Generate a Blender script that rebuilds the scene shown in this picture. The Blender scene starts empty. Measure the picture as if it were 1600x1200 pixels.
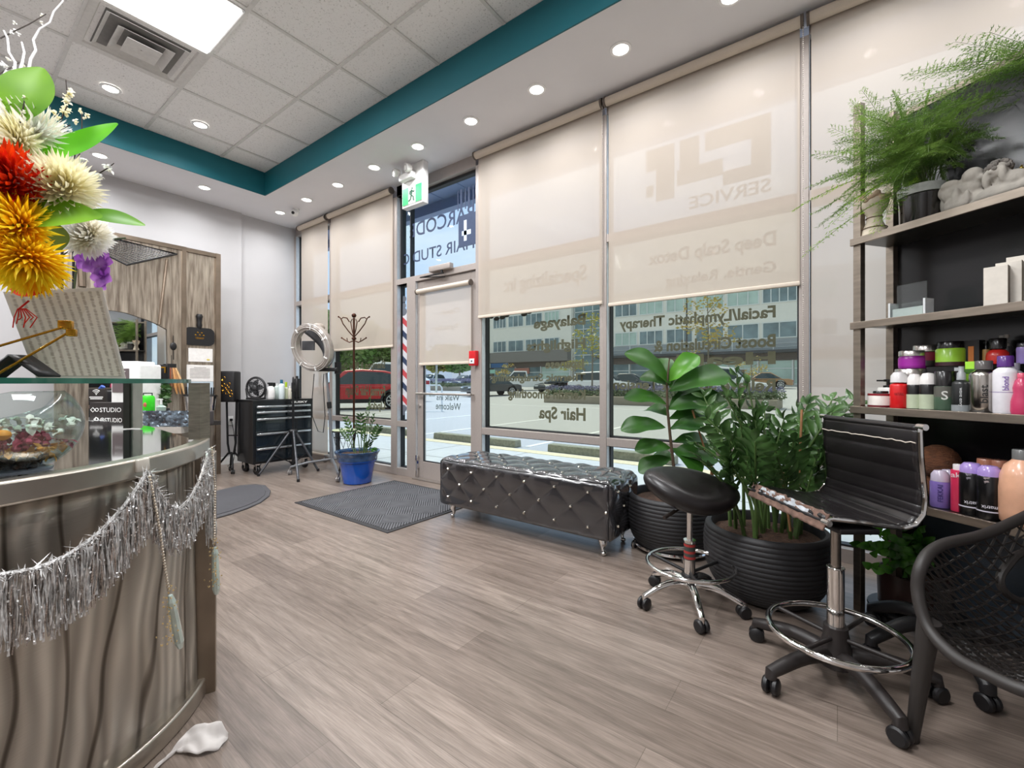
import bpy, bmesh, math, random
from math import sin, cos, pi, radians, sqrt, atan2, hypot
from mathutils import Vector, Matrix, noise as mnoise
V = Vector
# ------------------------------------------------------------------ camera, sky, sun, exposure
SC = bpy.context.scene
C = SC.collection
FPX, TH, CAMH, HV = 682.0, radians(36.7), 1.1, 597.0
cd = bpy.data.cameras.new('camera'); cam = bpy.data.objects.new('camera', cd); C.objects.link(cam)
cam.location = (0, 0, CAMH); cam.rotation_euler = (pi / 2, 0, TH)
cd.sensor_width = 36; cd.lens = FPX / 1600 * 36; cd.shift_y = -(600 - HV) / 1600; cd.clip_start = 0.02; cd.clip_end = 400
SC.camera = cam
SC.view_settings.view_transform = 'Standard'; SC.view_settings.look = 'None'; SC.view_settings.gamma = 1
SC.view_settings.use_curve_mapping = False
SC.view_settings.exposure = 0.3
SC.cycles.max_bounces = 10; SC.cycles.transparent_max_bounces = 24; SC.cycles.glossy_bounces = 5
SC.cycles.sample_clamp_indirect = 6
w = bpy.data.worlds.new('sky'); SC.world = w; w.use_nodes = True
nt = w.node_tree; nt.nodes.clear()
wo = nt.nodes.new('ShaderNodeOutputWorld'); bg = nt.nodes.new('ShaderNodeBackground')
tc = nt.nodes.new('ShaderNodeTexCoord'); mp = nt.nodes.new('ShaderNodeMapping'); mp.inputs['Scale'].default_value = (1.5, 1.5, 4)
nz = nt.nodes.new('ShaderNodeTexNoise'); nz.inputs['Scale'].default_value = 2.2; nz.inputs['Detail'].default_value = 5
rp = nt.nodes.new('ShaderNodeValToRGB')
rp.color_ramp.elements[0].position = 0.42; rp.color_ramp.elements[0].color = (0.50, 0.65, 0.96, 1)
rp.color_ramp.elements[1].position = 0.68; rp.color_ramp.elements[1].color = (0.80, 0.87, 1.0, 1)
nt.links.new(tc.outputs['Generated'], mp.inputs[0]); nt.links.new(mp.outputs[0], nz.inputs['Vector'])
nt.links.new(nz.outputs[0], rp.inputs[0]); nt.links.new(rp.outputs[0], bg.inputs[0]); nt.links.new(bg.outputs[0], wo.inputs[0])
bg.inputs[1].default_value = 1.0
sd = bpy.data.lights.new('sun', 'SUN'); sun = bpy.data.objects.new('sun', sd); C.objects.link(sun)
sd.energy = 2.6; sd.angle = radians(25); sd.color = (1, 0.97, 0.94); sun.rotation_euler = V((.45, -.25, -.85)).to_track_quat('-Z', 'Y').to_euler()
def area(name, loc, sx, sy, power, col=(0.965, 0.98, 1.0), rot=(0, 0, 0), shape='RECTANGLE', spread=180):
    l = bpy.data.lights.new(name, 'AREA'); l.shape = shape; l.size = sx
    if shape == 'RECTANGLE': l.size_y = sy
    l.energy = power; l.color = col; l.spread = radians(spread)
    o = bpy.data.objects.new(name, l); C.objects.link(o); o.location = loc; o.rotation_euler = rot
    return o
CZ, BZ = 3.70, 3.42                       # tile ceiling, bulkhead
WY, WX = 3.34, -6.61                      # inner face of the window wall, far wall
TROFFERS = [(-3.655, 0.64), (-0.855, 0.64), (-3.655, -2.16), (-0.855, -2.16)]
for k, (x, y) in enumerate(TROFFERS): area('panel_lamp', (x, y, CZ - 0.03), 0.6, 1.3, 74)
SPOTS = [(-0.51 + -0.7 * k, 2.89) for k in range(-3, 9)] + [(-6.05, 1.98 - 0.92 * k) for k in range(5)]
for x, y in SPOTS: area('downlight_lamp', (x, y, BZ - 0.012), 0.09, 0.09, 6, shape='DISK', spread=150)
TSPOTS = [(-5.16, 0.975 - 0.68 * k) for k in (-1, 0, 2, 4)]
for x, y in TSPOTS: area('downlight_lamp', (x, y, CZ - 0.012), 0.09, 0.09, 6, shape='DISK', spread=150)

# ------------------------------------------------------------------ measuring
FW = V((-sin(TH), cos(TH), 0)); RT = V((cos(TH), sin(TH), 0)); CAM = V((0, 0, CAMH))
def ray(u, v): return FW + RT * ((u - 800) / FPX) + V((0, 0, (HV - v) / FPX))
def AT(u, v, t): return CAM + ray(u, v) * t
def G(u, v, z=0.0): d = ray(u, v); return CAM + d * ((z - CAMH) / d.z)
def PY(u, v, y=WY): d = ray(u, v); return CAM + d * (y / d.y)
def PX(u, v, x=WX): d = ray(u, v); return CAM + d * (x / d.x)

# ------------------------------------------------------------------ materials
def srgb(c):
    if isinstance(c, str):
        c = c.lstrip('#'); c = [int(c[i:i + 2], 16) / 255 for i in (0, 2, 4)]
    return tuple(((x / 12.92) if x <= 0.04045 else ((x + 0.055) / 1.055) ** 2.4) for x in c[:3]) + (1,)
MT = {}
def M(name, col='#888888', rough=0.5, metal=0.0, noise=None, bump=None, spec=None, coat=0, trans=0, ior=None, emit=None, alpha=None, sheen=0, aniso=0, col2=None):
    if name in MT: return MT[name]
    m = bpy.data.materials.new(name); m.use_nodes = True; n = m.node_tree; p = n.nodes['Principled BSDF']
    c = srgb(col); p.inputs['Base Color'].default_value = c; p.inputs['Roughness'].default_value = rough; p.inputs['Metallic'].default_value = metal
    if spec is not None: p.inputs['Specular IOR Level'].default_value = spec
    if coat: p.inputs['Coat Weight'].default_value = coat; p.inputs['Coat Roughness'].default_value = 0.05
    if trans: p.inputs['Transmission Weight'].default_value = trans
    if ior: p.inputs['IOR'].default_value = ior
    if alpha is not None: p.inputs['Alpha'].default_value = alpha
    if emit: p.inputs['Emission Color'].default_value = srgb(emit[0]); p.inputs['Emission Strength'].default_value = emit[1]
    nse = noise or (30, 0.06)
    t = n.nodes.new('ShaderNodeTexCoord'); mpn = n.nodes.new('ShaderNodeMapping'); nz = n.nodes.new('ShaderNodeTexNoise')
    sc = nse[2] if len(nse) > 2 else (1, 1, 1); mpn.inputs['Scale'].default_value = sc
    nz.inputs['Scale'].default_value = nse[0]; nz.inputs['Detail'].default_value = 4
    n.links.new(t.outputs['Object'], mpn.inputs[0]); n.links.new(mpn.outputs[0], nz.inputs['Vector'])
    r = n.nodes.new('ShaderNodeValToRGB'); k = nse[1]
    r.color_ramp.elements[0].position = 0.3; r.color_ramp.elements[1].position = 0.7
    if col2: r.color_ramp.elements[0].color = srgb(col2); r.color_ramp.elements[1].color = c
    else:
        r.color_ramp.elements[0].color = tuple(x * (1 - k) for x in c[:3]) + (1,); r.color_ramp.elements[1].color = tuple(min(1, x * (1 + k)) for x in c[:3]) + (1,)
    n.links.new(nz.outputs[0], r.inputs[0]); n.links.new(r.outputs[0], p.inputs['Base Color'])
    if bump:
        b = n.nodes.new('ShaderNodeBump'); b.inputs['Strength'].default_value = bump[1]; b.inputs['Distance'].default_value = bump[2] if len(bump) > 2 else 0.005
        nb = n.nodes.new('ShaderNodeTexNoise'); nb.inputs['Scale'].default_value = bump[0]; nb.inputs['Detail'].default_value = 3
        n.links.new(mpn.outputs[0], nb.inputs['Vector']); n.links.new(nb.outputs[0], b.inputs['Height']); n.links.new(b.outputs[0], p.inputs['Normal'])
    MT[name] = m
    return m
def glassmat(name, tint='#f4faf8', refl=0.02, rough=0.0):
    if name in MT: return MT[name]
    m = bpy.data.materials.new(name); m.use_nodes = True; n = m.node_tree; n.nodes.clear()
    o = n.nodes.new('ShaderNodeOutputMaterial'); mx = n.nodes.new('ShaderNodeMixShader'); tr = n.nodes.new('ShaderNodeBsdfTransparent'); gl = n.nodes.new('ShaderNodeBsdfGlossy')
    tr.inputs[0].default_value = srgb(tint); gl.inputs['Roughness'].default_value = rough
    ge = n.nodes.new('ShaderNodeNewGeometry'); dt = n.nodes.new('ShaderNodeVectorMath'); dt.operation = 'DOT_PRODUCT'
    n.links.new(ge.outputs['Normal'], dt.inputs[0]); n.links.new(ge.outputs['Incoming'], dt.inputs[1])
    prev = dt.outputs['Value']
    for op, v1 in (('ABSOLUTE', 0), ('SUBTRACT', 1), ('POWER', 5), ('MULTIPLY_ADD', 0.5)):
        mm = n.nodes.new('ShaderNodeMath'); mm.operation = op
        if op == 'SUBTRACT': mm.inputs[0].default_value = 1; n.links.new(prev, mm.inputs[1])
        else:
            n.links.new(prev, mm.inputs[0]); mm.inputs[1].default_value = v1
            if op == 'MULTIPLY_ADD': mm.inputs[2].default_value = refl
        prev = mm.outputs[0]
    n.links.new(mm.outputs[0], mx.inputs[0]); n.links.new(tr.outputs[0], mx.inputs[1]); n.links.new(gl.outputs[0], mx.inputs[2]); n.links.new(mx.outputs[0], o.inputs[0])
    MT[name] = m; return m
def fabricmat(name, col, tr=0.1, tl=0.35):
    m = bpy.data.materials.new(name); m.use_nodes = True; n = m.node_tree; n.nodes.clear()
    o = n.nodes.new('ShaderNodeOutputMaterial'); d = n.nodes.new('ShaderNodeBsdfDiffuse'); l = n.nodes.new('ShaderNodeBsdfTranslucent'); t = n.nodes.new('ShaderNodeBsdfTransparent')
    d.inputs[0].default_value = srgb(col); l.inputs[0].default_value = srgb(col)
    wv = n.nodes.new('ShaderNodeTexNoise'); wv.inputs['Scale'].default_value = 400; bp = n.nodes.new('ShaderNodeBump'); bp.inputs['Strength'].default_value = 0.1
    n.links.new(wv.outputs[0], bp.inputs['Height']); n.links.new(bp.outputs[0], d.inputs['Normal'])
    a = n.nodes.new('ShaderNodeMixShader'); b = n.nodes.new('ShaderNodeMixShader'); a.inputs[0].default_value = tl; b.inputs[0].default_value = tr
    n.links.new(d.outputs[0], a.inputs[1]); n.links.new(l.outputs[0], a.inputs[2]); n.links.new(a.outputs[0], b.inputs[1]); n.links.new(t.outputs[0], b.inputs[2]); n.links.new(b.outputs[0], o.inputs[0])
    MT[name] = m; return m
def nodemat(name):
    m = bpy.data.materials.new(name); m.use_nodes = True; MT[name] = m
    return m, m.node_tree, m.node_tree.nodes['Principled BSDF']
def leafmat(name, a, b, rough=0.35, tl=0.25, scale=14):
    m, n, p = nodemat(name)
    t = n.nodes.new('ShaderNodeTexCoord'); nz = n.nodes.new('ShaderNodeTexNoise'); nz.inputs['Scale'].default_value = scale
    r = n.nodes.new('ShaderNodeValToRGB'); r.color_ramp.elements[0].position = 0.35; r.color_ramp.elements[1].position = 0.65
    r.color_ramp.elements[0].color = srgb(a); r.color_ramp.elements[1].color = srgb(b)
    n.links.new(t.outputs['Object'], nz.inputs['Vector']); n.links.new(nz.outputs[0], r.inputs[0]); n.links.new(r.outputs[0], p.inputs['Base Color'])
    p.inputs['Roughness'].default_value = rough
    tr = n.nodes.new('ShaderNodeBsdfTranslucent'); mx = n.nodes.new('ShaderNodeMixShader'); mx.inputs[0].default_value = tl
    n.links.new(r.outputs[0], tr.inputs[0]); o = n.nodes['Material Output']
    n.links.new(p.outputs[0], mx.inputs[1]); n.links.new(tr.outputs[0], mx.inputs[2]); n.links.new(mx.outputs[0], o.inputs[0])
    return m

# ------------------------------------------------------------------ shapes
def NB(): return bmesh.new()
def box(bm, c, s, rz=0, bev=0, mat=None):
    r = bmesh.ops.create_cube(bm, size=1)
    m = Matrix.Translation(V(c)) @ (mat or Matrix.Rotation(rz, 4, 'Z')) @ Matrix.Diagonal((s[0], s[1], s[2], 1))
    bmesh.ops.transform(bm, matrix=m, verts=r['verts'])
    if bev:
        es = {e for v in r['verts'] for e in v.link_edges}
        bmesh.ops.bevel(bm, geom=list(es), offset=bev, segments=3, affect='EDGES', profile=0.5)
def box2(bm, a, b, bev=0):
    box(bm, [(a[i] + b[i]) / 2 for i in range(3)], [max(1e-4, abs(a[i] - b[i])) for i in range(3)], bev=bev)
def frame_of(d):
    d = V(d).normalized(); a = V((0, 0, 1)) if abs(d.z) < 0.95 else V((1, 0, 0))
    x = a.cross(d).normalized(); return x, d.cross(x), d
def tube(bm, pts, r, seg=8, closed=False, caps=True):
    pts = [V(p) for p in pts]; n = len(pts); rr = r if isinstance(r, (list, tuple)) else [r] * n
    rings = []; px = None
    for i, p in enumerate(pts):
        if closed: d = pts[(i + 1) % n] - pts[i - 1]
        else: d = pts[min(i + 1, n - 1)] - pts[max(i - 1, 0)]
        if d.length < 1e-9: d = V((0, 0, 1))
        d.normalize()
        if px is None: px, _, _ = frame_of(d)
        px = (px - d * px.dot(d))
        px = px.normalized() if px.length > 1e-6 else frame_of(d)[0]
        py = d.cross(px)
        rings.append([bm.verts.new(p + (px * cos(2 * pi * k / seg) + py * sin(2 * pi * k / seg)) * rr[i]) for k in range(seg)])
    m = n if closed else n - 1
    for i in range(m):
        a, b = rings[i], rings[(i + 1) % n]
        for k in range(seg): bm.faces.new((a[k], a[(k + 1) % seg], b[(k + 1) % seg], b[k]))
    if caps and not closed:
        bm.faces.new(rings[0][::-1]); bm.faces.new(rings[-1])
def rod(bm, a, b, r, seg=12, r2=None): tube(bm, [a, b], [r, r if r2 is None else r2], seg)
def lathe(bm, prof, c=(0, 0, 0), seg=32, mat=None, close=True):
    rings = []; c = V(c)
    for r, z in prof:
        if r < 1e-5: rings.append([bm.verts.new(c + V((0, 0, z)))])
        else: rings.append([bm.verts.new(c + V((r * cos(2 * pi * k / seg), r * sin(2 * pi * k / seg), z))) for k in range(seg)])
    vs = [v for q in rings for v in q]
    for a, b in zip(rings, rings[1:]):
        for k in range(seg):
            k2 = (k + 1) % seg
            if len(a) == 1 and len(b) == 1: continue
            if len(a) == 1: bm.faces.new((a[0], b[k2], b[k]))
            elif len(b) == 1: bm.faces.new((a[k], a[k2], b[0]))
            else: bm.faces.new((a[k], a[k2], b[k2], b[k]))
    if close:
        if len(rings[0]) > 1: bm.faces.new(rings[0][::-1])
        if len(rings[-1]) > 1: bm.faces.new(rings[-1])
    if mat is not None: bmesh.ops.transform(bm, matrix=mat, verts=vs)
    return vs
def axis_mat(p, d):
    x, y, z = frame_of(d); m = Matrix((x, y, z)).transposed().to_4x4(); m.translation = V(p); return m
def ball(bm, c, r, seg=12, sc=(1, 1, 1)):
    q = bmesh.ops.create_uvsphere(bm, u_segments=seg, v_segments=max(6, seg // 2), radius=1)
    bmesh.ops.transform(bm, matrix=Matrix.Translation(V(c)) @ Matrix.Diagonal((r * sc[0], r * sc[1], r * sc[2], 1)), verts=q['verts'])
def torus(bm, c, R, r, n=32, seg=8, d=(0, 0, 1), sq=1):
    x, y, z = frame_of(d)
    tube(bm, [V(c) + x * R * cos(2 * pi * k / n) + y * R * sq * sin(2 * pi * k / n) for k in range(n)], r, seg, closed=True)
def prism(bm, poly, z0, z1, mat=None):
    a = [bm.verts.new((p[0], p[1], z0)) for p in poly]; b = [bm.verts.new((p[0], p[1], z1)) for p in poly]; n = len(poly)
    bm.faces.new(a[::-1]); bm.faces.new(b)
    for i in range(n): bm.faces.new((a[i], a[(i + 1) % n], b[(i + 1) % n], b[i]))
    if mat is not None: bmesh.ops.transform(bm, matrix=mat, verts=a + b)
def sheet(bm, fn, nu, nv, thick=0.0):
    g = [[bm.verts.new(V(fn(i / nu, j / nv))) for j in range(nv + 1)] for i in range(nu + 1)]
    fs = [bm.faces.new((g[i][j], g[i + 1][j], g[i + 1][j + 1], g[i][j + 1])) for i in range(nu) for j in range(nv)]
    return g
def leaf(bm, base, tip, width, nrm=None, droop=0.15, fold=0.25, n=7, shape='oval', wav=0.0):
    base, tip = V(base), V(tip); d = tip - base; L = d.length
    if L < 1e-6: return
    d.normalize(); up = V(nrm) if nrm is not None else V((0, 0, 1))
    side = d.cross(up)
    if side.length < 0.05: side = d.cross(V((1, 0.3, 0)))
    side.normalize(); up = side.cross(d)
    prev = None
    for i in range(n + 1):
        s = i / n
        if shape == 'oval': wd = sin(pi * min(1, s * 0.96 + 0.02)) ** 0.8
        elif shape == 'fiddle': wd = (0.35 + 0.65 * s) * (1 - max(0, s - 0.72) ** 2 * 11) * min(1, s * 5 + .08)
        elif shape == 'lance': wd = sin(pi * s ** 0.7) ** 1.0
        else: wd = 1 - s
        wd = max(0.015, wd) * width / 2
        c = base + d * L * s + up * (L * droop * (sin(pi * s) * 0.9))
        rf = up * (fold * wd)
        wv = up * (wav * L * sin(s * 21))
        row = [bm.verts.new(c + side * wd + rf + wv), bm.verts.new(c + side * wd * .5 + rf * .35), bm.verts.new(c), bm.verts.new(c - side * wd * .5 + rf * .35), bm.verts.new(c - side * wd + rf - wv)]
        if prev:
            for k in range(4): bm.faces.new((prev[k], prev[k + 1], row[k + 1], row[k]))
        prev = row
def needle(bm, a, b, wd):
    a, b = V(a), V(b); d = b - a
    s = d.cross(V((0.3, 0.2, 1)));
    if s.length < 1e-7: return
    s = s.normalized() * wd / 2
    bm.faces.new((bm.verts.new(a - s), bm.verts.new(a + s), bm.verts.new(b)))

# ------------------------------------------------------------------ objects
def finish(name, bm, mat, parent=None, world=False, smooth=True, label=None, kind=None, bev=0, solid=0, sub=0, flip=True, auto=40):
    if world and parent is not None:
        par = parent; mw = Matrix.Identity(4)
        while par is not None:
            mw = par.matrix_basis @ mw; par = par.parent
        bmesh.ops.transform(bm, matrix=mw.inverted(), verts=bm.verts)
    if flip: bmesh.ops.recalc_face_normals(bm, faces=bm.faces)
    me = bpy.data.meshes.new(name)
    if smooth:
        lim = radians(auto)
        for f in bm.faces: f.smooth = True
        for e in bm.edges:
            if len(e.link_faces) == 2 and e.calc_face_angle(0) > lim: e.smooth = False
    bm.to_mesh(me); bm.free()
    me.materials.append(mat)
    o = bpy.data.objects.new(name, me); C.objects.link(o)
    if parent is not None: o.parent = parent
    if label: o['label'] = label
    if kind: o['kind'] = kind
    if solid: md = o.modifiers.new('thick', 'SOLIDIFY'); md.thickness = solid; md.offset = 0
    if sub: md = o.modifiers.new('sub', 'SUBSURF'); md.levels = sub; md.render_levels = sub
    if bev: md = o.modifiers.new('bev', 'BEVEL'); md.width = bev; md.segments = 2; md.limit_method = 'ANGLE'
    return o
def thing(name, label, cat, loc=(0, 0, 0), rz=0, group=None):
    o = bpy.data.objects.new(name, None); C.objects.link(o); o.empty_display_size = 0.05
    o.location = loc; o.rotation_euler = (0, 0, rz); o['label'] = label; o['category'] = cat
    if group: o['group'] = group
    o.matrix_basis = Matrix.Translation(V(loc)) @ Matrix.Rotation(rz, 4, 'Z')
    return o
def tag(o, label, cat, group=None):
    o['label'] = label; o['category'] = cat
    if group: o['group'] = group
    return o
def struct(name, bm, mat, **k):
    return finish(name, bm, mat, kind='structure', **k)
def dup(root, loc=None, rz=None, label=None, group=None):
    r = root.copy(); C.objects.link(r)
    if loc is not None: r.location = loc
    if rz is not None: r.rotation_euler = (0, 0, rz)
    if label: r['label'] = label
    if group: r['group'] = group
    for ch in list(root.children):
        c = ch.copy(); C.objects.link(c); c.parent = r
        for g in ch.children:
            d = g.copy(); C.objects.link(d); d.parent = c
    return r
def text_mesh(body, bold=0.0, ext=0.0, align='LEFT', space=1.0):
    cu = bpy.data.curves.new('t', 'FONT'); cu.body = body; cu.size = 1; cu.offset = bold; cu.extrude = ext; cu.align_x = align; cu.resolution_u = 3; cu.space_character = space
    ob = bpy.data.objects.new('t', cu); me = bpy.data.meshes.new_from_object(ob)
    bpy.data.objects.remove(ob); bpy.data.curves.remove(cu)
    return me
def text_part(name, body, mat, parent, loc, xdir, updir, w=None, h=None, bold=0.015, ext=0.001, label=None, cat=None, group=None, kind=None):
    """lettering that starts at loc and runs along xdir; w = full width, h = capital height"""
    me = text_mesh(body, bold)
    xs = [v.co.x for v in me.vertices]; x0, x1 = min(xs), max(xs)
    sx = (w / (x1 - x0)) if w else None; sy = (h / 0.70) if h else None
    sx = sx or sy; sy = sy or sx
    x = V(xdir).normalized(); y = V(updir).normalized(); z = x.cross(y)
    m = Matrix((x * sx, y * sy, z)).transposed().to_4x4(); m.translation = V(loc) - x * x0 * sx
    if parent is not None: m = parent.matrix_basis.inverted() @ m
    me.transform(m); me.materials.clear(); me.materials.append(mat); me.name = name
    o = bpy.data.objects.new(name, me); C.objects.link(o)
    if parent is not None: o.parent = parent
    if cat: tag(o, label, cat, group)
    elif label: o['label'] = label
    return o
# ================================================================== SETTING
wallm = M('painted_wall', '#bdbbbc', 0.75, noise=(3, 0.02), bump=(160, 0.08, 0.001))
ceilm = M('bulkhead_paint', '#e2e1e4', 0.7, noise=(3, 0.02))
teal = M('teal_paint', '#06626e', 0.6, noise=(3, 0.03))
framem = M('taupe_aluminium', '#a89e98', 0.45, 0.25, noise=(60, 0.03))
framew = M('silver_frame_edge', '#c9ced2', 0.35, 0.4)
blackm = M('black_plastic', '#161517', 0.42)
chrome = M('chrome', '#e8e6e4', 0.07, 1.0)
blackmet = M('black_steel', '#1b1b1d', 0.4, 0.4)
white = M('white_plastic', '#eeeeec', 0.4)
gasket = M('black_gasket', '#15171b', 0.6)
# vinyl plank floor, planks along X
m, n, p = nodemat('vinyl_plank_floor')
L = n.links.new
t = n.nodes.new('ShaderNodeTexCoord'); br = n.nodes.new('ShaderNodeTexBrick')
br.inputs['Scale'].default_value = 1; br.inputs['Brick Width'].default_value = 1.25; br.inputs['Row Height'].default_value = 0.185
br.inputs['Mortar Size'].default_value = 0.0012; br.inputs['Mortar Smooth'].default_value = 0.2; br.offset = 0.37; br.inputs['Bias'].default_value = 0
br.inputs['Color1'].default_value = srgb('#7d7067'); br.inputs['Color2'].default_value = srgb('#988a80'); br.inputs['Mortar'].default_value = srgb('#6e6259')
L(t.outputs['Object'], br.inputs['Vector'])
mp2 = n.nodes.new('ShaderNodeMapping'); mp2.inputs['Scale'].default_value = (1.1, 13, 1); g1 = n.nodes.new('ShaderNodeTexNoise'); g1.inputs['Scale'].default_value = 2.2; g1.inputs['Detail'].default_value = 7; g1.inputs['Roughness'].default_value = 0.65; g1.inputs['Distortion'].default_value = 0.7
mp3 = n.nodes.new('ShaderNodeMapping'); mp3.inputs['Scale'].default_value = (5, 110, 1); g2 = n.nodes.new('ShaderNodeTexNoise'); g2.inputs['Scale'].default_value = 2; g2.inputs['Detail'].default_value = 4
L(t.outputs['Object'], mp2.inputs[0]); L(mp2.outputs[0], g1.inputs['Vector']); L(t.outputs['Object'], mp3.inputs[0]); L(mp3.outputs[0], g2.inputs['Vector'])
r1 = n.nodes.new('ShaderNodeValToRGB'); r1.color_ramp.elements[0].position = 0.3; r1.color_ramp.elements[1].position = 0.7
r1.color_ramp.elements[0].color = (0.50, 0.48, 0.46, 1); r1.color_ramp.elements[1].color = (1.15, 1.15, 1.15, 1)
r2 = n.nodes.new('ShaderNodeValToRGB'); r2.color_ramp.elements[0].position = 0.3; r2.color_ramp.elements[1].position = 0.65
r2.color_ramp.elements[0].color = (0.74, 0.73, 0.72, 1); r2.color_ramp.elements[1].color = (1.08, 1.08, 1.08, 1)
L(g1.outputs[0], r1.inputs[0]); L(g2.outputs[0], r2.inputs[0])
ma = n.nodes.new('ShaderNodeMixRGB'); ma.blend_type = 'MULTIPLY'; ma.inputs[0].default_value = 0.9; mb = n.nodes.new('ShaderNodeMixRGB'); mb.blend_type = 'MULTIPLY'; mb.inputs[0].default_value = 0.9
L(br.outputs[0], ma.inputs[1]); L(r1.outputs[0], ma.inputs[2]); L(ma.outputs[0], mb.inputs[1]); L(r2.outputs[0], mb.inputs[2]); L(mb.outputs[0], p.inputs['Base Color'])
bp = n.nodes.new('ShaderNodeBump'); bp.inputs['Strength'].default_value = 0.25; bp.inputs['Distance'].default_value = 0.002; L(g2.outputs[0], bp.inputs['Height']); L(bp.outputs[0], p.inputs['Normal'])
p.inputs['Roughness'].default_value = 0.29
floorm = m
X0, X1, Y0 = WX, 2.9, -4.4
b = NB(); box2(b, (X0 - .1, Y0 - .1, -0.06), (X1 + .1, WY + 0.1, 0)); struct('floor', b, floorm, smooth=False)
# speckled ceiling tiles
m, n, p = nodemat('ceiling_tile'); L = n.links.new
t = n.nodes.new('ShaderNodeTexCoord'); a = n.nodes.new('ShaderNodeTexNoise'); a.inputs['Scale'].default_value = 90; a.inputs['Detail'].default_value = 3
r = n.nodes.new('ShaderNodeValToRGB'); r.color_ramp.elements[0].position = 0.30; r.color_ramp.elements[1].position = 0.42; r.color_ramp.elements[0].color = srgb('#d2d1cf'); r.color_ramp.elements[1].color = srgb('#f7f6f5')
L(t.outputs['Object'], a.inputs['Vector']); L(a.outputs[0], r.inputs[0]); L(r.outputs[0], p.inputs['Base Color']); p.inputs['Roughness'].default_value = 0.9
bp = n.nodes.new('ShaderNodeBump'); bp.inputs['Strength'].default_value = 0.4; bp.inputs['Distance'].default_value = 0.002; L(a.outputs[0], bp.inputs['Height']); L(bp.outputs[0], p.inputs['Normal'])
tilem = m
b = NB(); box2(b, (X0, Y0, CZ + 0.006), (X1, WY, CZ + 0.1)); struct('ceiling', b, tilem, smooth=False)
TX, TY = -5.70, 2.51
b = NB()
gx = [-3.3 + 0.68 * k for k in range(-3, 10)]; gy = [1.343 + 0.69 * k for k in range(-8, 2)]
for x in gx: box2(b, (x - .013, Y0, CZ - .003), (x + .013, TY, CZ + .01))
for y in gy: box2(b, (TX, y - .013, CZ - .004), (X1, y + .013, CZ + .01))
struct('trim_1', b, M('grid_bar', '#dddcd9', 0.5), smooth=False)
b = NB(); box2(b, (X0, TY + .012, BZ), (X1, WY + .1, BZ + .4)); box2(b, (X0, Y0, BZ), (TX - .012, TY + .012, BZ + .4)); struct('trim_2', b, ceilm, smooth=False)
b = NB(); box2(b, (TX - .012, TY, BZ - .003), (X1, TY + .012, CZ)); box2(b, (TX - .012, Y0, BZ - .003), (TX, TY, CZ)); struct('trim_3', b, teal, smooth=False)
ystep = PX(375, 600).y
b = NB(); box2(b, (X0 - .2, ystep, 0), (X0, WY + .12, BZ + .4)); box2(b, (X0 - .2, Y0, 0), (X0 + .05, ystep, BZ + .4)); struct('wall_left', b, wallm, smooth=False)
b = NB(); box2(b, (X0, Y0 - .2, 0), (X1, Y0, CZ + .1)); struct('wall_back', b, wallm, smooth=False)
b = NB(); box2(b, (X1, Y0, 0), (X1 + .2, WY + .1, CZ + .1)); struct('wall_right', b, wallm, smooth=False)
b = NB(); box2(b, (X0 + .05, Y0, 0), (X0 + .062, ystep, .1)); box2(b, (X0, ystep, 0), (X0 + .012, WY, .1)); struct('baseboard_left', b, white, smooth=False)

# ---- window wall: frames and panes
GY = WY + 0.085
glass = glassmat('window_glass'); glass_t = glassmat('tinted_window_glass', '#eceddf')
HEAD, RT0, RT1, TR0, TR1, SILL = 3.30, 0.575, 0.64, 2.25, 2.315, 0.085
mull = [(-6.61, -6.57), (-5.643, -5.585), (-4.304, -4.197), (-4.012, -3.867), (-2.95, -2.871), (-1.582, -1.522), (-0.198, -0.144), (1.2, 1.26), (2.84, 2.9)]
def winunit(nm, xa, xb, bars, lo=0.0, hi=BZ):
    b = NB()
    box2(b, (xa, WY, HEAD), (xb, WY + .12, hi)); box2(b, (xa, WY, lo), (xb, WY + .12, SILL))
    for z0, z1 in bars: box2(b, (xa, WY, z0), (xb, WY + .12, z1))
    f = struct(nm, b, framem, bev=0.002, smooth=False)
    zs = [SILL] + [z for pr in sorted(bars) for z in pr] + [HEAD]
    for a, c in zip(zs[::2], zs[1::2]):
        q = NB(); box2(q, (xa, GY, a), (xb, GY + .008, c)); finish('pane', q, glass_t if (a == RT1 and nm in ('window_2', 'window_5', 'window_6')) else glass, f, smooth=False)
        q = NB()
        for u0, u1 in ((xa, xa + .012), (xb - .012, xb)): box2(q, (u0, GY - .03, a), (u1, GY + .03, c))
        box2(q, (xa, GY - .03, a), (xb, GY + .03, a + .012)); box2(q, (xa, GY - .03, c - .012), (xb, GY + .03, c))
        finish('gasket', q, gasket, f, smooth=False)
    return f
rail = (RT0, RT1)
wins = [('window_1', -6.57, -5.643, [rail, (TR0, TR1)]), ('window_2', -5.585, -4.304, [rail, (TR0, TR1)]), ('window_3', -4.197, -4.012, [rail, (TR0, TR1)]),
        ('window_5', -2.871, -1.582, [rail, (TR0, TR1)]), ('window_6', -1.522, -0.198, [rail, (TR0, TR1)]), ('window_7', -0.144, 1.2, [rail, (TR0, TR1)]), ('window_8', 1.26, 2.84, [rail, (TR0, TR1)])]
for a in wins: winunit(*a)
b = NB()
for x0, x1 in mull: box2(b, (x0, WY - .004, 0), (x1, WY + .12, HEAD if x1 != -3.867 else TR1))
struct('trim_4', b, framem, bev=0.003, smooth=False)
# light grey inner returns of the mullions
b = NB()
for x0, x1 in mull: box2(b, (x1, WY + .006, SILL), (x1 + .004, WY + .06, HEAD if x1 != -3.867 else TR0))
struct('trim_5', b, framew, smooth=False)
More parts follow.
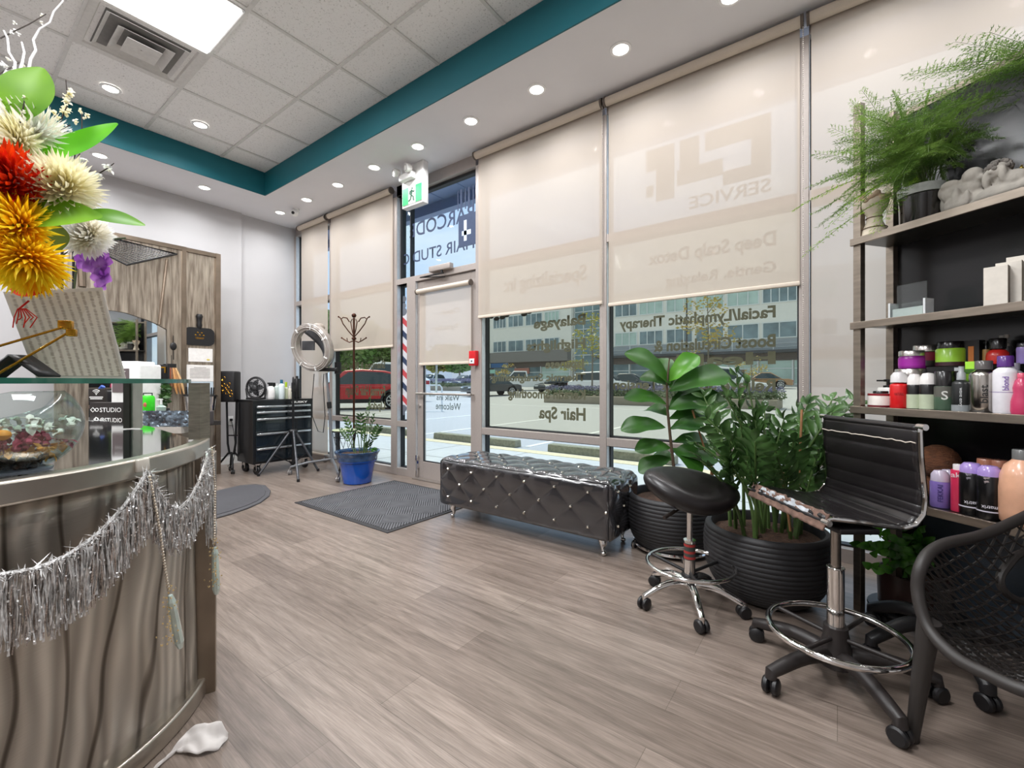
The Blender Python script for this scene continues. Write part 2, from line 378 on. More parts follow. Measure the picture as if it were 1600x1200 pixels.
# transom window over the door
b = NB(); box2(b, (-4.197, WY - .002, TR0), (-2.95, WY + .12, TR1)); box2(b, (-4.197, WY, HEAD), (-2.95, WY + .12, BZ))
f = struct('window_4', b, framem, bev=0.002, smooth=False)
q = NB(); box2(q, (-4.197, GY, TR1), (-2.95, GY + .008, HEAD)); finish('pane', q, glass, f, smooth=False)
q = NB(); box2(q, (-4.197, GY - .03, HEAD - .03), (-2.95, GY + .03, HEAD)); box2(q, (-4.197, GY - .03, TR1), (-4.165, GY + .03, HEAD)); finish('gasket', q, gasket, f, smooth=False)
# door
DX0, DX1, DY = -3.862, -2.955, WY + .03
b = NB()
box2(b, (DX0, DY, .01), (DX0 + .09, DY + .045, TR0 - .006)); box2(b, (DX1 - .09, DY, .01), (DX1, DY + .045, TR0 - .006))
box2(b, (DX0 + .09, DY, .01), (DX1 - .09, DY + .045, .2)); box2(b, (DX0 + .09, DY, 2.13), (DX1 - .09, DY + .045, TR0 - .006))
door = struct('door_1', b, framem, bev=0.003, smooth=False)
q = NB(); box2(q, (DX0 + .09, DY + .018, .2), (DX1 - .09, DY + .026, 2.13)); finish('pane', q, glass, door, smooth=False)
q = NB(); box2(q, (DX0 + .09, DY + .004, .2), (DX0 + .1, DY + .018, 2.13)); box2(q, (DX0 + .09, DY + .004, .2), (DX1 - .09, DY + .018, .212)); finish('gasket', q, gasket, door, smooth=False)
q = NB(); rod(q, (DX0 + .03, DY - .05, .97), (DX1 - .04, DY - .05, .97), .013)
for x in (DX0 + .04, DX1 - .05): rod(q, (x, DY - .05, .97), (x, DY + .01, .97), .009)
finish('push_bar', q, M('brushed_aluminium', '#c3bfba', .3, .9), door)
q = NB(); lathe(q, [(0, 0), (.02, 0), (.02, .012), (.012, .02), (0, .02)], seg=20, mat=axis_mat((DX0 + .04, DY, .83), (0, -1, 0))); box(q, (DX0 + .04, DY - .025, .83), (.006, .012, .03)); finish('lock', q, chrome, door)
q = NB(); px_ = PY(695, 720, WY); box2(q, (DX0 + .005, DY - .02, .12), (DX0 + .035, DY, .2)); rod(q, (DX0 + .02, DY - .03, .02), (DX0 + .02, DY - .02, .17), .008); box(q, (DX0 + .02, DY - .03, .24), (.025, .03, .06), bev=.004); finish('foot_bolt', q, chrome, door)
q = NB(); torus(q, (0, 0, 0), .01, .01)
q.clear()
tube(q, [(DX0 + .17, DY + .1, .95), (DX0 + .17, DY + .13, 1.0), (DX0 + .17, DY + .13, 1.45), (DX0 + .17, DY + .1, 1.5), (DX0 + .17, DY + .03, 1.5)], .013, 10)
rod(q, (DX0 + .17, DY + .1, .95), (DX0 + .17, DY + .03, .95), .013); finish('pull_handle', q, framew, door)
b = NB(); box2(b, (-3.867, WY - .05, 0), (-2.95, WY + .16, .012)); struct('trim_6', b, M('threshold', '#8c847d', .4, .5), smooth=False)

# ---- outside soffit
soff = M('blue_grey_soffit', '#7486ae', 0.5)
b = NB(); box2(b, (-14, WY + .15, 3.70), (6, 4.45, 3.8))
for k in range(40):
    x = -14 + k * .5
    box2(b, (x, WY + .15, 3.692), (x + .02, 4.4, 3.70))
box2(b, (-14, 4.4, 3.56), (6, 4.52, 3.9))
sf = struct('trim_7', b, soff, smooth=False)
b = NB(); box2(b, (-14, WY + .12, -0.1), (-6.61, WY + .3, 3.6)); box2(b, (-14, WY + .1, BZ), (6, WY + .3, 4.4)); box2(b, (X1, WY + .12, 0), (6, WY + .3, 3.6)); struct('wall_front', b, M('outer_wall', '#8a8e98', .7), smooth=False)

# ================================================================== BLINDS
fab = fabricmat('blind_fabric', '#cfc2b5', 0.13, 0.27)
fab2 = M('blind_roll', '#d3c6b6', 0.7, noise=(200, .03))
BY = WY - 0.055
def blind(label, xa, xb, ztop, zbot, y=BY, r=0.034, name='roller_blind', chain=None, group=None):
    t = thing(name, label, 'blind', ((xa + xb) / 2, y, ztop), group=group)
    b = NB(); rod(b, (xa, y, ztop), (xb, y, ztop), r, 24); finish('roller_tube', b, fab2, t, world=True)
    b = NB()
    sheet(b, lambda s, q: (xa + .01 + (xb - xa - .02) * s, y + r * .95, ztop - (ztop - zbot) * q), 2, 8)
    finish('fabric', b, fab, t, world=True)
    b = NB(); box2(b, (xa + .008, y + r - .012, zbot - .028), (xb - .008, y + r + .008, zbot), bev=.006); finish('bottom_bar', b, fab2, t, world=True)
    for x in (xa, xb):
        b = NB(); lathe(b, [(0, -.012), (r + .006, -.012), (r + .006, .004), (0, .004)], seg=20, mat=axis_mat((x, y, ztop), (1 if x == xa else -1, 0, 0)))
        finish('end_cap', b, M('blind_bracket', '#6f655d', .5, .5), t, world=True)
    if chain:
        b = NB(); z = ztop - .02
        while z > chain[1]:
            ball(b, (chain[0], y - .01, z), .0042, 6); z -= .013
        finish('bead_chain', b, M('bead_chain', '#c9c1b8', .3, .4), t, world=True)
    return t
bx = lambda u: PY(u, 600, BY).x
blind('narrow beige roller blind in the far left corner, drawn to the floor', bx(467), bx(509.5), 3.365, .10)
blind('wide beige roller blind left of the glass door, above the coat rack', bx(513), bx(611), 3.365, PY(605, 539, BY).z)
blind('beige roller blind half over the window between door and middle mullion', bx(743), bx(939.5), 3.365, PY(743, 493, BY).z, chain=(bx(942), 1.2))
blind('widest beige roller blind, behind the fiddle leaf plant, with faint writing', bx(946.5), bx(1252), 3.365, PY(948, 473, BY).z, chain=(bx(1255), .95))
blind('beige roller blind drawn nearly to the floor behind the shelving unit', bx(1264), 1.15, 3.365, .36)
blind('small beige roller blind hung on the glass entrance door', DX0 + .05, DX1 - .05, 2.12, 1.315, y=WY - .02, r=.026, name='door_blind')

# ================================================================== CEILING FIXTURES
emit = M('lit_lens', '#ffffff', .5, emit=('#fffaf2', 7)); pan = M('lit_panel', '#ffffff', .5, emit=('#fffdfa', 4.0))
ringm = M('light_trim', '#f2f2f2', .3)
def downlight(x, y, z, label, group):
    t = thing('recessed_light', label, 'ceiling light', (x, y, z), group=group)
    b = NB(); lathe(b, [(.052, 0), (.075, 0), (.072, -.006), (.055, -.008)], seg=28, close=False); finish('trim_ring', b, ringm, t)
    b = NB(); lathe(b, [(0, -.004), (.054, -.004), (.054, -.001), (0, -.001)], seg=24); finish('lens', b, emit, t)
    return t
proto = None
for k, (x, y) in enumerate(SPOTS):
    lab = 'round recessed light in the white bulkhead along the windows' if k < 12 else 'round recessed light in the white bulkhead over the far wall'
    g = 'recessed lights along the windows' if k < 12 else 'recessed lights over the far wall'
    if k < 3: continue
    if k > 13: continue
    if proto is None: proto = downlight(x, y, BZ, lab, g)
    else: dup(proto, (x, y, BZ), None, lab, g)
dup(proto, (TSPOTS[1][0], TSPOTS[1][1], CZ), None, 'round recessed light in a ceiling tile beside the air vent', None)
dup(proto, (TSPOTS[0][0], TSPOTS[0][1], CZ), None, 'round recessed light in a ceiling tile near the inner teal corner', None)
for o in list(C.objects):
    if o.name.startswith('recessed_light') and 'ceiling tile' in o['label'] and 'group' in o: del o['group']
for k, (x, y) in enumerate(TROFFERS[:1]):
    t = thing('ceiling_panel_light', 'large bright rectangular light panel set in the tile ceiling', 'ceiling light', (x, y, CZ))
    b = NB(); box(b, (0, 0, -.006), (.64, 1.36, .03), bev=.006); finish('diffuser', b, pan, t, smooth=False)
    b = NB()
    for sx in (-1, 1): box(b, (sx * .325, 0, -.002), (.02, 1.38, .012))
    for sy in (-1, 1): box(b, (0, sy * .685, -.002), (.65, .02, .012))
    finish('frame', b, ringm, t, smooth=False)
# air diffuser
vx0, vx1, vy0, vy1 = -4.66, -3.985, .655, 1.335
t = thing('air_vent', 'square white louvred air diffuser beside the light panel', 'vent', ((vx0 + vx1) / 2, (vy0 + vy1) / 2, CZ))
vm = M('vent_white', '#dcdad7', .5); S = .335
def ringplate(b, r0, z0, r1, z1):
    A = [b.verts.new((sx * r0, sy * r0, z0)) for sx, sy in ((-1, -1), (1, -1), (1, 1), (-1, 1))]; B = [b.verts.new((sx * r1, sy * r1, z1)) for sx, sy in ((-1, -1), (1, -1), (1, 1), (-1, 1))]
    for i in range(4): b.faces.new((A[i], A[(i + 1) % 4], B[(i + 1) % 4], B[i]))
b = NB(); ringplate(b, S, -.004, .29, -.004); ringplate(b, .29, -.004, .25, .05); finish('surround', b, vm, t, smooth=False, solid=.003)
b = NB(); ringplate(b, .245, -.015, .185, .03); finish('louvre', b, vm, t, smooth=False, solid=.004)
b = NB(); ringplate(b, .17, -.03, .12, .005); finish('louvre', b, vm, t, smooth=False, solid=.004)
b = NB(); ringplate(b, .105, -.042, .005, -.03); finish('louvre', b, vm, t, smooth=False, solid=.004)
b = NB(); box(b, (0, 0, .003), (.5, .5, .004)); finish('throat', b, M('duct_dark', '#7d7b79', .7), t, smooth=False)
# exit sign
e0 = G(661, 252, 3.40); sx0, sy0 = e0.x, e0.y
t = thing('exit_sign', 'white box exit sign with green running figure and two lamp heads', 'exit sign', (sx0 - .17, sy0 + .03, BZ))
wsg = M('sign_white', '#eceae8', .45)
b = NB(); box2(b, (-.165, -.03, -.44), (.17, .045, -.0), bev=.004); finish('housing', b, wsg, t)
green = M('sign_green', '#1fb45e', .5, emit=('#1fb45e', .25)); paper = M('sign_panel', '#e9f3ec', .5, emit=('#e9f3ec', .2))
b = NB(); box2(b, (-.15, -.034, -.415), (.155, -.029, -.235)); finish('legend_panel', b, paper, t, smooth=False)
for xx in ((-.15, -.06), (.06, .155)):
    b = NB(); box2(b, (xx[0], -.037, -.415), (xx[1], -.034, -.235)); finish('green_field', b, green, t, smooth=False)
b = NB(); ball(b, (.005, -.036, -.258), .012, 10, (1, .2, 1))
for a in ([(.0, -.275), (-.01, -.33)], [(-.01, -.33), (.025, -.35), (.03, -.395)], [(-.01, -.33), (-.02, -.37), (-.05, -.385)], [(.0, -.28), (.03, -.3), (.04, -.285)], [(0, -.28), (-.03, -.29), (-.035, -.315)]):
    tube(b, [(x, -.036, z) for x, z in a], .007 if len(a) > 2 else .011, 6)
finish('running_figure', b, M('sign_figure', '#2c5a43', .5), t)
b = NB(); box2(b, (-.15, -.09, -.17), (.06, -.03, -.10), bev=.008); finish('battery_cover', b, wsg, t)
for x in (-.15, .04):
    b = NB(); lathe(b, [(0, 0), (.03, 0), (.042, .03), (.045, .06), (.04, .066), (0, .066)], seg=20, mat=axis_mat((x, -.08, -.07), (-.25, -1, -.25))); hd = finish('lamp_head', b, wsg, t)
    b = NB(); torus(b, V((x, -.08, -.07)) + V((-.25, -1, -.25)).normalized() * .067, .03, .003, d=(-.25, -1, -.25)); finish('lens_rim', b, M('lamp_rim', '#b9b6b2', .3), hd)
# security camera
p = G(462, 327, BZ)
t = thing('security_camera', 'small white dome security camera on the bulkhead near the far corner', 'camera', p)
b = NB(); lathe(b, [(0, 0), (.045, 0), (.045, -.02), (0, -.02)], seg=24); finish('mount', b, white, t)
b = NB(); ball(b, (.01, -.02, -.055), .05, 20); finish('body', b, white, t)
b = NB(); lathe(b, [(0, 0), (.02, 0), (.018, .012), (0, .014)], seg=20, mat=axis_mat(V((.01, -.02, -.055)) + V((.7, -.9, -.4)).normalized() * .042, (.7, -.9, -.4))); finish('lens', b, blackm, t)
# fire alarm pull station
p = PY(743, 560, WY)
t = thing('fire_alarm_pull', 'red fire alarm pull station on the mullion right of the door', 'fire alarm', (p.x, WY - .004, p.z))
b = NB(); box2(b, (-.045, -.05, -.075), (.045, 0, .075), bev=.006); finish('body', b, M('alarm_red', '#c8141e', .35), t)
b = NB(); box2(b, (-.032, -.056, -.055), (.032, -.049, -.005), bev=.002); h = finish('handle_plate', b, white, t)
b = NB(); ball(b, (0, -.056, -.03), .01, 10, (1.3, .2, 1)); finish('arrow_mark', b, M('mark_grey', '#5c6a70', .5), h)
# door closer
t = thing('door_closer', 'taupe box door closer with arm on the frame above the door', 'door closer', (-3.42, WY - .002, 2.33))
b = NB(); box2(b, (-.16, -.06, -.03), (.16, 0, .03), bev=.006); finish('body', b, framem, t)
b = NB(); rod(b, (.03, -.045, -.03), (.03, -.045, -.06), .012); box(b, (-.13, -.045, -.065), (.36, .02, .01), rz=.0); rod(b, (-.3, -.045, -.065), (.05, -.02, -.1), .006); finish('arm', b, blackmet, t)
# ================================================================== OUTSIDE
random.seed(5)
def gz(y): return 0.0 if y < 22 else min(0.62, (y - 22) * 0.62 / 24)
asph = M('asphalt', '#bdbdbf', 0.9, noise=(60, 0.12)); conc = M('sidewalk_concrete', '#cfcfcf', 0.85, noise=(8, 0.05))
b = NB()
ys = [5.85, 22, 46, 120]
for y0, y1 in zip(ys, ys[1:]):
    q = [b.verts.new((x, y, gz(y) - .02)) for x, y in ((-110, y0), (40, y0), (40, y1), (-110, y1))]; b.faces.new(q)
struct('road', b, asph, smooth=False)
b = NB(); box2(b, (-40, WY + .12, -.2), (12, 5.62, -.005)); struct('sidewalk', b, conc, smooth=False)
b = NB()
for x in [-13, -10.4, -7.8, -5.3, -3.9, -1.4, 1]: box2(b, (x, WY + .2, -.0045), (x + .012, 5.62, -.003))
box2(b, (-40, 4.5, -.0045), (12, 4.512, -.003)); struct('sidewalk_joint', b, M('joint', '#9b9b9b', .9), smooth=False)
b = NB(); box2(b, (-40, 5.62, -.2), (12, 5.85, 0.0)); struct('kerb', b, M('yellow_kerb_paint', '#e9d9b4', .8, noise=(14, .08)), smooth=False)
b = NB()
for k in range(-5, 3): box2(b, (-4.3 + 2.78 * k - .05, 6.2, -.019), (-4.3 + 2.78 * k + .05, 11.2, -.014))
box2(b, (-30, 17.0, -.019), (4, 17.1, -.014)); struct('parking_line', b, M('line_paint', '#f2f2f2', .8), smooth=False)
stopm = M('mossy_concrete', '#9c9a84', 0.95, noise=(25, 0.2), bump=(60, .6, .01))
stops = None
SL = ['concrete wheel stop seen through the left window', 'concrete wheel stop seen through the glass door', 'concrete wheel stop right of the door, behind the bench', 'concrete wheel stop behind the fiddle leaf plant']
for k, xa in enumerate([-9.1, -6.4, -3.75, -1.05]):
    if stops is None:
        b = NB(); prism(b, [(-.1, 0), (.1, 0), (.085, .12), (-.085, .12)], -1.0, 1.0, Matrix(((0, 0, 1, 0), (1, 0, 0, 0), (0, 1, 0, 0), (0, 0, 0, 1))))
        stops = finish('wheel_stop', b, stopm, bev=.012); o = stops; o['category'] = 'wheel stop'
    else: o = stops.copy(); C.objects.link(o)
    o.location = (xa + 1.0, 6.08, -.02); o['label'] = SL[k]; o['category'] = 'wheel stop'; o['group'] = 'wheel stops along the sidewalk'
# ---- foliage
def clump(bm, c, r, n, s, rnd=random):
    for _ in range(n):
        d = V((rnd.gauss(0, 1), rnd.gauss(0, 1), rnd.gauss(0, 1))).normalized() * (rnd.random() ** .4)
        p = V((c[0] + d.x * r[0], c[1] + d.y * r[1], c[2] + d.z * r[2]))
        a = V((rnd.gauss(0, 1), rnd.gauss(0, 1), rnd.gauss(0, 1))).normalized(); x, y, z = frame_of(a); k = s * (.6 + rnd.random() * .8)
        bm.faces.new([bm.verts.new(p + x * k * .5), bm.verts.new(p + y * k * .3), bm.verts.new(p - x * k * .5), bm.verts.new(p - y * k * .3)])
lf_y = leafmat('yellow_green_leaf', '#8f9a4a', '#c2b257'); lf_g = leafmat('fresh_green_leaf', '#55803a', '#93b763'); lf_d = leafmat('olive_green_leaf', '#5c7440', '#84a052'); lf_o = leafmat('autumn_leaf', '#a8863f', '#b9b465')
lav = leafmat('lavender_bloom', '#77749a', '#8f8fa8'); lavg = leafmat('grey_green_bush', '#6c7a5f', '#8d9a78')
bark = M('bark', '#7f776c', .9, noise=(30, .2))
def tree(label, base, h, crown, mat, cn, n, s, group=None, name='young_tree', trunk=.05):
    base = V(base); t = thing(name, label, 'tree', base, group=group)
    b = NB(); tube(b, [(0, 0, 0), (.02, .02, h * .5), (-.03, 0, h * .95)], [trunk, trunk * .7, trunk * .25], 6)
    for k in range(7):
        a = k * 2.4; z0 = h * (.4 + .07 * k); tube(b, [(0, 0, z0), (cos(a) * crown[0] * .7, sin(a) * crown[1] * .7, z0 + h * .13)], [trunk * .4, trunk * .12], 5)
    finish('trunk', b, bark, t)
    b = NB()
    for k in range(cn):
        a = random.random() * 2 * pi; rr = random.random() ** .5
        c = (cos(a) * rr * crown[0] * .75, sin(a) * rr * crown[1] * .75, h * .42 + random.random() * crown[2])
        clump(b, c, (crown[0] * .4, crown[1] * .4, crown[2] * .16), n, s)
    finish('crown', b, mat, t, smooth=False, flip=False)
    return t
def pos(u, t, z=None):
    q = AT(u, 597, t); q.z = gz(q.y) - .02 if z is None else z; return q
tree('slender yellow-green street tree behind the widest window', pos(1106, 21.5, .3), 5.6, (1.4, 1.4, 2.6), lf_o, 20, 26, .16)
tree('thin young tree in the planter right of the pickup truck', pos(925, 23.4, .38), 4.4, (1.0, 1.0, 2.3), lf_y, 16, 26, .15)
tree('small reddish young tree left of the white pickup truck', pos(790, 47), 3.2, (1.1, 1.1, 1.5), lf_o, 10, 24, .18)
tree('low spreading olive tree in front of the storefronts', pos(895, 47), 4.2, (2.1, 1.4, 1.2), lf_y, 12, 30, .18)
tree('small round young tree beside the far right storefront', pos(1174, 30), 3.0, (1.2, 1.2, 1.2), lf_o, 10, 26, .14)
for k, (u, tt, h, lab, mt) in enumerate([(500, 32, 5.3, 'dense green tree beyond the hooded dryer and the red car bonnet', lf_d), (545, 44, 6.6, 'dense green tree beyond the roof of the red car', lf_g), (592, 46, 5.8, 'dense green tree beyond the rear window of the red car', lf_d),
                                    (718, 62, 5.0, 'bushy green tree seen over parked cars through the door', lf_g), (684, 66, 5.4, 'narrow light green tree seen at the left of the glass door', lf_y), (470, 36, 6.5, 'tall green tree seen in the far left window gap', lf_d)]):
    tree(lab, pos(u, tt), h, (3.0, 2.5, h * .66), mt, 40, 110, .42, name='leafy_tree', trunk=.14)
# ---- planters with lavender
def planter(label, x0, x1, y0, y1, hgt, seed):
    random.seed(seed); z = gz((y0 + y1) / 2)
    t = thing('planter_bed', label, 'planter', ((x0 + x1) / 2, (y0 + y1) / 2, z - .02))
    b = NB(); box2(b, (x0, y0, z - .03), (x1, y1, z + .38), bev=.05); finish('concrete_wall', b, M('planter_concrete', '#9c9384', .9, noise=(20, .12), bump=(80, .5, .01)), t, world=True)
    b = NB(); c2 = NB()
    nb = int((x1 - x0) * 2.2)
    for k in range(nb):
        x = x0 + (x1 - x0) * (k + .5) / nb; y = random.uniform(y0 + .3, y1 - .3)
        clump(b, (x, y, z + .52), (.5, .6, .26), 260, .13)
        clump(c2, (x, y, z + .78 * hgt), (.45, .5, .16), 200, .09)
    finish('foliage', b, lavg, t, world=True, smooth=False, flip=False); finish('blossom', c2, lav, t, world=True, smooth=False, flip=False)
planter('long concrete planter bed with lavender behind the two wide windows', -12.9, -1.9, 20.2, 22.2, 1.0, 3)
planter('concrete planter bed with purple lavender seen through the glass door', -36, -27.0, 31.4, 33.2, 1.35, 4)
# ---- building
cream = M('cream_cladding', '#ece9e2', .7, noise=(2, .03)); wmet = M('window_metal', '#dfe3e4', .5); bglass = M('tinted_window', '#7a8c93', .15, 0.0, noise=(.6, .35)); bglass2 = M('green_window', '#b9cdc6', .2, noise=(.5, .2))
gband = M('grey_metal_band', '#9da3a9', .5, noise=(1, .05)); brick = M('dark_brick', '#6e645e', .8, noise=(6, .1)); dark = M('canopy_dark', '#4a4b4e', .6)
YB = 56.0
bt = thing('office_building', 'cream three storey office building with window bands across the parking lot', 'building', (-18, YB, .6))
b = NB(); box2(b, (-26.5, YB, .3), (6, YB + 14, 13.2)); finish('wall', b, cream, bt, world=True, smooth=False)
b = NB(); box2(b, (-47, YB, .3), (-31, YB + 14, 13.2)); finish('wall', b, cream, bt, world=True, smooth=False)
b = NB(); box2(b, (-31, YB + .8, .3), (-26.5, YB + 12, 13.2)); finish('stair_tower_glass', b, M('stair_glass', '#7f949a', .15, noise=(.4, .25)), bt, world=True, smooth=False)
b = NB()
for k in range(4): box2(b, (-30.9 + 1.45 * k, YB + .68, .4), (-30.8 + 1.45 * k, YB + .8, 13.2))
for k in range(9): box2(b, (-31, YB + .68, 1.2 + 1.25 * k), (-26.5, YB + .8, 1.3 + 1.25 * k))
finish('stair_tower_mullion', b, wmet, bt, world=True, smooth=False)
def bwin(x0, x1, z0, z1, y=YB, pattern=3, g=None):
    b = NB()
    box2(b, (x0 - .08, y - .12, z0 - .1), (x1 + .08, y, z0)); box2(b, (x0 - .08, y - .12, z1), (x1 + .08, y, z1 + .1))
    for f in [0, 1] + [k / pattern for k in range(1, pattern)]:
        x = x0 + (x1 - x0) * f; box2(b, (x - .05, y - .12, z0), (x + .05, y, z1))
    w_ = finish('window', b, wmet, bt, world=True, smooth=False)
    b = NB(); box2(b, (x0, y - .04, z0), (x1, y - .01, z1)); finish('pane', b, g or random.choice([bglass, bglass, bglass2]), w_, world=True, smooth=False)
cols = [(-24.2, -21.2), (-20.8, -17.8), (-17.3, -14.2), (-13.8, -10.7), (-10.3, -7.1), (-6.7, -3.5), (-3.1, 0)]
colsL = [(-45.5, -42.9), (-42.4, -39.5), (-39, -36), (-35.5, -33)]
for x0, x1 in cols + colsL:
    bwin(x0, x1, 6.05, 7.65, pattern=random.choice([2, 3])); bwin(x0, x1, 9.95, 11.6, pattern=random.choice([3, 4])); 
b = NB(); box2(b, (-26.4, YB - .25, 4.55), (6, YB, 5.85)); finish('metal_band', b, gband, bt, world=True, smooth=False)
b = NB()
for k in range(8): box2(b, (-26.2 + k * 4.1, YB - .3, 4.55), (-26.1 + k * 4.1, YB - .25, 5.85))
for z in (4.95, 5.35): box2(b, (-26.4, YB - .29, z), (6, YB - .25, z + .03))
finish('metal_band_joint', b, wmet, bt, world=True, smooth=False)
b = NB(); box2(b, (-26.4, YB - 1.6, 4.3), (6, YB, 4.6)); finish('canopy', b, dark, bt, world=True, smooth=False)
b = NB(); box2(b, (-47.5, YB - 1.2, 4.2), (-31, YB, 5.8)); finish('canopy', b, M('brown_siding', '#84807d', .8, noise=(2, .1, (1, 1, 14))), bt, world=True, smooth=False)
b = NB(); box2(b, (-26.4, YB - .2, 3.5), (6, YB, 4.3)); box2(b, (-47, YB - .2, .3), (-45.5, YB, 4.3)); box2(b, (-47, YB - .2, 3.4), (-31, YB, 4.3)); finish('brick_strip', b, brick, bt, world=True, smooth=False)
for k, (x0, x1, g) in enumerate([(-45.4, -41, bglass), (-40.8, -36.2, bglass), (-36, -31.2, bglass2), (-26.2, -22.2, bglass), (-22, -18, bglass), (-17.8, -13.5, bglass), (-13.3, -10.3, bglass2), (-10.1, -7.2, bglass2), (-7, -3.9, bglass2), (-3.7, 0, bglass2)]):
    b = NB(); box2(b, (x0, YB - .12, .9), (x1, YB - .05, 3.45)); w_ = finish('shopfront_pane', b, g, bt, world=True, smooth=False)
    b = NB(); box2(b, (x0, YB - .2, 2.55), (x1, YB - .1, 2.65)); box2(b, (x1 - .05, YB - .2, .9), (x1 + .1, YB - .1, 3.5)); box2(b, (x0, YB - .2, .8), (x1, YB - .1, .95)); finish('shopfront_frame', b, wmet, w_, world=True, smooth=False)
b = NB(); box2(b, (-45.0, YB - 1.3, 3.4), (-41.6, YB - 1.2, 4.1)); finish('shop_sign', b, M('blue_sign', '#2f5f94', .5), bt, world=True, smooth=False, label='blue shop sign board')
b = NB(); box2(b, (-46.0, YB - 1.3, 3.4), (-45.2, YB - 1.2, 4.1)); finish('shop_sign', b, M('sign_board_white', '#dfe6e2', .5), bt, world=True, smooth=False, label='small white sign')
b = NB(); box2(b, (-45.6, YB - 1.3, 2.5), (-44.2, YB - 1.2, 3.1)); finish('shop_sign', b, M('teal_sign', '#9fd0c4', .5), bt, world=True, smooth=False, label='pale green sign under the blue sign')
b = NB(); box2(b, (-41, YB - .4, 2.4), (-38.2, YB - .2, 3.3)); finish('awning', b, M('salmon_awning', '#b47a6c', .7), bt, world=True, smooth=False)
b = NB(); box2(b, (-9.6, YB - .25, .6), (-8.5, YB - .12, 2.5)); finish('shop_door', b, M('brown_door', '#6d5a52', .5), bt, world=True, smooth=False)
bt2 = thing('low_white_building', 'low white building seen above the cars through the door', 'building', (-60, 60, .6))
b = NB(); box2(b, (-68, 58, .3), (-57, 66, 5.6)); finish('wall', b, M('pale_wall', '#e6e6ea', .7), bt2, world=True, smooth=False)
b = NB(); box2(b, (-68.3, 57.7, 5.6), (-56.7, 66, 6.1)); finish('roof', b, M('reddish_roof', '#b98c80', .7), bt2, world=True, smooth=False)
# lamp post
p = pos(1073, 30); t = thing('lamp_post', 'tall dark lamp post behind the widest window', 'lamp post', p)
b = NB(); tube(b, [(0, 0, 0), (0, 0, 7.6)], [.07, .05], 8); finish('pole', b, dark, t)
b = NB(); box(b, (-.4, 0, 7.6), (.9, .3, .12)); finish('lamp_head', b, dark, t)
# bike rack
p = pos(676, 16.5, -.02); t = thing('bike_rack', 'white steel hoop rack seen through the glass door', 'bike rack', p, TH)
b = NB(); tube(b, [(-.35, 0, 0), (-.35, 0, .9), (-.28, 0, 1.0), (.28, 0, 1.0), (.35, 0, .9), (.35, 0, 0)], .03, 10); tag(finish('hoop', b, wmet, t), '', '') if 0 else finish('hoop', b, wmet, t)
b = NB(); box(b, (0, 0, .01), (.9, .12, .02)); finish('foot_plate', b, wmet, t)
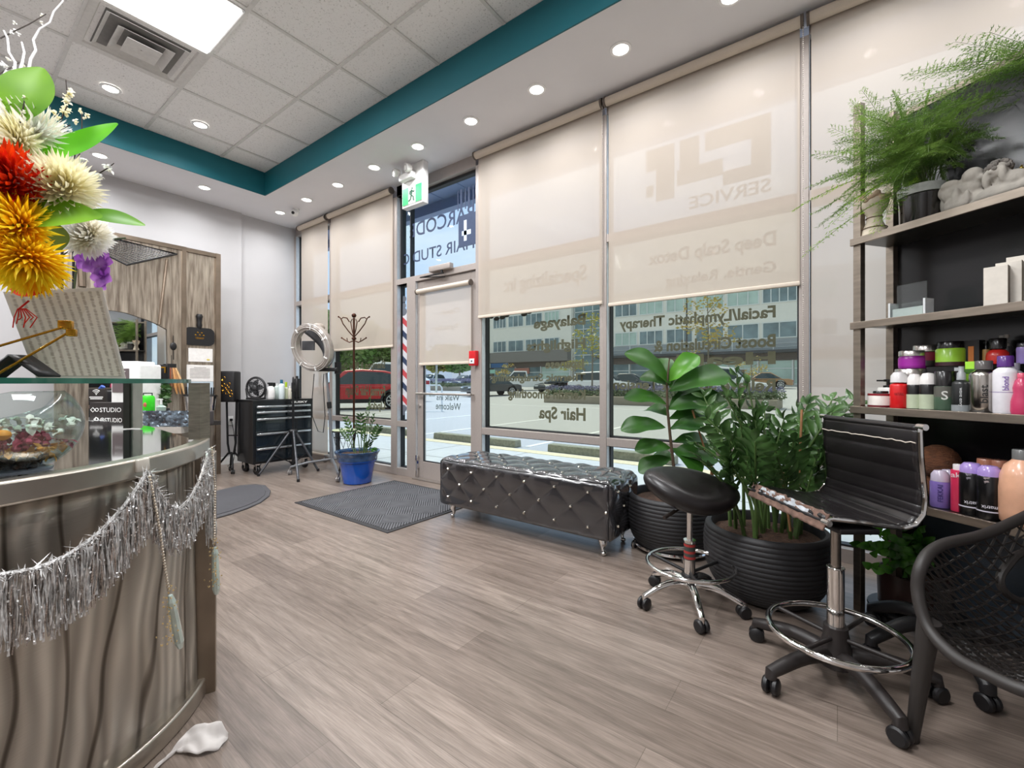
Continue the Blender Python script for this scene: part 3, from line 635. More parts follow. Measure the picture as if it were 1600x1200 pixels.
# ---- cars
cglass = M('car_glass', '#3a464b', .08); tyre = M('tyre', '#1c1c1e', .8); rim = M('alloy_rim', '#c8cacc', .3, .8)
def car(label, p, ang, L, H, W, col, style='suv', clad=False, glasscol=None):
    t = thing('pickup_truck' if style == 'pickup' else 'parked_car', label, 'truck' if style == 'pickup' else 'car', p, ang)
    paint = M('car_paint_' + col[1:], col, .25, .1, coat=.6, noise=(2, .02)); wr = .34; hx = L / 2
    wx = (hx - .85, -hx + .9)
    belt = H * .58; low = .28
    def arch(x): return [(x + (wr + .07) * cos(a), max(low, wr + (wr + .07) * sin(a))) for a in [pi * k / 8 for k in range(9)]]
    front = [(hx, low + .1), (hx + .02, belt * .6), (hx - .12, belt * .88), (hx - 1.05, belt * 1.0)]
    if style == 'pickup': top = [(hx - 1.15, belt), (hx - 2.9, belt), (-hx + .02, belt), (-hx, low + .15)]
    else: top = [(-hx + .35, belt * 1.04), (-hx + .05, belt * .95), (-hx, low + .15)]
    poly = front + top + [(-hx + .05, low)] + arch(wx[1])[::-1] + arch(wx[0])[::-1] + [(hx - .03, low)]
    mt = Matrix(((1, 0, 0, 0), (0, 0, 1, 0), (0, 1, 0, 0), (0, 0, 0, 1)))
    b = NB(); prism(b, poly, -W / 2, W / 2, mt)
    body = finish('body', b, paint, t, bev=.05)
    if style == 'pickup': cp = [(hx - 1.1, belt - .02), (hx - 1.75, H), (hx - 3.0, H), (hx - 3.15, belt - .02)]
    elif style == 'sedan': cp = [(hx - 1.1, belt - .02), (hx - 1.95, H), (-hx + 1.6, H), (-hx + .7, belt - .02)]
    else: cp = [(hx - 1.05, belt - .02), (hx - 1.75, H * .965), (hx - 2.4, H), (-hx + 1.2, H * .97), (-hx + .55, H * .88), (-hx + .3, belt)]
    def cab(b, pp, w0, w1, z0, z1):
        A = []; B = []
        for x, z in pp:
            k = w0 + (w1 - w0) * (z - z0) / (z1 - z0)
            A.append(b.verts.new((x, -k / 2, z))); B.append(b.verts.new((x, k / 2, z)))
        b.faces.new(A); b.faces.new(B[::-1]); n_ = len(A)
        for i in range(n_): b.faces.new((A[i], A[(i + 1) % n_], B[(i + 1) % n_], B[i]))
    b = NB(); cab(b, cp, W - .06, W - .42, belt, H); finish('cabin', b, paint, t, bev=.05)
    cx = sum(x for x, z in cp) / len(cp); cz = (belt + H) / 2
    gp = [(cx + (x - cx) * .86, cz + (z - cz) * .74) for x, z in cp]
    b = NB(); k0 = W - .06 - .36 * (gp[0][1] - belt) / (H - belt); cab(b, gp, k0 + .03, k0 - .30 + .06, gp[0][1], max(z for x, z in gp)); finish('side_window', b, cglass, t)
    b = NB(); x0, z0 = cp[0]; x1, z1 = cp[1]
    a = .12; q = []
    for s_, f_ in ((-1, a), (1, a), (1, .92), (-1, .92)):
        kk = (W - .06 - .36 * f_) / 2 - .06; q.append(b.verts.new((x0 + (x1 - x0) * f_ + .03, s_ * kk, z0 + (z1 - z0) * f_ + .02)))
    b.faces.new(q); finish('windscreen', b, cglass, t, solid=.01)
    if style == 'pickup':
        b = NB(); box2(b, (-hx + .12, -W / 2 + .12, belt - .3), (hx - 3.25, W / 2 - .12, belt + .01)); finish('cargo_bed', b, blackm, t, smooth=False)
    for x in wx:
        for s_ in (-1, 1):
            b = NB(); lathe(b, [(.1, -.1), (wr - .03, -.1), (wr, -.06), (wr, .06), (wr - .03, .1), (.1, .1)], seg=24, mat=axis_mat((x, s_ * (W / 2 - .12), wr), (0, s_, 0))); wh = finish('wheel', b, tyre, t)
            b = NB(); 
            lathe(b, [(0, .07), (.06, .085), (.07, .07), (.0, .06)], seg=12, mat=axis_mat((x, s_ * (W / 2 - .12), wr), (0, s_, 0)))
            for k in range(7):
                an = 2 * pi * k / 7; box(b, (x + cos(an) * .12, s_ * (W / 2 - .03), wr + sin(an) * .12), (.2, .03, .045), mat=Matrix.Rotation(-an, 4, 'Y'))
            torus(b, (x, s_ * (W / 2 - .03), wr), .235, .02, 20, 6, d=(0, 1, 0)); finish('rim', b, rim, wh)
    for s_ in (-1, 1):
        b = NB(); box2(b, (hx - .12, s_ * (W / 2 - .32) - .16, belt * .68), (hx + .03, s_ * (W / 2 - .32) + .16, belt * .8), bev=.02); finish('headlight', b, M('headlamp', '#dfe4e6', .1), t)
    for s_ in (-1, 1):
        b = NB(); box2(b, (-hx - .02, s_ * (W / 2 - .25) - .12, belt * .72), (-hx + .15, s_ * (W / 2 - .25) + .12, belt * .9), bev=.02); finish('tail_light', b, M('taillamp', '#a3282a', .2), t)
    for s_ in (-1, 1):
        b = NB(); box(b, (hx - 1.5, s_ * (W / 2 + .08), belt + .06), (.14, .2, .12), bev=.03); finish('wing_mirror', b, paint, t)
    if clad:
        b = NB(); box2(b, (wx[1] + wr + .1, -W / 2 - .01, low - .02), (wx[0] - wr - .1, W / 2 + .01, low + .14)); 
        for x in wx:
            for s_ in (-1, 1): tube(b, [(x + (wr + .1) * cos(a), s_ * (W / 2), wr + (wr + .1) * sin(a)) for a in [pi * k / 10 for k in range(11)]], .05, 6)
        finish('sill_cladding', b, blackm, t)
    return t
f0, r0 = G(506, 641), G(609, 639); dv = (f0 - r0).normalized(); mid = (f0 + r0) / 2; ang = atan2(dv.y, dv.x)
away = V((-dv.y, dv.x, 0)); away = away if away.dot(FW) > 0 else -away
car('red compact SUV parked outside the left window', mid + away * .9, ang, 4.5, 1.62, 1.84, '#c1272e', clad=True)
def carat(label, u, t, head, *a, **k):
    q = pos(u, t); return car(label, q, head, *a, **k)
carat('white pickup truck with boxy cabin parked across the lot', 818, 42, radians(215), 5.4, 1.85, 1.9, '#e4e6e8', 'pickup')
carat('black off-road car beside the white pickup truck', 872, 36, radians(-100), 4.0, 1.35, 1.8, '#26282a')
carat('dark saloon car at the left edge of the window behind the bench', 768, 33, radians(-110), 4.4, 1.45, 1.8, '#2c3034', 'sedan')
carat('white SUV behind the lavender bed by the middle mullion', 940, 32, radians(10), 4.7, 1.7, 1.85, '#e2e5e8')
carat('dark grey saloon car beyond the white SUV', 985, 35, radians(5), 4.6, 1.5, 1.8, '#4a5058', 'sedan')
carat('large white car behind the fiddle leaf plant', 1125, 24, radians(0), 5.0, 1.85, 1.95, '#eceef0')
carat('small brown car in front of the far right storefront', 1192, 38, radians(190), 4.3, 1.4, 1.75, '#a58058', 'sedan')
carat('silver car seen through the door at the left', 676, 62, radians(-80), 4.5, 1.75, 1.8, '#c9ced4')
carat('dark blue car seen through the door at the right', 728, 52, radians(-80), 4.6, 1.55, 1.85, '#3a4660', 'sedan')
carat('white van with sloping front behind the red SUV', 609, 26, radians(185), 4.8, 2.3, 1.9, '#eef0f2')
# ================================================================== LETTERING ON THE GLASS
vin = M('olive_vinyl', '#54553f', .7); vin2 = M('grey_vinyl', '#6f7478', .7); vind = M('slate_vinyl', '#3d4a66', .7)
def glasstext(body, uL, uR, vt, vb, label, mat=vin, group=None, ur=None, y=None, bold=.034):
    y = y or GY - .004; a = PY(uR, vb, y); l = PY(uL, vb, y); top = PY(uR, vt, y)
    text_part('window_lettering', body, mat, None, (a.x, y, a.z), (-1, 0, 0), (0, 0, 1), w=a.x - l.x, h=top.z - a.z, bold=bold, label=label, cat='lettering', group=group)
for body, uL, uR, vt, vb, lab in [
    ('Specializing in:', 788, 917, 413, 436, 'faint reversed words Specializing in behind the blind next to the door'), ('Balayage', 834, 915, 490, 506, 'olive reversed word Balayage on the window'),
    ('Highlights', 823, 915, 528, 543, 'olive reversed word Highlights on the window'), ('Japanese', 852, 915, 560, 574, 'olive reversed word Japanese on the window'),
    ('Thermic Straightening', 768, 915, 583, 595, 'small olive reversed words Thermic Straightening on the window'), ('Keratin Smoothing', 794, 915, 609, 624, 'olive reversed words Keratin Smoothing on the window'),
    ('Hair Spa', 842, 915, 638, 657, 'olive reversed words Hair Spa at the bottom of the window'),
    ('Deep Scalp Detox', 1013, 1213, 360, 382, 'faint reversed words Deep Scalp Detox showing through the widest blind'), ('Gentle, Relaxing', 1040, 1213, 407, 424, 'faint reversed words Gentle Relaxing low in the widest blind'),
    ('Facial/Lymphatic Therapy', 968, 1212, 477, 495, 'olive reversed words Facial Lymphatic Therapy over the fiddle leaf plant'), ('Boost Circulation &', 1021, 1212, 522, 541, 'olive reversed words Boost Circulation on the widest window'),
    ('Health', 1040, 1212, 549, 568, 'olive reversed word Health on the widest window'), ('Relieve Stress & Tension', 958, 1212, 593, 610, 'olive reversed words Relieve Stress and Tension behind the plants'),
    ('Shampoo & Blow Out', 531, 602, 564, 575, 'olive reversed words Shampoo and Blow Out on the left window'), ('Formal Hair Design', 540, 602, 603, 618, 'olive reversed words Formal Hair Design over the red car'), ('Updos', 575, 602, 628, 640, 'olive reversed word Updos low on the left window')]:
    glasstext(body, uL, uR, vt, vb, lab)
glasstext('BARCODE', 640, 741, 318, 342, 'dark reversed word BARCODE on the glass over the door', vind, bold=.01)
glasstext('HAIR STUDIO', 627, 741, 368, 387, 'dark reversed words HAIR STUDIO on the glass over the door', vind, bold=.01)
glasstext('Walk ins', 682, 718, 617, 626, 'grey reversed words Walk ins on the glass door', vin2, y=DY + .03, bold=.01)
glasstext('Welcome', 681, 720, 630, 641, 'grey reversed word Welcome on the glass door', vin2, y=DY + .03, bold=.01)
for body, u0, u1, v0, v1 in [('Open', 690, 718, 480, 488), ('Tuesday', 678, 718, 505, 513), ('Sunday', 680, 718, 535, 543)]: glasstext(body, u0, u1, v0, v1, 'grey reversed word %s behind the small door blind' % body, vin2, y=DY + .03, bold=.01)
# logo block beside the salon name
a, c = PY(717, 388, GY), PY(742, 330, GY); t = thing('logo_decal', 'dark square logo block at the right of the glass over the door', 'decal', (c.x, GY - .006, a.z))
b = NB(); w_ = c.x + .12 - a.x; hh = 0.5
box2(b, (-w_ + .12, 0, 0), (.12, .002, .34)); finish('square_block', b, vind, t, smooth=False)
b = NB()
for k in range(7): box2(b, (.1 - k * .055, 0, .40), (.1 - k * .055 - (.03 if k % 2 else .015), .002, .62))
finish('bar_stripe', b, vind, t, smooth=False)
b = NB(); box2(b, (-w_ + .17, -.002, .12), (-w_ + .3, -.001, .17)); box2(b, (-w_ + .2, -.002, .06), (-w_ + .24, -.001, .28)); finish('letter_cutout', b, M('pale_cutout', '#cfdcf0', .6), t, smooth=False)
# big service logo on the top pane, seen through the blind
a = PY(1005, 235, GY); t = thing('logo_decal', 'large square logo with the word Service, faint through the widest blind', 'decal', (PY(1205, 300, GY).x, GY - .006, PY(1205, 272, GY).z))
w_ = PY(1205, 300, GY).x - PY(1010, 300, GY).x
b = NB()
for (x0, z0, x1, z1) in [(0, .0, .12, .42), (.12, .28, .42, .42), (.12, 0, .3, .10), (.3, .08, .62, .2), (.46, .2, .60, .42), (.64, 0, .78, .42), (.78, .25, w_, .42), (.8, .05, w_, .14)]: box2(b, (-x1, 0, z0), (-x0, .002, z1))
finish('square_block', b, vin, t, smooth=False)
text_part('logo_word', 'SERVICE', vin, t, (t.location.x, GY - .006, t.location.z - .115), (-1, 0, 0), (0, 0, 1), w=w_ * .62, h=.09, bold=.02)
# cherub-like dark decal hanging below the blind edge
b = NB(); p0 = PY(762, 486, GY - .006)
for k, (u, v, r) in enumerate([(768, 498, .028), (776, 501, .03), (785, 499, .03), (792, 496, .026), (798, 493, .02), (812, 490, .02), (819, 494, .03), (827, 491, .024)]):
    q = PY(u, v - 3, GY - .006); ball(b, q, r, 10, (1.3, .05, .7))
tag(finish('floral_decal', b, M('dark_vinyl', '#25271f', .7)), 'dark curly decal peeking out below the blind next to the door', 'decal')
# barber pole decal on the sidelight
t = thing('barber_pole_decal', 'red white and blue barber pole sticker on the sidelight left of the door', 'decal', (-4.085, GY - .006, 0))
p1, p2 = PY(632, 480, GY), PY(632, 632, GY); zb, zt = PY(630, 634, GY).z, PY(630, 490, GY).z
x0, x1 = PY(625.5, 500, GY).x, PY(637, 500, GY).x
b = NB(); box2(b, (x0 + 4.085, 0, zb), (x1 + 4.085, .001, zt)); finish('pole', b, M('pole_white', '#dcdde2', .6), t, smooth=False)
for nm, colr, ph in (('red_stripe', '#c44a50', 0), ('blue_stripe', '#34425f', .5)):
    b = NB(); pitch = .31; k = 0
    while zb + (k + ph) * pitch < zt + .05:
        z = zb + (k + ph) * pitch
        for a0, a1 in ((x0, x1),):
            q = [(a0 + 4.085, min(zt, max(zb, z + .10))), (a1 + 4.085, min(zt, max(zb, z))), (a1 + 4.085, min(zt, max(zb, z + .075))), (a0 + 4.085, min(zt, max(zb, z + .175)))]
            if len({round(v[1], 3) for v in q}) > 2: b.faces.new([b.verts.new((x, -.001, zz)) for x, zz in q])
        k += 1
    finish(nm, b, M('stripe_' + nm, colr, .6), t, smooth=False)
b = NB()
for z, r in ((zt + .02, .06), (zt + .09, .045), (zt + .17, .05), (zb - .03, .055), (zb - .09, .03)): ball(b, ((x0 + x1) / 2 + 4.085, 0, z), r, 16, (1, .03, .8))
finish('ball_finial', b, M('finial_grey', '#6f7580', .5), t)

# ================================================================== MATS
def mapmat(name, fn): return fn(*nodemat(name))
m, n, p = nodemat('entrance_mat_fibre'); L = n.links.new
t_ = n.nodes.new('ShaderNodeTexCoord'); mpn = n.nodes.new('ShaderNodeMapping'); mpn.inputs['Rotation'].default_value = (0, 0, radians(45))
ck = n.nodes.new('ShaderNodeTexChecker'); ck.inputs['Scale'].default_value = 4.6
w1 = n.nodes.new('ShaderNodeTexWave'); w1.wave_type = 'BANDS'; w1.bands_direction = 'X'; w1.inputs['Scale'].default_value = 16; w2 = n.nodes.new('ShaderNodeTexWave'); w2.bands_direction = 'Y'; w2.inputs['Scale'].default_value = 16
mx = n.nodes.new('ShaderNodeMixRGB'); r = n.nodes.new('ShaderNodeValToRGB'); r.color_ramp.elements[0].color = srgb('#3a3a3d'); r.color_ramp.elements[1].color = srgb('#76767a'); r.color_ramp.elements[0].position = .35; r.color_ramp.elements[1].position = .75
L(t_.outputs['Object'], mpn.inputs[0]); L(mpn.outputs[0], ck.inputs['Vector']); L(mpn.outputs[0], w1.inputs['Vector']); L(mpn.outputs[0], w2.inputs['Vector'])
L(ck.outputs['Fac'], mx.inputs[0]); L(w1.outputs[0], mx.inputs[1]); L(w2.outputs[0], mx.inputs[2]); L(mx.outputs[0], r.inputs[0])
nz = n.nodes.new('ShaderNodeTexNoise'); nz.inputs['Scale'].default_value = 9; ml = n.nodes.new('ShaderNodeMixRGB'); ml.blend_type = 'MULTIPLY'; ml.inputs[0].default_value = .5
L(t_.outputs['Object'], nz.inputs['Vector']); L(r.outputs[0], ml.inputs[1]); L(nz.outputs[0], ml.inputs[2]); L(ml.outputs[0], p.inputs['Base Color']); p.inputs['Roughness'].default_value = .95
bp = n.nodes.new('ShaderNodeBump'); bp.inputs['Distance'].default_value = .004; L(mx.outputs[0], bp.inputs['Height']); L(bp.outputs[0], p.inputs['Normal'])
MM, RUB = m, M('mat_rubber', '#2c2b2d', .7)
t = thing('entrance_mat', 'dark grey ribbed entrance mat with diamond block pattern before the door', 'mat', (-3.29, 2.56, 0))
b = NB(); box(b, (0, 0, .003), (1.34, 1.12, .006), bev=.002); finish('rubber_edge', b, RUB, t)
b = NB(); box(b, (0, 0, .006), (1.26, 1.04, .006)); finish('fibre_top', b, MM, t, smooth=False)
t = thing('standing_mat', 'charcoal half-round anti-fatigue mat on the floor beside the desk', 'mat', (-4.75, 1.2, 0))
A = [(0, -.9), (.25, -.88), (.5, -.7), (.66, -.35), (.72, 0), (.68, .4), (.5, .75), (.25, .9), (0, .93), (-.4, .9), (-.5, .6), (-.5, -.6), (-.4, -.88)]
A = [G(340, 768), G(375, 760), G(400, 758), G(415, 760), G(423, 768), G(421, 776), G(408, 786), G(388, 795), G(362, 804), G(338, 811)]
A = [(q.x + 4.75, q.y - 1.2) for q in A] + [(.55, -.35), (-.2, -.2)]
b = NB(); prism(b, A, 0, .014); finish('bevelled_edge', b, M('mat_edge', '#4d4c4f', .6), t, bev=.006)
cx = sum(q[0] for q in A) / len(A); cy = sum(q[1] for q in A) / len(A)
b = NB(); prism(b, [(cx + (x - cx) * .87, cy + (y - cy) * .87) for x, y in A], .012, .019); finish('foam_top', b, M('mat_foam', '#47464a', .8, bump=(200, .2, .001)), t, bev=.003)

# ================================================================== TUFTED BENCH
lea = M('black_tufted_vinyl', '#2b2a2d', 0.2, noise=(8, .1), coat=1, spec=.8)
BX0, BX1, BY0, BY1, BZ0, BZ1 = -2.6, -1.12, 2.50, 2.95, .105, .475
t = thing('tufted_bench', 'black button-tufted vinyl bench with chrome legs under the window', 'bench', ((BX0 + BX1) / 2, (BY0 + BY1) / 2, 0))
LX, LY, LZ = BX1 - BX0, BY1 - BY0, BZ1 - BZ0
def puff(a, b_): return (abs(sin(pi * a)) * abs(sin(pi * b_))) ** .38
bm = NB()
def face(o, du, dv, nr, nu, nv, dx, dz, ou, ov, A):
    """grid on one side; diamond lattice of buttons"""
    lu, lv = du.length, dv.length; un, vn = du.normalized(), dv.normalized(); R_ = .035
    lo_, hi_ = V((BX0, BY0, BZ0)), V((BX1, BY1, BZ1))
    def f(s, q):
        a, c = s * lu, q * lv
        P = o + un * a + vn * c
        s_ = (a - ou) / dx; t__ = (c - ov) / dz
        h = A * puff((s_ + t__) / 1.0, (s_ - t__) / 1.0)
        Q = V([min(max(P[i], lo_[i] + R_), hi_[i] - R_) for i in range(3)]); dd = P - Q
        e = max(0, min(1, min(a, lu - a, c, lv - c) / .035)); e = e * e * (3 - 2 * e)
        return Q + dd.normalized() * (R_ + h * e + .35 * A * (1 - e))
    sheet(bm, f, nu, nv)
dxx = LX / 6
face(V((BX0, BY0, BZ0)), V((LX, 0, 0)), V((0, 0, LZ)), V((0, -1, 0)), 132, 36, dxx, .22, dxx * .42, .08 - .0, .007)
face(V((BX0, BY0, BZ1)), V((LX, 0, 0)), V((0, LY, 0)), V((0, 0, 1)), 132, 40, dxx, .24, dxx * .42, .10, .024)
face(V((BX1, BY0, BZ0)), V((0, LY, 0)), V((0, 0, LZ)), V((1, 0, 0)), 44, 36, .2, .22, .12, .08, .022)
face(V((BX0, BY0, BZ0)), V((0, LY, 0)), V((0, 0, LZ)), V((-1, 0, 0)), 44, 36, .2, .22, .12, .08, .02)
face(V((BX0, BY1, BZ0)), V((LX, 0, 0)), V((0, 0, LZ)), V((0, 1, 0)), 60, 16, dxx, .22, dxx * .42, .08, .01)
face(V((BX0, BY0, BZ0)), V((LX, 0, 0)), V((0, LY, 0)), V((0, 0, -1)), 20, 6, 1, 1, .5, .5, 0)
bmesh.ops.remove_doubles(bm, verts=bm.verts, dist=.0008)
finish('upholstery', bm, lea, t, world=True)
crys = M('crystal_button', '#fff6e8', .08, 1.0, coat=1); cbase = M('button_base', '#d8c9b0', .2, 1)
bb = None
def buttons(o, du, dv, nr, dx, dz, ou, ov):
    global bb
    lu, lv = du.length, dv.length; un, vn = du.normalized(), dv.normalized()
    for i in range(-2, 18):
        for j in range(-2, 6):
            a = ou + i * dx / 2; c = ov + j * dz / 2
            if (i + j) % 2 or not (.02 < a < lu - .01 and .02 < c < lv - .01): continue
            P = o + un * a + vn * c + nr * .006
            if bb is None:
                q = NB(); ball(q, (0, 0, 0), .0095, 10); bb = finish('crystal_button', q, crys, t, smooth=False); bt_ = bb
            else: bt_ = bb.copy(); C.objects.link(bt_)
            bt_.location = t.matrix_basis.inverted() @ P
buttons(V((BX0, BY0, BZ0)), V((LX, 0, 0)), V((0, 0, LZ)), V((0, -1, 0)), dxx, .22, dxx * .42, .08)
buttons(V((BX0, BY0, BZ1)), V((LX, 0, 0)), V((0, LY, 0)), V((0, 0, 1)), dxx, .24, dxx * .42, .10)
buttons(V((BX1, BY0, BZ0)), V((0, LY, 0)), V((0, 0, LZ)), V((1, 0, 0)), .2, .22, .12, .08)
for x in (BX0 + .1, BX1 - .08):
    for y in (BY0 + .07, BY1 - .07):
        sx = -1 if x < -2 else 1
        b = NB(); tube(b, [(x, y, .115), (x + sx * .012, y - .01, .08), (x + sx * .004, y, .045), (x + sx * .012, y - .005, .018)], [.03, .026, .013, .012], 12)
        ball(b, (x + sx * .014, y - .006, .016), .02, 12, (1, 1, .8)); finish('leg', b, chrome, t, world=True)

# ================================================================== PLANTERS AND PLANTS
potm = M('ribbed_black_pot', '#242325', .55, noise=(40, .08)); soil = M('potting_soil', '#4a3427', .95, noise=(60, .5), bump=(90, 1, .01))
def ribpot(t, R=.29, H=.36, base=.10):
    prof = [(base, 0)]; n_ = 76
    for k in range(n_ + 1):
        s = k / n_; a = -pi / 2 * .86 + s * (pi / 2 * .86 + .42)
        r = base + (R - base) * (max(0, cos(a)) ** .75); z = H * (sin(a) - sin(-pi / 2 * .86)) / (sin(.42) - sin(-pi / 2 * .86))
        if s > .02: r += .0042 * abs(sin(s * pi * 19)) - .004
        prof.append((r, z))
    rr = prof[-1][0]
    prof += [(rr - .008, H + .006), (rr - .022, H + .004), (rr - .028, H - .01), (rr - .03, H - .06), (0, H - .06)]
    b = NB(); lathe(b, prof, seg=64, close=False); finish('pot', b, potm, t)
    b = NB(); lathe(b, [(0, H - .025), (rr - .10, H - .028), (rr - .029, H - .045)], seg=40, close=False)
    for v in b.verts: v.co.z += mnoise.noise(v.co * 40) * .008
    finish('soil', b, soil, t)
zz_l = leafmat('zz_leaf', '#27401f', '#4f713c', .27, .15, 9); zz_s = M('zz_stem', '#4c6433', .45, noise=(12, .25)); zz_y = leafmat('zz_young_leaf', '#3f7a24', '#6aa83a', .25, .25, 9)
fig_l = leafmat('fig_leaf', '#1d4214', '#38691f', .38, .2, 5); fig_b = leafmat('bright_fig_leaf', '#3f7d1e', '#6cae34', .3, .35, 4)
def zz_stem(bs, bl, base, tip, npair, ll, rnd, bow=.25, r=.008, start=.45):
    base, tip = V(base), V(tip); d = tip - base; out = V((d.x, d.y, 0)); pts = []
    for k in range(9):
        s = k / 8; p_ = base.lerp(tip, s) - out * (bow * sin(pi * s)) + V((0, 0, abs(out.length) * bow * .5 * sin(pi * s))); pts.append(p_)
    tube(bs, pts, [r * (1 - .65 * k / 8) for k in range(9)], 6)
    ax = rnd.uniform(0, pi)
    for k in range(npair):
        s = start + (1 - start) * k / max(1, npair - 1); i = min(7, int(s * 8)); f = s * 8 - i; p_ = pts[i].lerp(pts[min(8, i + 1)], f)
        dr = (pts[min(8, i + 1)] - pts[i]).normalized(); x, y, z = frame_of(dr); sd = x * cos(ax) + y * sin(ax); nn = sd.cross(dr)
        L_ = ll * (.75 + .5 * sin(pi * (k + 1) / (npair + 1)))
        for sg in (-1, 1):
            e = p_ + (sd * sg * .80 + dr * .55 + nn * rnd.uniform(-.15, .25)).normalized() * L_
            leaf(bl, p_, e, L_ * .42, nrm=nn, droop=.1, fold=.3, n=4)
    leaf(bl, pts[-1], pts[-1] + (pts[-1] - pts[-2]).normalized() * ll * .7, ll * .4, n=4)
# planter with the fiddle leaf fig
rnd = random.Random(11); random.seed(11)
P1 = V((-.88, 2.95, 0))
t = thing('fiddle_leaf_fig', 'fiddle leaf fig with big leaves in a ribbed black pot beside the bench', 'potted plant', P1)
ribpot(t)
tt = P1.dot(FW)
def A1(u, v, d=0): return AT(u, v, (P1 - CAM).dot(FW) + d) - P1
fbark = M('fig_bark', '#5b4a3a', .9, noise=(30, .2))
b = NB(); tube(b, [A1(1062, 800), A1(1054, 740), A1(1048, 690), A1(1043, 640), A1(1042, 600), A1(1046, 560)], [.012, .011, .01, .009, .007, .004], 8); finish('trunk', b, fbark, t)
LV = [((1046, 600), (976, 552), 0, .105, 1), ((1046, 596), (1092, 556), -.05, .085, 2), ((1045, 612), (1142, 590), -.1, .12, 1), ((1046, 600), (1030, 560), .12, .08, 1), ((1042, 632), (975, 622), -.02, .075, 1),
      ((1042, 640), (1138, 632), -.12, .11, 1), ((1044, 655), (1125, 652), .1, .1, 1), ((1040, 668), (970, 672), -.03, .085, 1), ((1048, 700), (992, 704), -.02, .075, 1), ((1050, 705), (1122, 720), -.08, .1, 1),
      ((1048, 716), (998, 738), 0, .075, 1), ((1052, 690), (1110, 700), .14, .09, 1), ((1046, 606), (1075, 585), .15, .08, 1), ((1044, 650), (1010, 640), .16, .08, 1), ((1050, 720), (1020, 712), .14, .08, 1), ((1046, 602), (1000, 590), .1, .08, 1), ((1044, 640), (1100, 612), .12, .09, 1), ((1050, 700), (1095, 742), -.12, .08, 1), ((1046, 670), (1100, 668), -.16, .09, 1)]
bA, bB = NB(), NB()
for (a, c, d, wd, kind) in LV:
    leaf(bB if kind == 2 else bA, A1(*a), A1(c[0], c[1], d), wd * 2.15, nrm=(-FW * .75 + V((0, 0, .8))), droop=.13, fold=.3, n=10, shape='fiddle', wav=.012)
finish('leaf_cluster', bA, fig_l, t, flip=False, sub=1); finish('young_leaf', bB, fig_b, t, flip=False, sub=1)
b = NB(); rod(b, A1(1123, 772), A1(1082, 641, -.1), .006); rod(b, A1(1108, 770, .1), A1(1122, 632, .05), .006); finish('support_stick', b, M('wood_stick', '#a57650', .7), t)
# chrome caddy under it
t = thing('plant_caddy', 'low chrome wheeled ring under the fiddle leaf fig pot', 'plant stand', P1)
b = NB(); torus(b, (0, 0, .035), .235, .012, 40, 8); finish('ring', b, chrome, t)
for k in range(4):
    a = .6 + k * pi / 2; x, y = cos(a) * .245, sin(a) * .245
    b = NB(); rod(b, (x - .014, y, .022), (x + .014, y, .022), .022, 16); w_ = finish('caster', b, blackm, t)
    b = NB(); torus(b, (x, y, .026), .026, .005, 20, 6, d=(1, 0, 0)); finish('caster_hood', b, chrome, w_)
# ZZ plant in the big pot
P2 = V((-.30, 2.60, 0)); D2 = (P2 - CAM).dot(FW)
t = thing('zz_plant', 'bushy dark green ZZ plant in the larger ribbed black pot', 'potted plant', P2)
ribpot(t, .295, .355)
def A2(u, v, d=0): return AT(u, v, D2 + d) - P2
bs, bl, by = NB(), NB(), NB()
tips = [(1152, 586, .1), (1168, 600, .2), (1105, 655, .1), (1085, 690, .1), (1120, 640, .25), (1140, 690, -.15), (1195, 640, .2), (1225, 655, -.1), (1262, 632, .05), (1300, 625, .1), (1325, 640, .12), (1290, 660, -.15),
        (1240, 690, -.25), (1180, 690, -.25), (1115, 700, -.1), (1150, 650, 0), (1205, 670, 0), (1270, 650, .25), (1318, 660, .2), (1335, 625, .18), (1100, 620, .3), (1250, 640, .3), (1310, 690, -.05), (1280, 700, -.2), (1165, 720, -.3), (1212, 705, -.3), (1095, 720, -.15), (1330, 690, .1),
        (1135, 620, .05), (1180, 655, .15), (1238, 665, .1), (1300, 645, -.05)]
for k, (u, v, d) in enumerate(tips):
    a = rnd.uniform(0, 2 * pi); r_ = rnd.uniform(.03, .15); tp = A2(u, v, d)
    base = V((cos(a) * r_ * .7 + tp.x * .28, sin(a) * r_ * .7 + tp.y * .28, .325))
    if hypot(base.x, base.y) > .2: base.x *= .2 / hypot(base.x, base.y); base.y *= .2 / hypot(base.x, base.y)
    zz_stem(bs, bl, base, tp, rnd.choice([7, 8, 9]), rnd.uniform(.075, .10), rnd, bow=rnd.uniform(.05, .3), r=.010)
finish('stem', bs, zz_s, t); finish('leaf_cluster', bl, zz_l, t, flip=False)
for a, c in (((1248, 760, -.1), (1253, 640, -.1)), ((1205, 770, 0), (1282, 660, .1)), ((1235, 830, -.18), (1222, 735, -.15))):
    b = NB(); rod(b, A2(*a), A2(*c), .0055); finish('support_stick', b, M('wood_stick', '#a57650', .7), t)
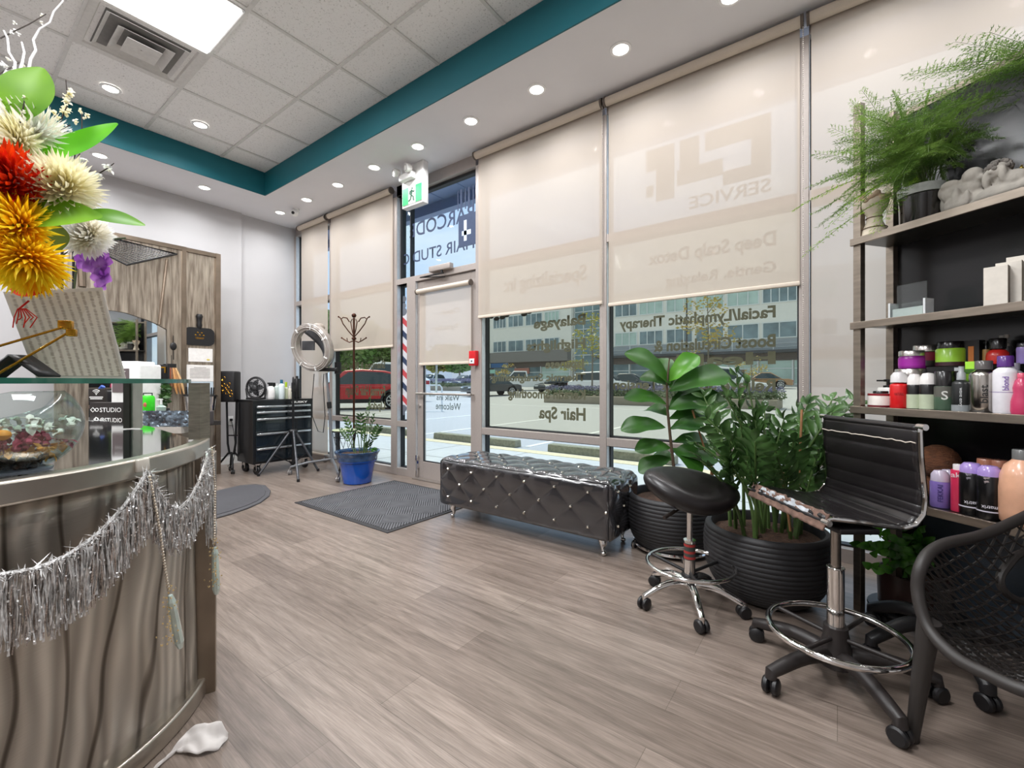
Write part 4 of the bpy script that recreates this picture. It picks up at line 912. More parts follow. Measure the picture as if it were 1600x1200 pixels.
# blue pot
P3 = G(566, 752); P3.y -= .06; t = thing('zz_plant', 'small ZZ plant in a glazed cobalt blue pot by the door', 'potted plant', P3); D3 = (P3 - CAM).dot(FW)
blue = M('cobalt_glaze', '#0046a0', .12, coat=.8, noise=(3, .3)); rimb = M('brown_glaze_rim', '#4b4a55', .2, coat=.6)
hp = .34
b = NB(); lathe(b, [(.135, 0), (.15, .01), (.172, .14), (.19, .235), (.205, .24), (.21, .255)], seg=48, close=False); finish('pot', b, blue, t)
b = NB(); lathe(b, [(.206, .25), (.213, .27), (.212, .29), (.222, .315), (.236, .335), (.236, .348), (.222, .35), (.205, .335), (.2, .3)], seg=48, close=False); finish('rim', b, M('dark_blue_glaze', '#2a4568', .18, coat=.7, noise=(20, .4)), t)
b = NB(); lathe(b, [(0, .318), (.21, .31)], seg=32, close=False)
for v in b.verts: v.co.z += mnoise.noise(v.co * 30) * .01
finish('soil', b, soil, t)
def A3(u, v, d=0): return AT(u, v, D3 + d) - P3
bs, bl = NB(), NB()
for (u, v, d) in [(540, 655, 0), (580, 615, 0), (574, 640, .1), (556, 660, -.05), (592, 668, 0), (535, 672, .1), (563, 650, 0), (585, 650, .1), (570, 672, -.1), (577, 690, -.1)]:
    zz_stem(bs, bl, A3(566 + (u - 566) * .35, 712, d * .5), A3(u, v, d), 6, .055, rnd, bow=.1, r=.006, start=.55)
finish('stem', bs, zz_s, t); finish('leaf_cluster', bl, zz_l, t, flip=False)
bl = NB(); clump(bl, A3(584, 703), (.04, .04, .03), 30, .03); finish('sprout', bl, zz_y, t, flip=False)

# ================================================================== STOOLS AND CHAIRS
def caster(b_, P, d=(1, 0, 0), r=.026, w=.022):
    P = V(P); dd = V(d).normalized()
    for s_ in (-1, 1): lathe(b_, [(0, -w * .42), (r * .8, -w * .42), (r, -w * .2), (r, w * .2), (r * .75, w * .42), (0, w * .42)], seg=18, mat=axis_mat(P + dd * s_ * w * .55 + V((0, 0, r)), dd))
def legs_star(t, n_, R, z_hub, z_end, r0, r1, mat, a0, arch=.06, cm=blackm, nm='leg', flat=1):
    for k in range(n_):
        a = a0 + 2 * pi * k / n_; e = V((cos(a), sin(a), 0))
        pts = [e * (R * s) + V((0, 0, z_hub + (z_end - z_hub) * s ** 1.5 + arch * sin(pi * s) * (1 - s * .4))) for s in [i / 8 for i in range(9)]] + [e * R + V((0, 0, z_end - .02))]
        b = NB(); tube(b, pts, [r0 + (r1 - r0) * i / 9 for i in range(10)], 10); lg = finish(nm, b, mat, t)
        b = NB(); caster(b, e * R, (-sin(a + .5), cos(a + .5), 0), .029, .026); rod(b, e * R + V((0, 0, .03)), e * R + V((0, 0, .06)), .01)
        finish('caster', b, cm, lg)
seatm = M('black_seat_vinyl', '#171314', .33, noise=(5, .15))
P = V((-.583, 2.245, 0)); S = thing('saddle_stool', 'black saddle stool with chrome footring and wheeled chrome base', 'stool', P, TH)
legs_star(S, 5, .235, .10, .062, .022, .014, chrome, radians(-100), arch=.03)
b = NB(); rod(b, (0, 0, .09), (0, 0, .32), .026, 24); rod(b, (0, 0, .32), (0, 0, .325), .029, 24); finish('gas_column', b, chrome, S)
b = NB(); rod(b, (0, 0, .32), (0, 0, .50), .014, 18); finish('piston', b, chrome, S)
b = NB(); lathe(b, [(.0268, .23), (.0268, .31)], seg=24, close=False); o = finish('column_label', b, M('label_dark', '#3c4340', .5), S)
b = NB()
for z in (.235, .262, .295): lathe(b, [(.0272, z), (.0272, z + .012)], seg=24, close=False)
finish('red_band', b, M('label_red', '#a8322f', .5), o)
b = NB(); torus(b, (0, 0, .205), .20, .0095, 56, 10); finish('foot_ring', b, chrome, S)
b = NB()
for k in range(3): a = .3 + k * 2 * pi / 3; rod(b, (0, 0, .16), (cos(a) * .2, sin(a) * .2, .203), .008)
torus(b, (0, 0, .15), .03, .01); finish('ring_spoke', b, blackm, S)
b = NB(); box(b, (0, 0, .508), (.16, .12, .02), bev=.004); rod(b, (-.02, -.02, .5), (-.14, -.10, .475), .005); rod(b, (-.1, -.07, .485), (-.165, -.115, .468), .009); finish('tilt_lever', b, M('dark_bracket', '#3d3532', .4, .6), S)
b = NB()
def saddle(s, q):
    a = s * 2 * pi; ph = (q - .5) * pi
    x = cos(a); y = sin(a); R1 = .215 + .02 * abs(x) ; cr = cos(ph) ** .45 if cos(ph) > 0 else 0
    X = x * R1 * cr; Y = y * (.172 - .02 * x * x) * cr; Z = sin(ph)
    z = Z * .06
    if Z > 0: z += .022 * (abs(X) / .22) ** 2.2 * (1 if X < 0 else .75) - .012 * max(0, 1 - (Y / .15) ** 2 - (X / .12) ** 2)
    else: z += .022 * (abs(X) / .22) ** 2.2
    return (X, Y, .565 + z)
sheet(b, saddle, 48, 20); bmesh.ops.remove_doubles(b, verts=b.verts, dist=.0006); st = finish('seat', b, seatm, S)
st.matrix_basis = Matrix.Translation((0, 0, .565)) @ Matrix.Rotation(radians(9), 4, 'Y') @ Matrix.Rotation(radians(19), 4, 'X') @ Matrix.Translation((0, 0, -.56))
# drafting chair
ribm = M('cracked_ribbed_vinyl', '#1d1a1b', .27, noise=(6, .2)); wear = M('worn_backing', '#6b5348', .85, noise=(30, .35), bump=(60, .5, .004)); plas = M('dark_brown_plastic', '#262120', .45)
P = V((-.005, 2.01, 0)); S = thing('drafting_chair', 'tall black ribbed vinyl drafting chair with peeling front edge', 'chair', P, TH)
# local +x = camera right, +y = away
legs_star(S, 5, .29, .085, .075, .03, .02, plas, radians(-21.7), arch=.03)
b = NB(); lathe(b, [(0, .05), (.055, .06), (.05, .12), (.04, .16), (.038, .2), (0, .2)], seg=28); finish('hub', b, plas, S)
b = NB(); rod(b, (0, 0, .17), (0, 0, .415), .027, 26); torus(b, (0, 0, .415), .026, .003, 26, 6); torus(b, (0, 0, .26), .027, .003, 26, 6); finish('gas_column', b, chrome, S)
b = NB(); rod(b, (0, 0, .41), (0, 0, .585), .0165, 20); finish('piston', b, M('satin_chrome', '#9c958e', .25, 1), S)
b = NB(); torus(b, (0, 0, .175), .215, .0115, 64, 12); finish('foot_ring', b, chrome, S)
b = NB()
for k in range(4): a = .5 + k * pi / 2; rod(b, (0, 0, .16), (cos(a) * .21, sin(a) * .21, .172), .008)
finish('ring_spoke', b, plas, S)
def dprof(q):     # seat profile in x,z: q 0 front -> 1 top of back
    pts = [(-.10, .607), (-.085, .622), (0, .612), (.10, .596), (.17, .588), (.215, .60), (.243, .635), (.25, .69), (.243, .76), (.235, .84), (.232, .93), (.236, .945)]
    f = q * (len(pts) - 1); i = min(len(pts) - 2, int(f)); f -= i
    return V((pts[i][0] * (1 - f) + pts[i + 1][0] * f, 0, pts[i][1] * (1 - f) + pts[i + 1][1] * f))
yw0, yw1 = -.08, .38
b = NB()
def sling(s, q):
    p_ = dprof(.04 + .95 * q); dn = (dprof(min(1, .05 + .95 * q)) - dprof(.03 + .95 * q)).normalized(); nr = V((-dn.z, 0, dn.x))
    rib = abs(sin(q * pi * 12)) ** .5 * .006
    s2 = yw0 + (yw1 - yw0) * s; return p_ + V((0, s2, 0)) + nr * (rib + mnoise.noise(V((s * 4, q * 9, 0))) * .004)
g_ = sheet(b, sling, 24, 170); finish('ribbed_sling', b, ribm, S, solid=.008, auto=70)
b = NB()
def wearf(s, q):
    p_ = dprof(0.0 + .085 * q); return V((p_.x - .012 + q * .01 + mnoise.noise(V((s * 14, q * 3, 3))) * .012 * q, yw0 - .01 + (yw1 - yw0 + .02) * s, p_.z + .012 - .038 * (1 - q) + mnoise.noise(V((s * 20, q * 4, 1))) * .006 + q * .006))
sheet(b, wearf, 50, 8); finish('worn_front_edge', b, wear, S, solid=.006, label='peeling front edge with brown backing showing')
b = NB(); sheet(b, lambda s, q: wearf(.15 + s * .7, .45 + q * .4) + V((0, 0, .006 + mnoise.noise(V((s * 9, q * 5, 7))) * .004)), 24, 4); finish('tear_patch', b, M('torn_grey_vinyl', '#a9aeb3', .6, noise=(25, .4)), S, solid=.002)
for y in (yw0 - .006, yw1 + .006):
    b = NB(); tube(b, [dprof(k / 40) + V((0, y, 0)) for k in range(1, 40)], .0085, 8); finish('side_rail', b, chrome, S)
    s_ = -1 if y < 0 else 1
    for q in (0.01, .985):
        b = NB(); rod(b, dprof(q) + V((0, y - .018 * s_ * -1, 0)), dprof(q) + V((0, y + s_ * .0, 0)) + V((0, -s_ * .012, 0)), .011, 20)
        finish('rail_knob', b, chrome, S)
for q in (.01, .985):
    b = NB(); rod(b, dprof(q) + V((0, yw0, 0)), dprof(q) + V((0, yw1, 0)), .008); finish('cross_bar', b, blackm, S)
b = NB(); box(b, (0.02, .06, .575), (.14, .3, .02), bev=.005); box(b, (0, 0, .575), (.05, .05, .04)); finish('seat_plate', b, blackm, S)
# torn edging on the back
b = NB()
tube(b, [dprof(.86) + V((-.012, yw0 + (yw1 - yw0) * k / 24, .004 + mnoise.noise(V((k * .7, 0, 0))) * .006)) for k in range(25)], .0022, 5)
finish('torn_seam', b, M('torn_thread', '#c9beb2', .8), S)

# lattice armchair
am = M('anthracite_resin', '#2b2725', .5, noise=(10, .05))
P = G(1425, 1157); S = thing('lattice_armchair', 'dark resin armchair with open lattice shell at the right edge', 'armchair', P)
RIM = [(1434, 925, 1.32), (1441, 880, 1.33), (1470, 852, 1.37), (1535, 836, 1.41), (1600, 808, 1.45), (1690, 765, 1.48), (1780, 770, 1.42), (1850, 850, 1.28), (1870, 950, 1.14), (1820, 1060, 1.02), (1730, 1105, .99), (1610, 1082, 1.05), (1545, 1055, 1.12), (1490, 1025, 1.2), (1450, 980, 1.28)]
RP = [AT(*q) for q in RIM]; N_ = len(RP)
def cr(i, f):
    p0, p1, p2, p3 = [RP[(i + k) % N_] for k in (-1, 0, 1, 2)]
    return .5 * ((2 * p1) + (p2 - p0) * f + (2 * p0 - 5 * p1 + 4 * p2 - p3) * f * f + (3 * p1 - p0 - 3 * p2 + p3) * f ** 3)
LOOP = [cr(i, k / 8) for i in range(N_) for k in range(8)]; NL = len(LOOP)
cen = AT(1655, 985, 1.32)
b = NB(); tube(b, LOOP, .0165, 12, closed=True); finish('rim', b, am, S, world=True)
def shell(x, y):
    r_ = min(1, hypot(x, y)); a = (atan2(y, x) / (2 * pi)) % 1 * NL; i = int(a); f = a - i
    e = LOOP[i % NL].lerp(LOOP[(i + 1) % NL], f)
    return cen.lerp(e, r_) + (FW * .06 + V((0, 0, -.10)) + RT * .03) * (1 - r_ ** 2.2)
hole = (-.42, .12, .27)      # where the opening sits in the disc
# find disc coordinates of the opening near the visible back panel
best = min(((ix / 40, iy / 40) for ix in range(-36, 37) for iy in range(-36, 37) if hypot(ix, iy) < 33), key=lambda q: (lambda P_: (800 + FPX * (P_ - CAM).dot(RT) / (P_ - CAM).dot(FW) - 1592) ** 2 + (HV - FPX * (P_.z - CAMH) / (P_ - CAM).dot(FW) - 905) ** 2)(shell(*q)))
hole = (best[0], best[1], .17)
b = NB(); lim = lambda x, y: hypot(x, y) < .995 and hypot((x - hole[0]), (y - hole[1])) > hole[2] * .98
for k in range(-16, 17):
    c0 = k * .088
    for sg in (1, -1):
        run = []
        for j in range(-60, 61):
            s_ = j / 60 * 1.42; x = (s_ + c0) * .7071; y = (s_ - c0) * .7071 * sg
            x, y = (x, y) if sg > 0 else (x, y)
            if lim(x, y): run.append(shell(x, y))
            else:
                if len(run) > 2: tube(b, run, .0035, 5)
                run = []
        if len(run) > 2: tube(b, run, .0035, 5)
for k in range(-11, 12):
    run = []
    for j in range(-50, 51):
        x, y = j / 50, k * .088
        if lim(x, y): run.append(shell(x, y))
        else:
            if len(run) > 2: tube(b, run, .003, 5)
            run = []
    if len(run) > 2: tube(b, run, .003, 5)
finish('lattice_shell', b, am, S, world=True)
b = NB(); tube(b, [shell(hole[0] + hole[2] * cos(a) * (1 + .10 * cos(3 * a)), hole[1] + hole[2] * sin(a) * (1 + .10 * cos(3 * a))) for a in [2 * pi * k / 36 for k in range(36)]], .012, 8, closed=True); finish('opening_ring', b, am, S, world=True)
for (u, v, tt_, gu, gv) in [(1452, 970, 1.29, 1425, 1157), (1640, 1085, 1.04, 1655, 1450), (1860, 960, 1.15, 1900, 1300)]:
    g_ = G(gu, gv); b = NB(); tube(b, [AT(u, v, tt_), AT(u, v, tt_).lerp(g_, .35), g_ + V((0, 0, .0))], [.028, .024, .016], 12); finish('leg', b, am, S, world=True)
g_ = G(1720, 1060); b = NB(); tube(b, [AT(1690, 790, 1.47), AT(1700, 930, 1.5), g_], [.024, .024, .016], 12); finish('leg', b, am, S, world=True)
# star base of the styling chair behind it
P = G(1475, 1035); S = thing('office_chair_base', 'black five-star wheeled chair base behind the lattice armchair', 'chair base', P, TH)
legs_star(S, 5, .27, .12, .08, .032, .022, blackm, radians(-112), arch=.05)
b = NB(); rod(b, (0, 0, .08), (0, 0, .30), .03, 20); finish('column', b, blackm, S)
# ================================================================== DISPLAY SHELVING UNIT
steel = M('aged_brushed_steel', '#8d8276', .38, .85, noise=(6, .18, (1, 1, 8)), bump=(40, .1, .001)); blk = M('black_gloss_panel', '#131214', .22, noise=(4, .2))
shelfm = M('dark_shelf_top', '#2a2725', .3, .3, noise=(10, .2))
q0 = G(1337, 953); DS = (-(FW * .96) + RT * .28).normalized(); DN = (RT * .96 + FW * .28).normalized(); DN = (DN - DS * DN.dot(DS)).normalized()
SHR = atan2(DS.y, DS.x)
def SH(s, d, z): q = q0 + DS * s + DN * d; return V((q.x, q.y, z))
def shelf_s(u, d):     # distance along the shelf for a picture column at depth d
    k = (u - 800) / FPX; o = q0 + DN * d
    return (k * o.dot(FW) - o.dot(RT)) / (DS.dot(RT) - k * DS.dot(FW))
def sbox(b, s0, s1, d0, d1, z0, z1, bev=0):
    m_ = Matrix((DS, DN, V((0, 0, 1)))).transposed().to_4x4()
    c = SH((s0 + s1) / 2, (d0 + d1) / 2, (z0 + z1) / 2); box(b, c, (abs(s1 - s0), abs(d1 - d0), abs(z1 - z0)), mat=m_, bev=bev)
T = thing('display_shelf', 'tall shelving unit with brushed steel edges and black back panel', 'shelving unit', q0, SHR)
SL_ = 1.5; DD = .25
ZS = [1.79, 1.386, .982, .577]
for (s0, d0, nm) in ((0, 0, 'front'), (0, DD - .03, 'rear')):
    b = NB(); sbox(b, s0 - .012, s0 + .022, d0, d0 + .032, 0, 2.44); finish('post', b, steel, T, world=True, bev=.002, smooth=False)
b = NB(); sbox(b, SL_ - .03, SL_, 0, .032, 0, 2.44); finish('post', b, steel, T, world=True, smooth=False)
b = NB(); sbox(b, .02, SL_, DD, DD + .012, .3, 2.40); finish('back_panel', b, blk, T, world=True, smooth=False)
b = NB(); sbox(b, .0, SL_, DD - .006, DD + .018, 2.39, 2.42); finish('top_rail', b, steel, T, world=True, smooth=False)
for z in ZS:
    b = NB(); sbox(b, -.005, SL_, .0, DD, z - .02, z); sh = finish('shelf', b, shelfm, T, world=True, smooth=False)
    b = NB(); sbox(b, -.018, SL_, -.014, .0, z - .032, z + .002, bev=.002); finish('edge_trim', b, steel, sh, world=True, smooth=False)
b = NB(); sbox(b, .0, .03, -.0, .03, 0, .0); b.clear(); sbox(b, .12, .16, .02, .06, 0, .577); finish('post', b, steel, T, world=True, smooth=False)
b = NB(); sbox(b, .14, SL_, DD - .02, DD - .005, 0, .54); finish('lower_back_panel', b, M('lower_panel', '#39424c', .3, .3), T, world=True, smooth=False)

def pr(h, r, kind):
    if kind == 'cyl': return [(0, 0), (r * .94, 0), (r, .003), (r, h - .006), (r * .92, h), (0, h)]
    if kind == 'shoulder': return [(0, 0), (r * .94, 0), (r, .004), (r, h * .86), (r * .93, h * .92), (r * .6, h * .98), (r * .42, h), (0, h)]
    if kind == 'round': return [(0, 0), (r * .8, 0), (r * .95, h * .05), (r, h * .2), (r, h * .55), (r * .93, h * .75), (r * .75, h * .9), (r * .45, h * .98), (r * .4, h), (0, h)]
    if kind == 'pear': return [(0, 0), (r * .9, 0), (r, h * .08), (r * .97, h * .35), (r * .72, h * .58), (r * .8, h * .72), (r * .6, h * .92), (r * .35, h), (0, h)]
def bottle(label, u, d, z, h, rpx, body, kind='cyl', cap=None, capk='cyl', caph=.25, label_band=None, txt=None, name='bottle', cat='bottle', group=None, s=None, capr=.9, neckr=None, metal=0, rough=.3):
    """h total height; rpx half width in the picture; body colour; cap colour; band (z0,z1,colour) as fractions"""
    s = shelf_s(u, d) if s is None else s; P = SH(s, d, z); tq = (P - CAM).dot(FW); r = rpx * tq / FPX / sqrt(1 + ((u - 800) / FPX) ** 2) ** .0
    t = thing(name, label, cat, P, SHR, group)
    hb = h * (1 - caph) if cap else h
    mt = M('bottle_' + body[1:] + ('m' if metal else ''), body, rough, metal, coat=.2)
    b = NB(); lathe(b, pr(hb, r, kind), seg=24); bo = finish('body', b, mt, t)
    if cap:
        cm_ = M('cap_' + cap[1:] + capk, cap, .25, .9 if capk == 'metal' else 0, coat=.3)
        b = NB(); hc = h - hb
        if capk in ('cyl', 'metal'): lathe(b, [(0, hb), (r * capr, hb), (r * capr, h - .003), (r * capr - .002, h), (0, h)], seg=24)
        elif capk == 'pump':
            lathe(b, [(0, hb), (r * .5, hb), (r * .5, hb + hc * .25), (r * .16, hb + hc * .3), (r * .16, hb + hc * .7), (r * .45, hb + hc * .72), (r * .45, h), (0, h)], seg=16); box(b, (-r * .6, 0, hb + hc * .85), (r * 1.2, r * .35, hc * .2))
        elif capk == 'spray':
            lathe(b, [(0, hb), (r * .5, hb), (r * .46, hb + hc * .5), (r * .3, hb + hc * .6), (r * .3, h), (0, h)], seg=16); box(b, (-r * .25, 0, h - hc * .2), (r * .9, r * .4, hc * .25)); 
        elif capk == 'dome': lathe(b, [(0, hb), (r * .95, hb), (r * .9, hb + hc * .6), (r * .6, hb + hc * .92), (0, h)], seg=20)
        finish('cap', b, cm_, t)
    if label_band:
        for z0, z1, c_ in (label_band if isinstance(label_band, list) else [label_band]):
            b = NB(); lathe(b, [(r * 1.004 + .0004, hb * z0), (r * 1.004 + .0004, hb * z1)], seg=24, close=False); finish('label_band', b, M('band_' + c_[1:], c_, .4), t)
    if txt:
        body_t, col_, hz, hh, wid, vert = txt
        view = (P - CAM); view.z = 0; view.normalize(); xr = V((-view.y, view.x, 0)) * -1
        xr = RT if (xr.dot(RT) < 0) else xr
        face_ = P - view * (r + .0012); upd = V((0, 0, 1))
        if vert == 'up': me = text_part('print', body_t, M('print_' + col_[1:], col_, .5), t, face_ + V((0, 0, hb * hz)) + xr * hh / 2, V((0, 0, 1)), -xr, w=wid, h=hh, bold=.01)
        elif vert == 'down': text_part('print', body_t, M('print_' + col_[1:], col_, .5), t, face_ + V((0, 0, hb * hz)) - xr * hh / 2, V((0, 0, -1)), xr, w=wid, h=hh, bold=.01)
        elif vert == 'flip': text_part('print', body_t, M('print_' + col_[1:], col_, .5), t, face_ + V((0, 0, hb * hz)) + xr * wid / 2, -xr, V((0, 0, -1)), w=wid, h=hh, bold=.01)
        else: text_part('print', body_t, M('print_' + col_[1:], col_, .5), t, face_ + V((0, 0, hb * hz)) - xr * wid / 2, xr, V((0, 0, 1)), w=wid, h=hh, bold=.01)
    return t
Z3 = ZS[2] + .001
# third shelf, front row
bottle('low white jar with dark red base, leftmost on the product shelf', 1376, .07, Z3, .075, 16, '#e7dfd8', 'cyl', cap='#191818', caph=.16, capr=.6, label_band=[(0, .14, '#6a1522'), (.84, 1, '#8a1c28')], name='jar', cat='jar')
bottle('white jar with black pump behind the low white jar on the product shelf', 1388, .14, Z3, .13, 13, '#ece9e4', 'cyl', cap='#151515', capk='pump', caph=.3, name='jar', cat='jar')
bottle('red pump bottle with clear frosted cap on the product shelf', 1405, .05, Z3, .165, 11.5, '#d81e22', 'shoulder', cap='#dfdcdc', capk='dome', caph=.3, txt=('NATURAL', '#8d0f12', .5, .012, .032, 'h'))
bottle('red bottle tucked behind the red pump bottle', 1418, .11, Z3, .125, 10, '#cf2026', 'cyl', cap='#dfdcdc', capk='dome', caph=.2)
bottle('black and pearly silver bottle with white pump cap, left one of the two', 1429, .055, Z3, .155, 9.5, '#161516', 'cyl', cap='#ebe7e4', capk='dome', caph=.32, label_band=(.02, .6, '#b9c3a8'))
bottle('black and pearly silver bottle with white pump cap, right one of the two', 1450, .05, Z3, .158, 10.5, '#161516', 'cyl', cap='#ebe7e4', capk='dome', caph=.32, label_band=(.02, .6, '#b9c3a8'))
bottle('dark green bottle with black cap and silver swirl on the product shelf', 1476, .06, Z3, .162, 12.5, '#4c6350', 'cyl', cap='#1b191a', caph=.38, capr=.96, label_band=(.55, .98, '#5d5c55'), txt=('S', '#d8d8d2', .45, .035, .02, 'h'))
bottle('black spray bottle with clear cap on the product shelf', 1502, .05, Z3, .18, 11, '#232526', 'shoulder', cap='#9fa3a5', capk='spray', caph=.3, label_band=(.0, .2, '#8b9092'), txt=('wave envy', '#c9cccd', .75, .010, .075, 'down'))
s_ = shelf_s(1522, .1); T2 = thing('product_box', 'lime green upright carton behind the silver can', 'box', SH(s_, .1, Z3), SHR); b = NB(); box2(b, (-.018, -.02, 0), (.018, .02, .2)); finish('carton', b, M('lime_carton', '#a5e03f', .5), T2, smooth=False); b = NB(); box2(b, (-.019, -.0205, .15), (.019, .0205, .17)); finish('printed_band', b, M('dark_print', '#3c6a1f', .5), T2, smooth=False)
bottle('tall silver aerosol can printed with the word blast', 1537, .055, Z3, .2, 16.5, '#b9b4ae', 'shoulder', cap='#5a5654', caph=.17, capr=.62, metal=1, rough=.2, txt=('blast', '#1b1a1a', .22, .022, .07, 'up'))
bottle('pink and silver slim bottle right behind the silver can', 1556, .1, Z3, .15, 7, '#b86a78', 'cyl', cap='#c9c9c9', caph=.1, metal=1)
bottle('white bottle with purple cap and purple label on the product shelf', 1571, .045, Z3, .215, 14, '#e9e6ec', 'shoulder', cap='#5a2f80', caph=.19, capr=.66, label_band=(.45, .46, '#7a55a0'), txt=('blond', '#7b58a8', .5, .016, .05, 'up'))
bottle('bright pink curvy bottle at the right end of the product shelf', 1597, .04, Z3, .15, 13, '#c33a63', 'pear', cap='#d9536f', caph=.12, capr=.4)
bottle('grey bottle behind the white bottle with purple cap', 1586, .13, Z3, .19, 11, '#a7a3ab', 'shoulder', cap='#8d8894', caph=.15, capr=.5)
# riser and stacked jars at the back
rs = thing('shelf_riser', 'tall black riser box holding the rear row of jars', 'riser', SH(.1, .19, Z3), SHR)
b = NB(); sbox(b, shelf_s(1456, .19), shelf_s(1605, .19), .155, .235, Z3, Z3 + .185); finish('box', b, blk, rs, world=True, smooth=False)
ZR = Z3 + .187
rs = thing('shelf_riser', 'low grey riser box under the stacked purple jars', 'riser', SH(.1, .16, Z3), SHR)
b = NB(); sbox(b, shelf_s(1404, .16), shelf_s(1443, .16), .12, .21, Z3, Z3 + .075); finish('box', b, M('grey_riser', '#77736f', .5), rs, world=True, smooth=False)
bottle('silver lidded dark jar under the purple jar on the product shelf', 1424, .16, Z3 + .077, .10, 20, '#6a1c3a', 'cyl', cap='#cfcac5', capk='metal', caph=.35, capr=1.0, name='jar', cat='jar')
bottle('magenta jar with silver lid stacked on another jar', 1426, .16, Z3 + .179, .082, 17, '#8d1a8c', 'cyl', cap='#cfcac5', capk='metal', caph=.3, capr=1.0, name='jar', cat='jar', label_band=(.2, .8, '#a928a6'))
bottle('dark jar with ribbed silver lid behind the magenta jar', 1447, .2, ZR, .098, 16, '#231a20', 'cyl', cap='#cfcac5', capk='metal', caph=.3, capr=1.0, name='jar', cat='jar', label_band=(.4, .95, '#7c1236'))
bottle('lime green jar with black lid on the rear row', 1486, .18, ZR, .105, 18, '#9ccf3c', 'cyl', cap='#1b1617', caph=.28, capr=.9, name='jar', cat='jar', label_band=[(0, .22, '#3a1a22')])
s_ = shelf_s(1518, .2); T2 = thing('product_box', 'black upright carton with orange stripe on the rear row', 'box', SH(s_, .2, ZR), SHR); b = NB(); box2(b, (-.035, -.02, 0), (.035, .02, .105)); finish('carton', b, M('black_carton', '#171415', .4), T2, smooth=False); b = NB(); box2(b, (.0, -.0215, .0), (.018, -.02, .08)); finish('printed_stripe', b, M('orange_print', '#c8742c', .5), T2, smooth=False)
bottle('slim tan spray bottle on the rear row', 1541, .2, ZR, .1, 4.5, '#a9834c', 'cyl', cap='#1a1817', capk='spray', caph=.35)
bottle('round red bottle with black cap on the rear row', 1559, .18, ZR, .105, 13, '#cf2f2a', 'round', cap='#191617', caph=.4, capr=.75)
bottle('dark bottle with grey pump on the rear row', 1573, .2, ZR, .12, 7, '#2b2a2c', 'cyl', cap='#8c857c', capk='pump', caph=.4)
bottle('lavender bottle at the right end of the rear row', 1601, .17, ZR, .08, 9, '#9a86c6', 'cyl', cap='#2a2630', caph=.2)
# second shelf
Z2 = ZS[1] + .001
t = thing('brochure_holder', 'clear acrylic card holder with white card on the upper shelf', 'holder', SH(shelf_s(1424, .08), .08, Z2), SHR)
acr = glassmat('clear_acrylic', '#eef3f2', .06)
b = NB(); box2(b, (-.058, .0, .004), (.058, .003, .155)); box2(b, (-.07, -.03, 0), (.07, .02, .004)); box2(b, (-.07, -.032, .0), (.07, -.030, .065)); finish('acrylic_sheet', b, acr, t, smooth=False)
b = NB(); box2(b, (-.072, -.034, 0), (-.064, .02, .075)); box2(b, (.064, -.034, 0), (.072, .02, .075)); finish('side_wall', b, M('frosted_acrylic', '#dcdfe0', .3), t, smooth=False)
b = NB(); box2(b, (-.058, -.027, .004), (.058, -.024, .045)); finish('card', b, M('white_card', '#ecebe8', .6), t, smooth=False)
for k, (u, d, h, wd, lab) in enumerate([(1557, .04, .148, .062, 'white carton with brown side, front one of three on the upper shelf'), (1577, .085, .165, .066, 'white carton with brown side, middle one of three on the upper shelf'), (1600, .13, .188, .085, 'white carton with brown side, tallest rear one of three on the upper shelf')]):
    t = thing('product_box', lab, 'box', SH(shelf_s(u, d), d, Z2), SHR + radians(18), 'white cartons on the upper shelf')
    b = NB(); box2(b, (-wd / 2, -.02, 0), (wd / 2, .024, h), bev=.001); finish('carton', b, M('cream_carton', '#dfd8cd', .6), t, smooth=False)
    b = NB(); box2(b, (wd / 2, -.0205, 0), (wd / 2 + .001, .0245, h)); finish('side_print', b, M('taupe_print', '#7e7264', .6), t, smooth=False)
# fourth shelf
Z4 = ZS[3] + .001
for k, (u, d, lab) in enumerate([(1469, .05, 'pale violet bottle with clear pump, front one of two on the lower shelf'), (1482, .1, 'pale violet bottle with clear pump, rear one of two on the lower shelf')]):
    bottle(lab, u, d, Z4, .155, 12, '#8d76c4', 'cyl', cap='#cfc4d8', capk='dome', caph=.3, txt=('FEKKAI', '#4b3c86', .25, .016, .07, 'up') if k == 0 else None, group='violet pump bottles')
bottle('slim pink spray bottle with clear cap on the lower shelf', 1497, .045, Z4, .19, 8.5, '#d8345a', 'cyl', cap='#e3dcdc', caph=.12, capr=.7, txt=('ake', '#f3dfe2', .83, .02, .04, 'h'))
for k, (u, d, lab) in enumerate([(1518, .05, 'black bottle standing on its cap with lilac top, left one of two'), (1546, .035, 'black bottle standing on its cap with lilac top, right one of two')]):
    bb_ = bottle(lab, u, d, Z4, .205, 14.5, '#121112', 'cyl', cap='#a98fd0', capk='dome', caph=.2, label_band=(.18, .21, '#d9d4e2'), txt=('matrix', '#e6e2ec', .34, .014, .042, 'flip'), group='black bottles with lilac tops')
    view = (bb_.location - CAM); view.z = 0; view.normalize(); xr = V((view.y, -view.x, 0)); xr = RT
    text_part('print', 'total results', M('print_e6e2ec', '#e6e2ec', .5), bb_, bb_.location - view * (.0345) + xr * .022 + V((0, 0, .13)), (0, 0, -1), xr, w=.065, h=.008, bold=.01)
    text_part('print', 'Unbreak', M('print_e6e2ec', '#e6e2ec', .5), bb_, bb_.location - view * (.0345) + xr * .024 + V((0, 0, .150)), -xr, (0, 0, -1), w=.046, h=.010, bold=.02)
    text_part('print', 'My Blonde', M('print_e6e2ec', '#e6e2ec', .5), bb_, bb_.location - view * (.0345) + xr * .024 + V((0, 0, .163)), -xr, (0, 0, -1), w=.046, h=.009, bold=.02)
bottle('large peach bottle with grey cap at the right of the lower shelf', 1597, .055, Z4, .275, 26, '#e0ab8c', 'round', cap='#6f6f6e', caph=.13, capr=.42, txt=None)
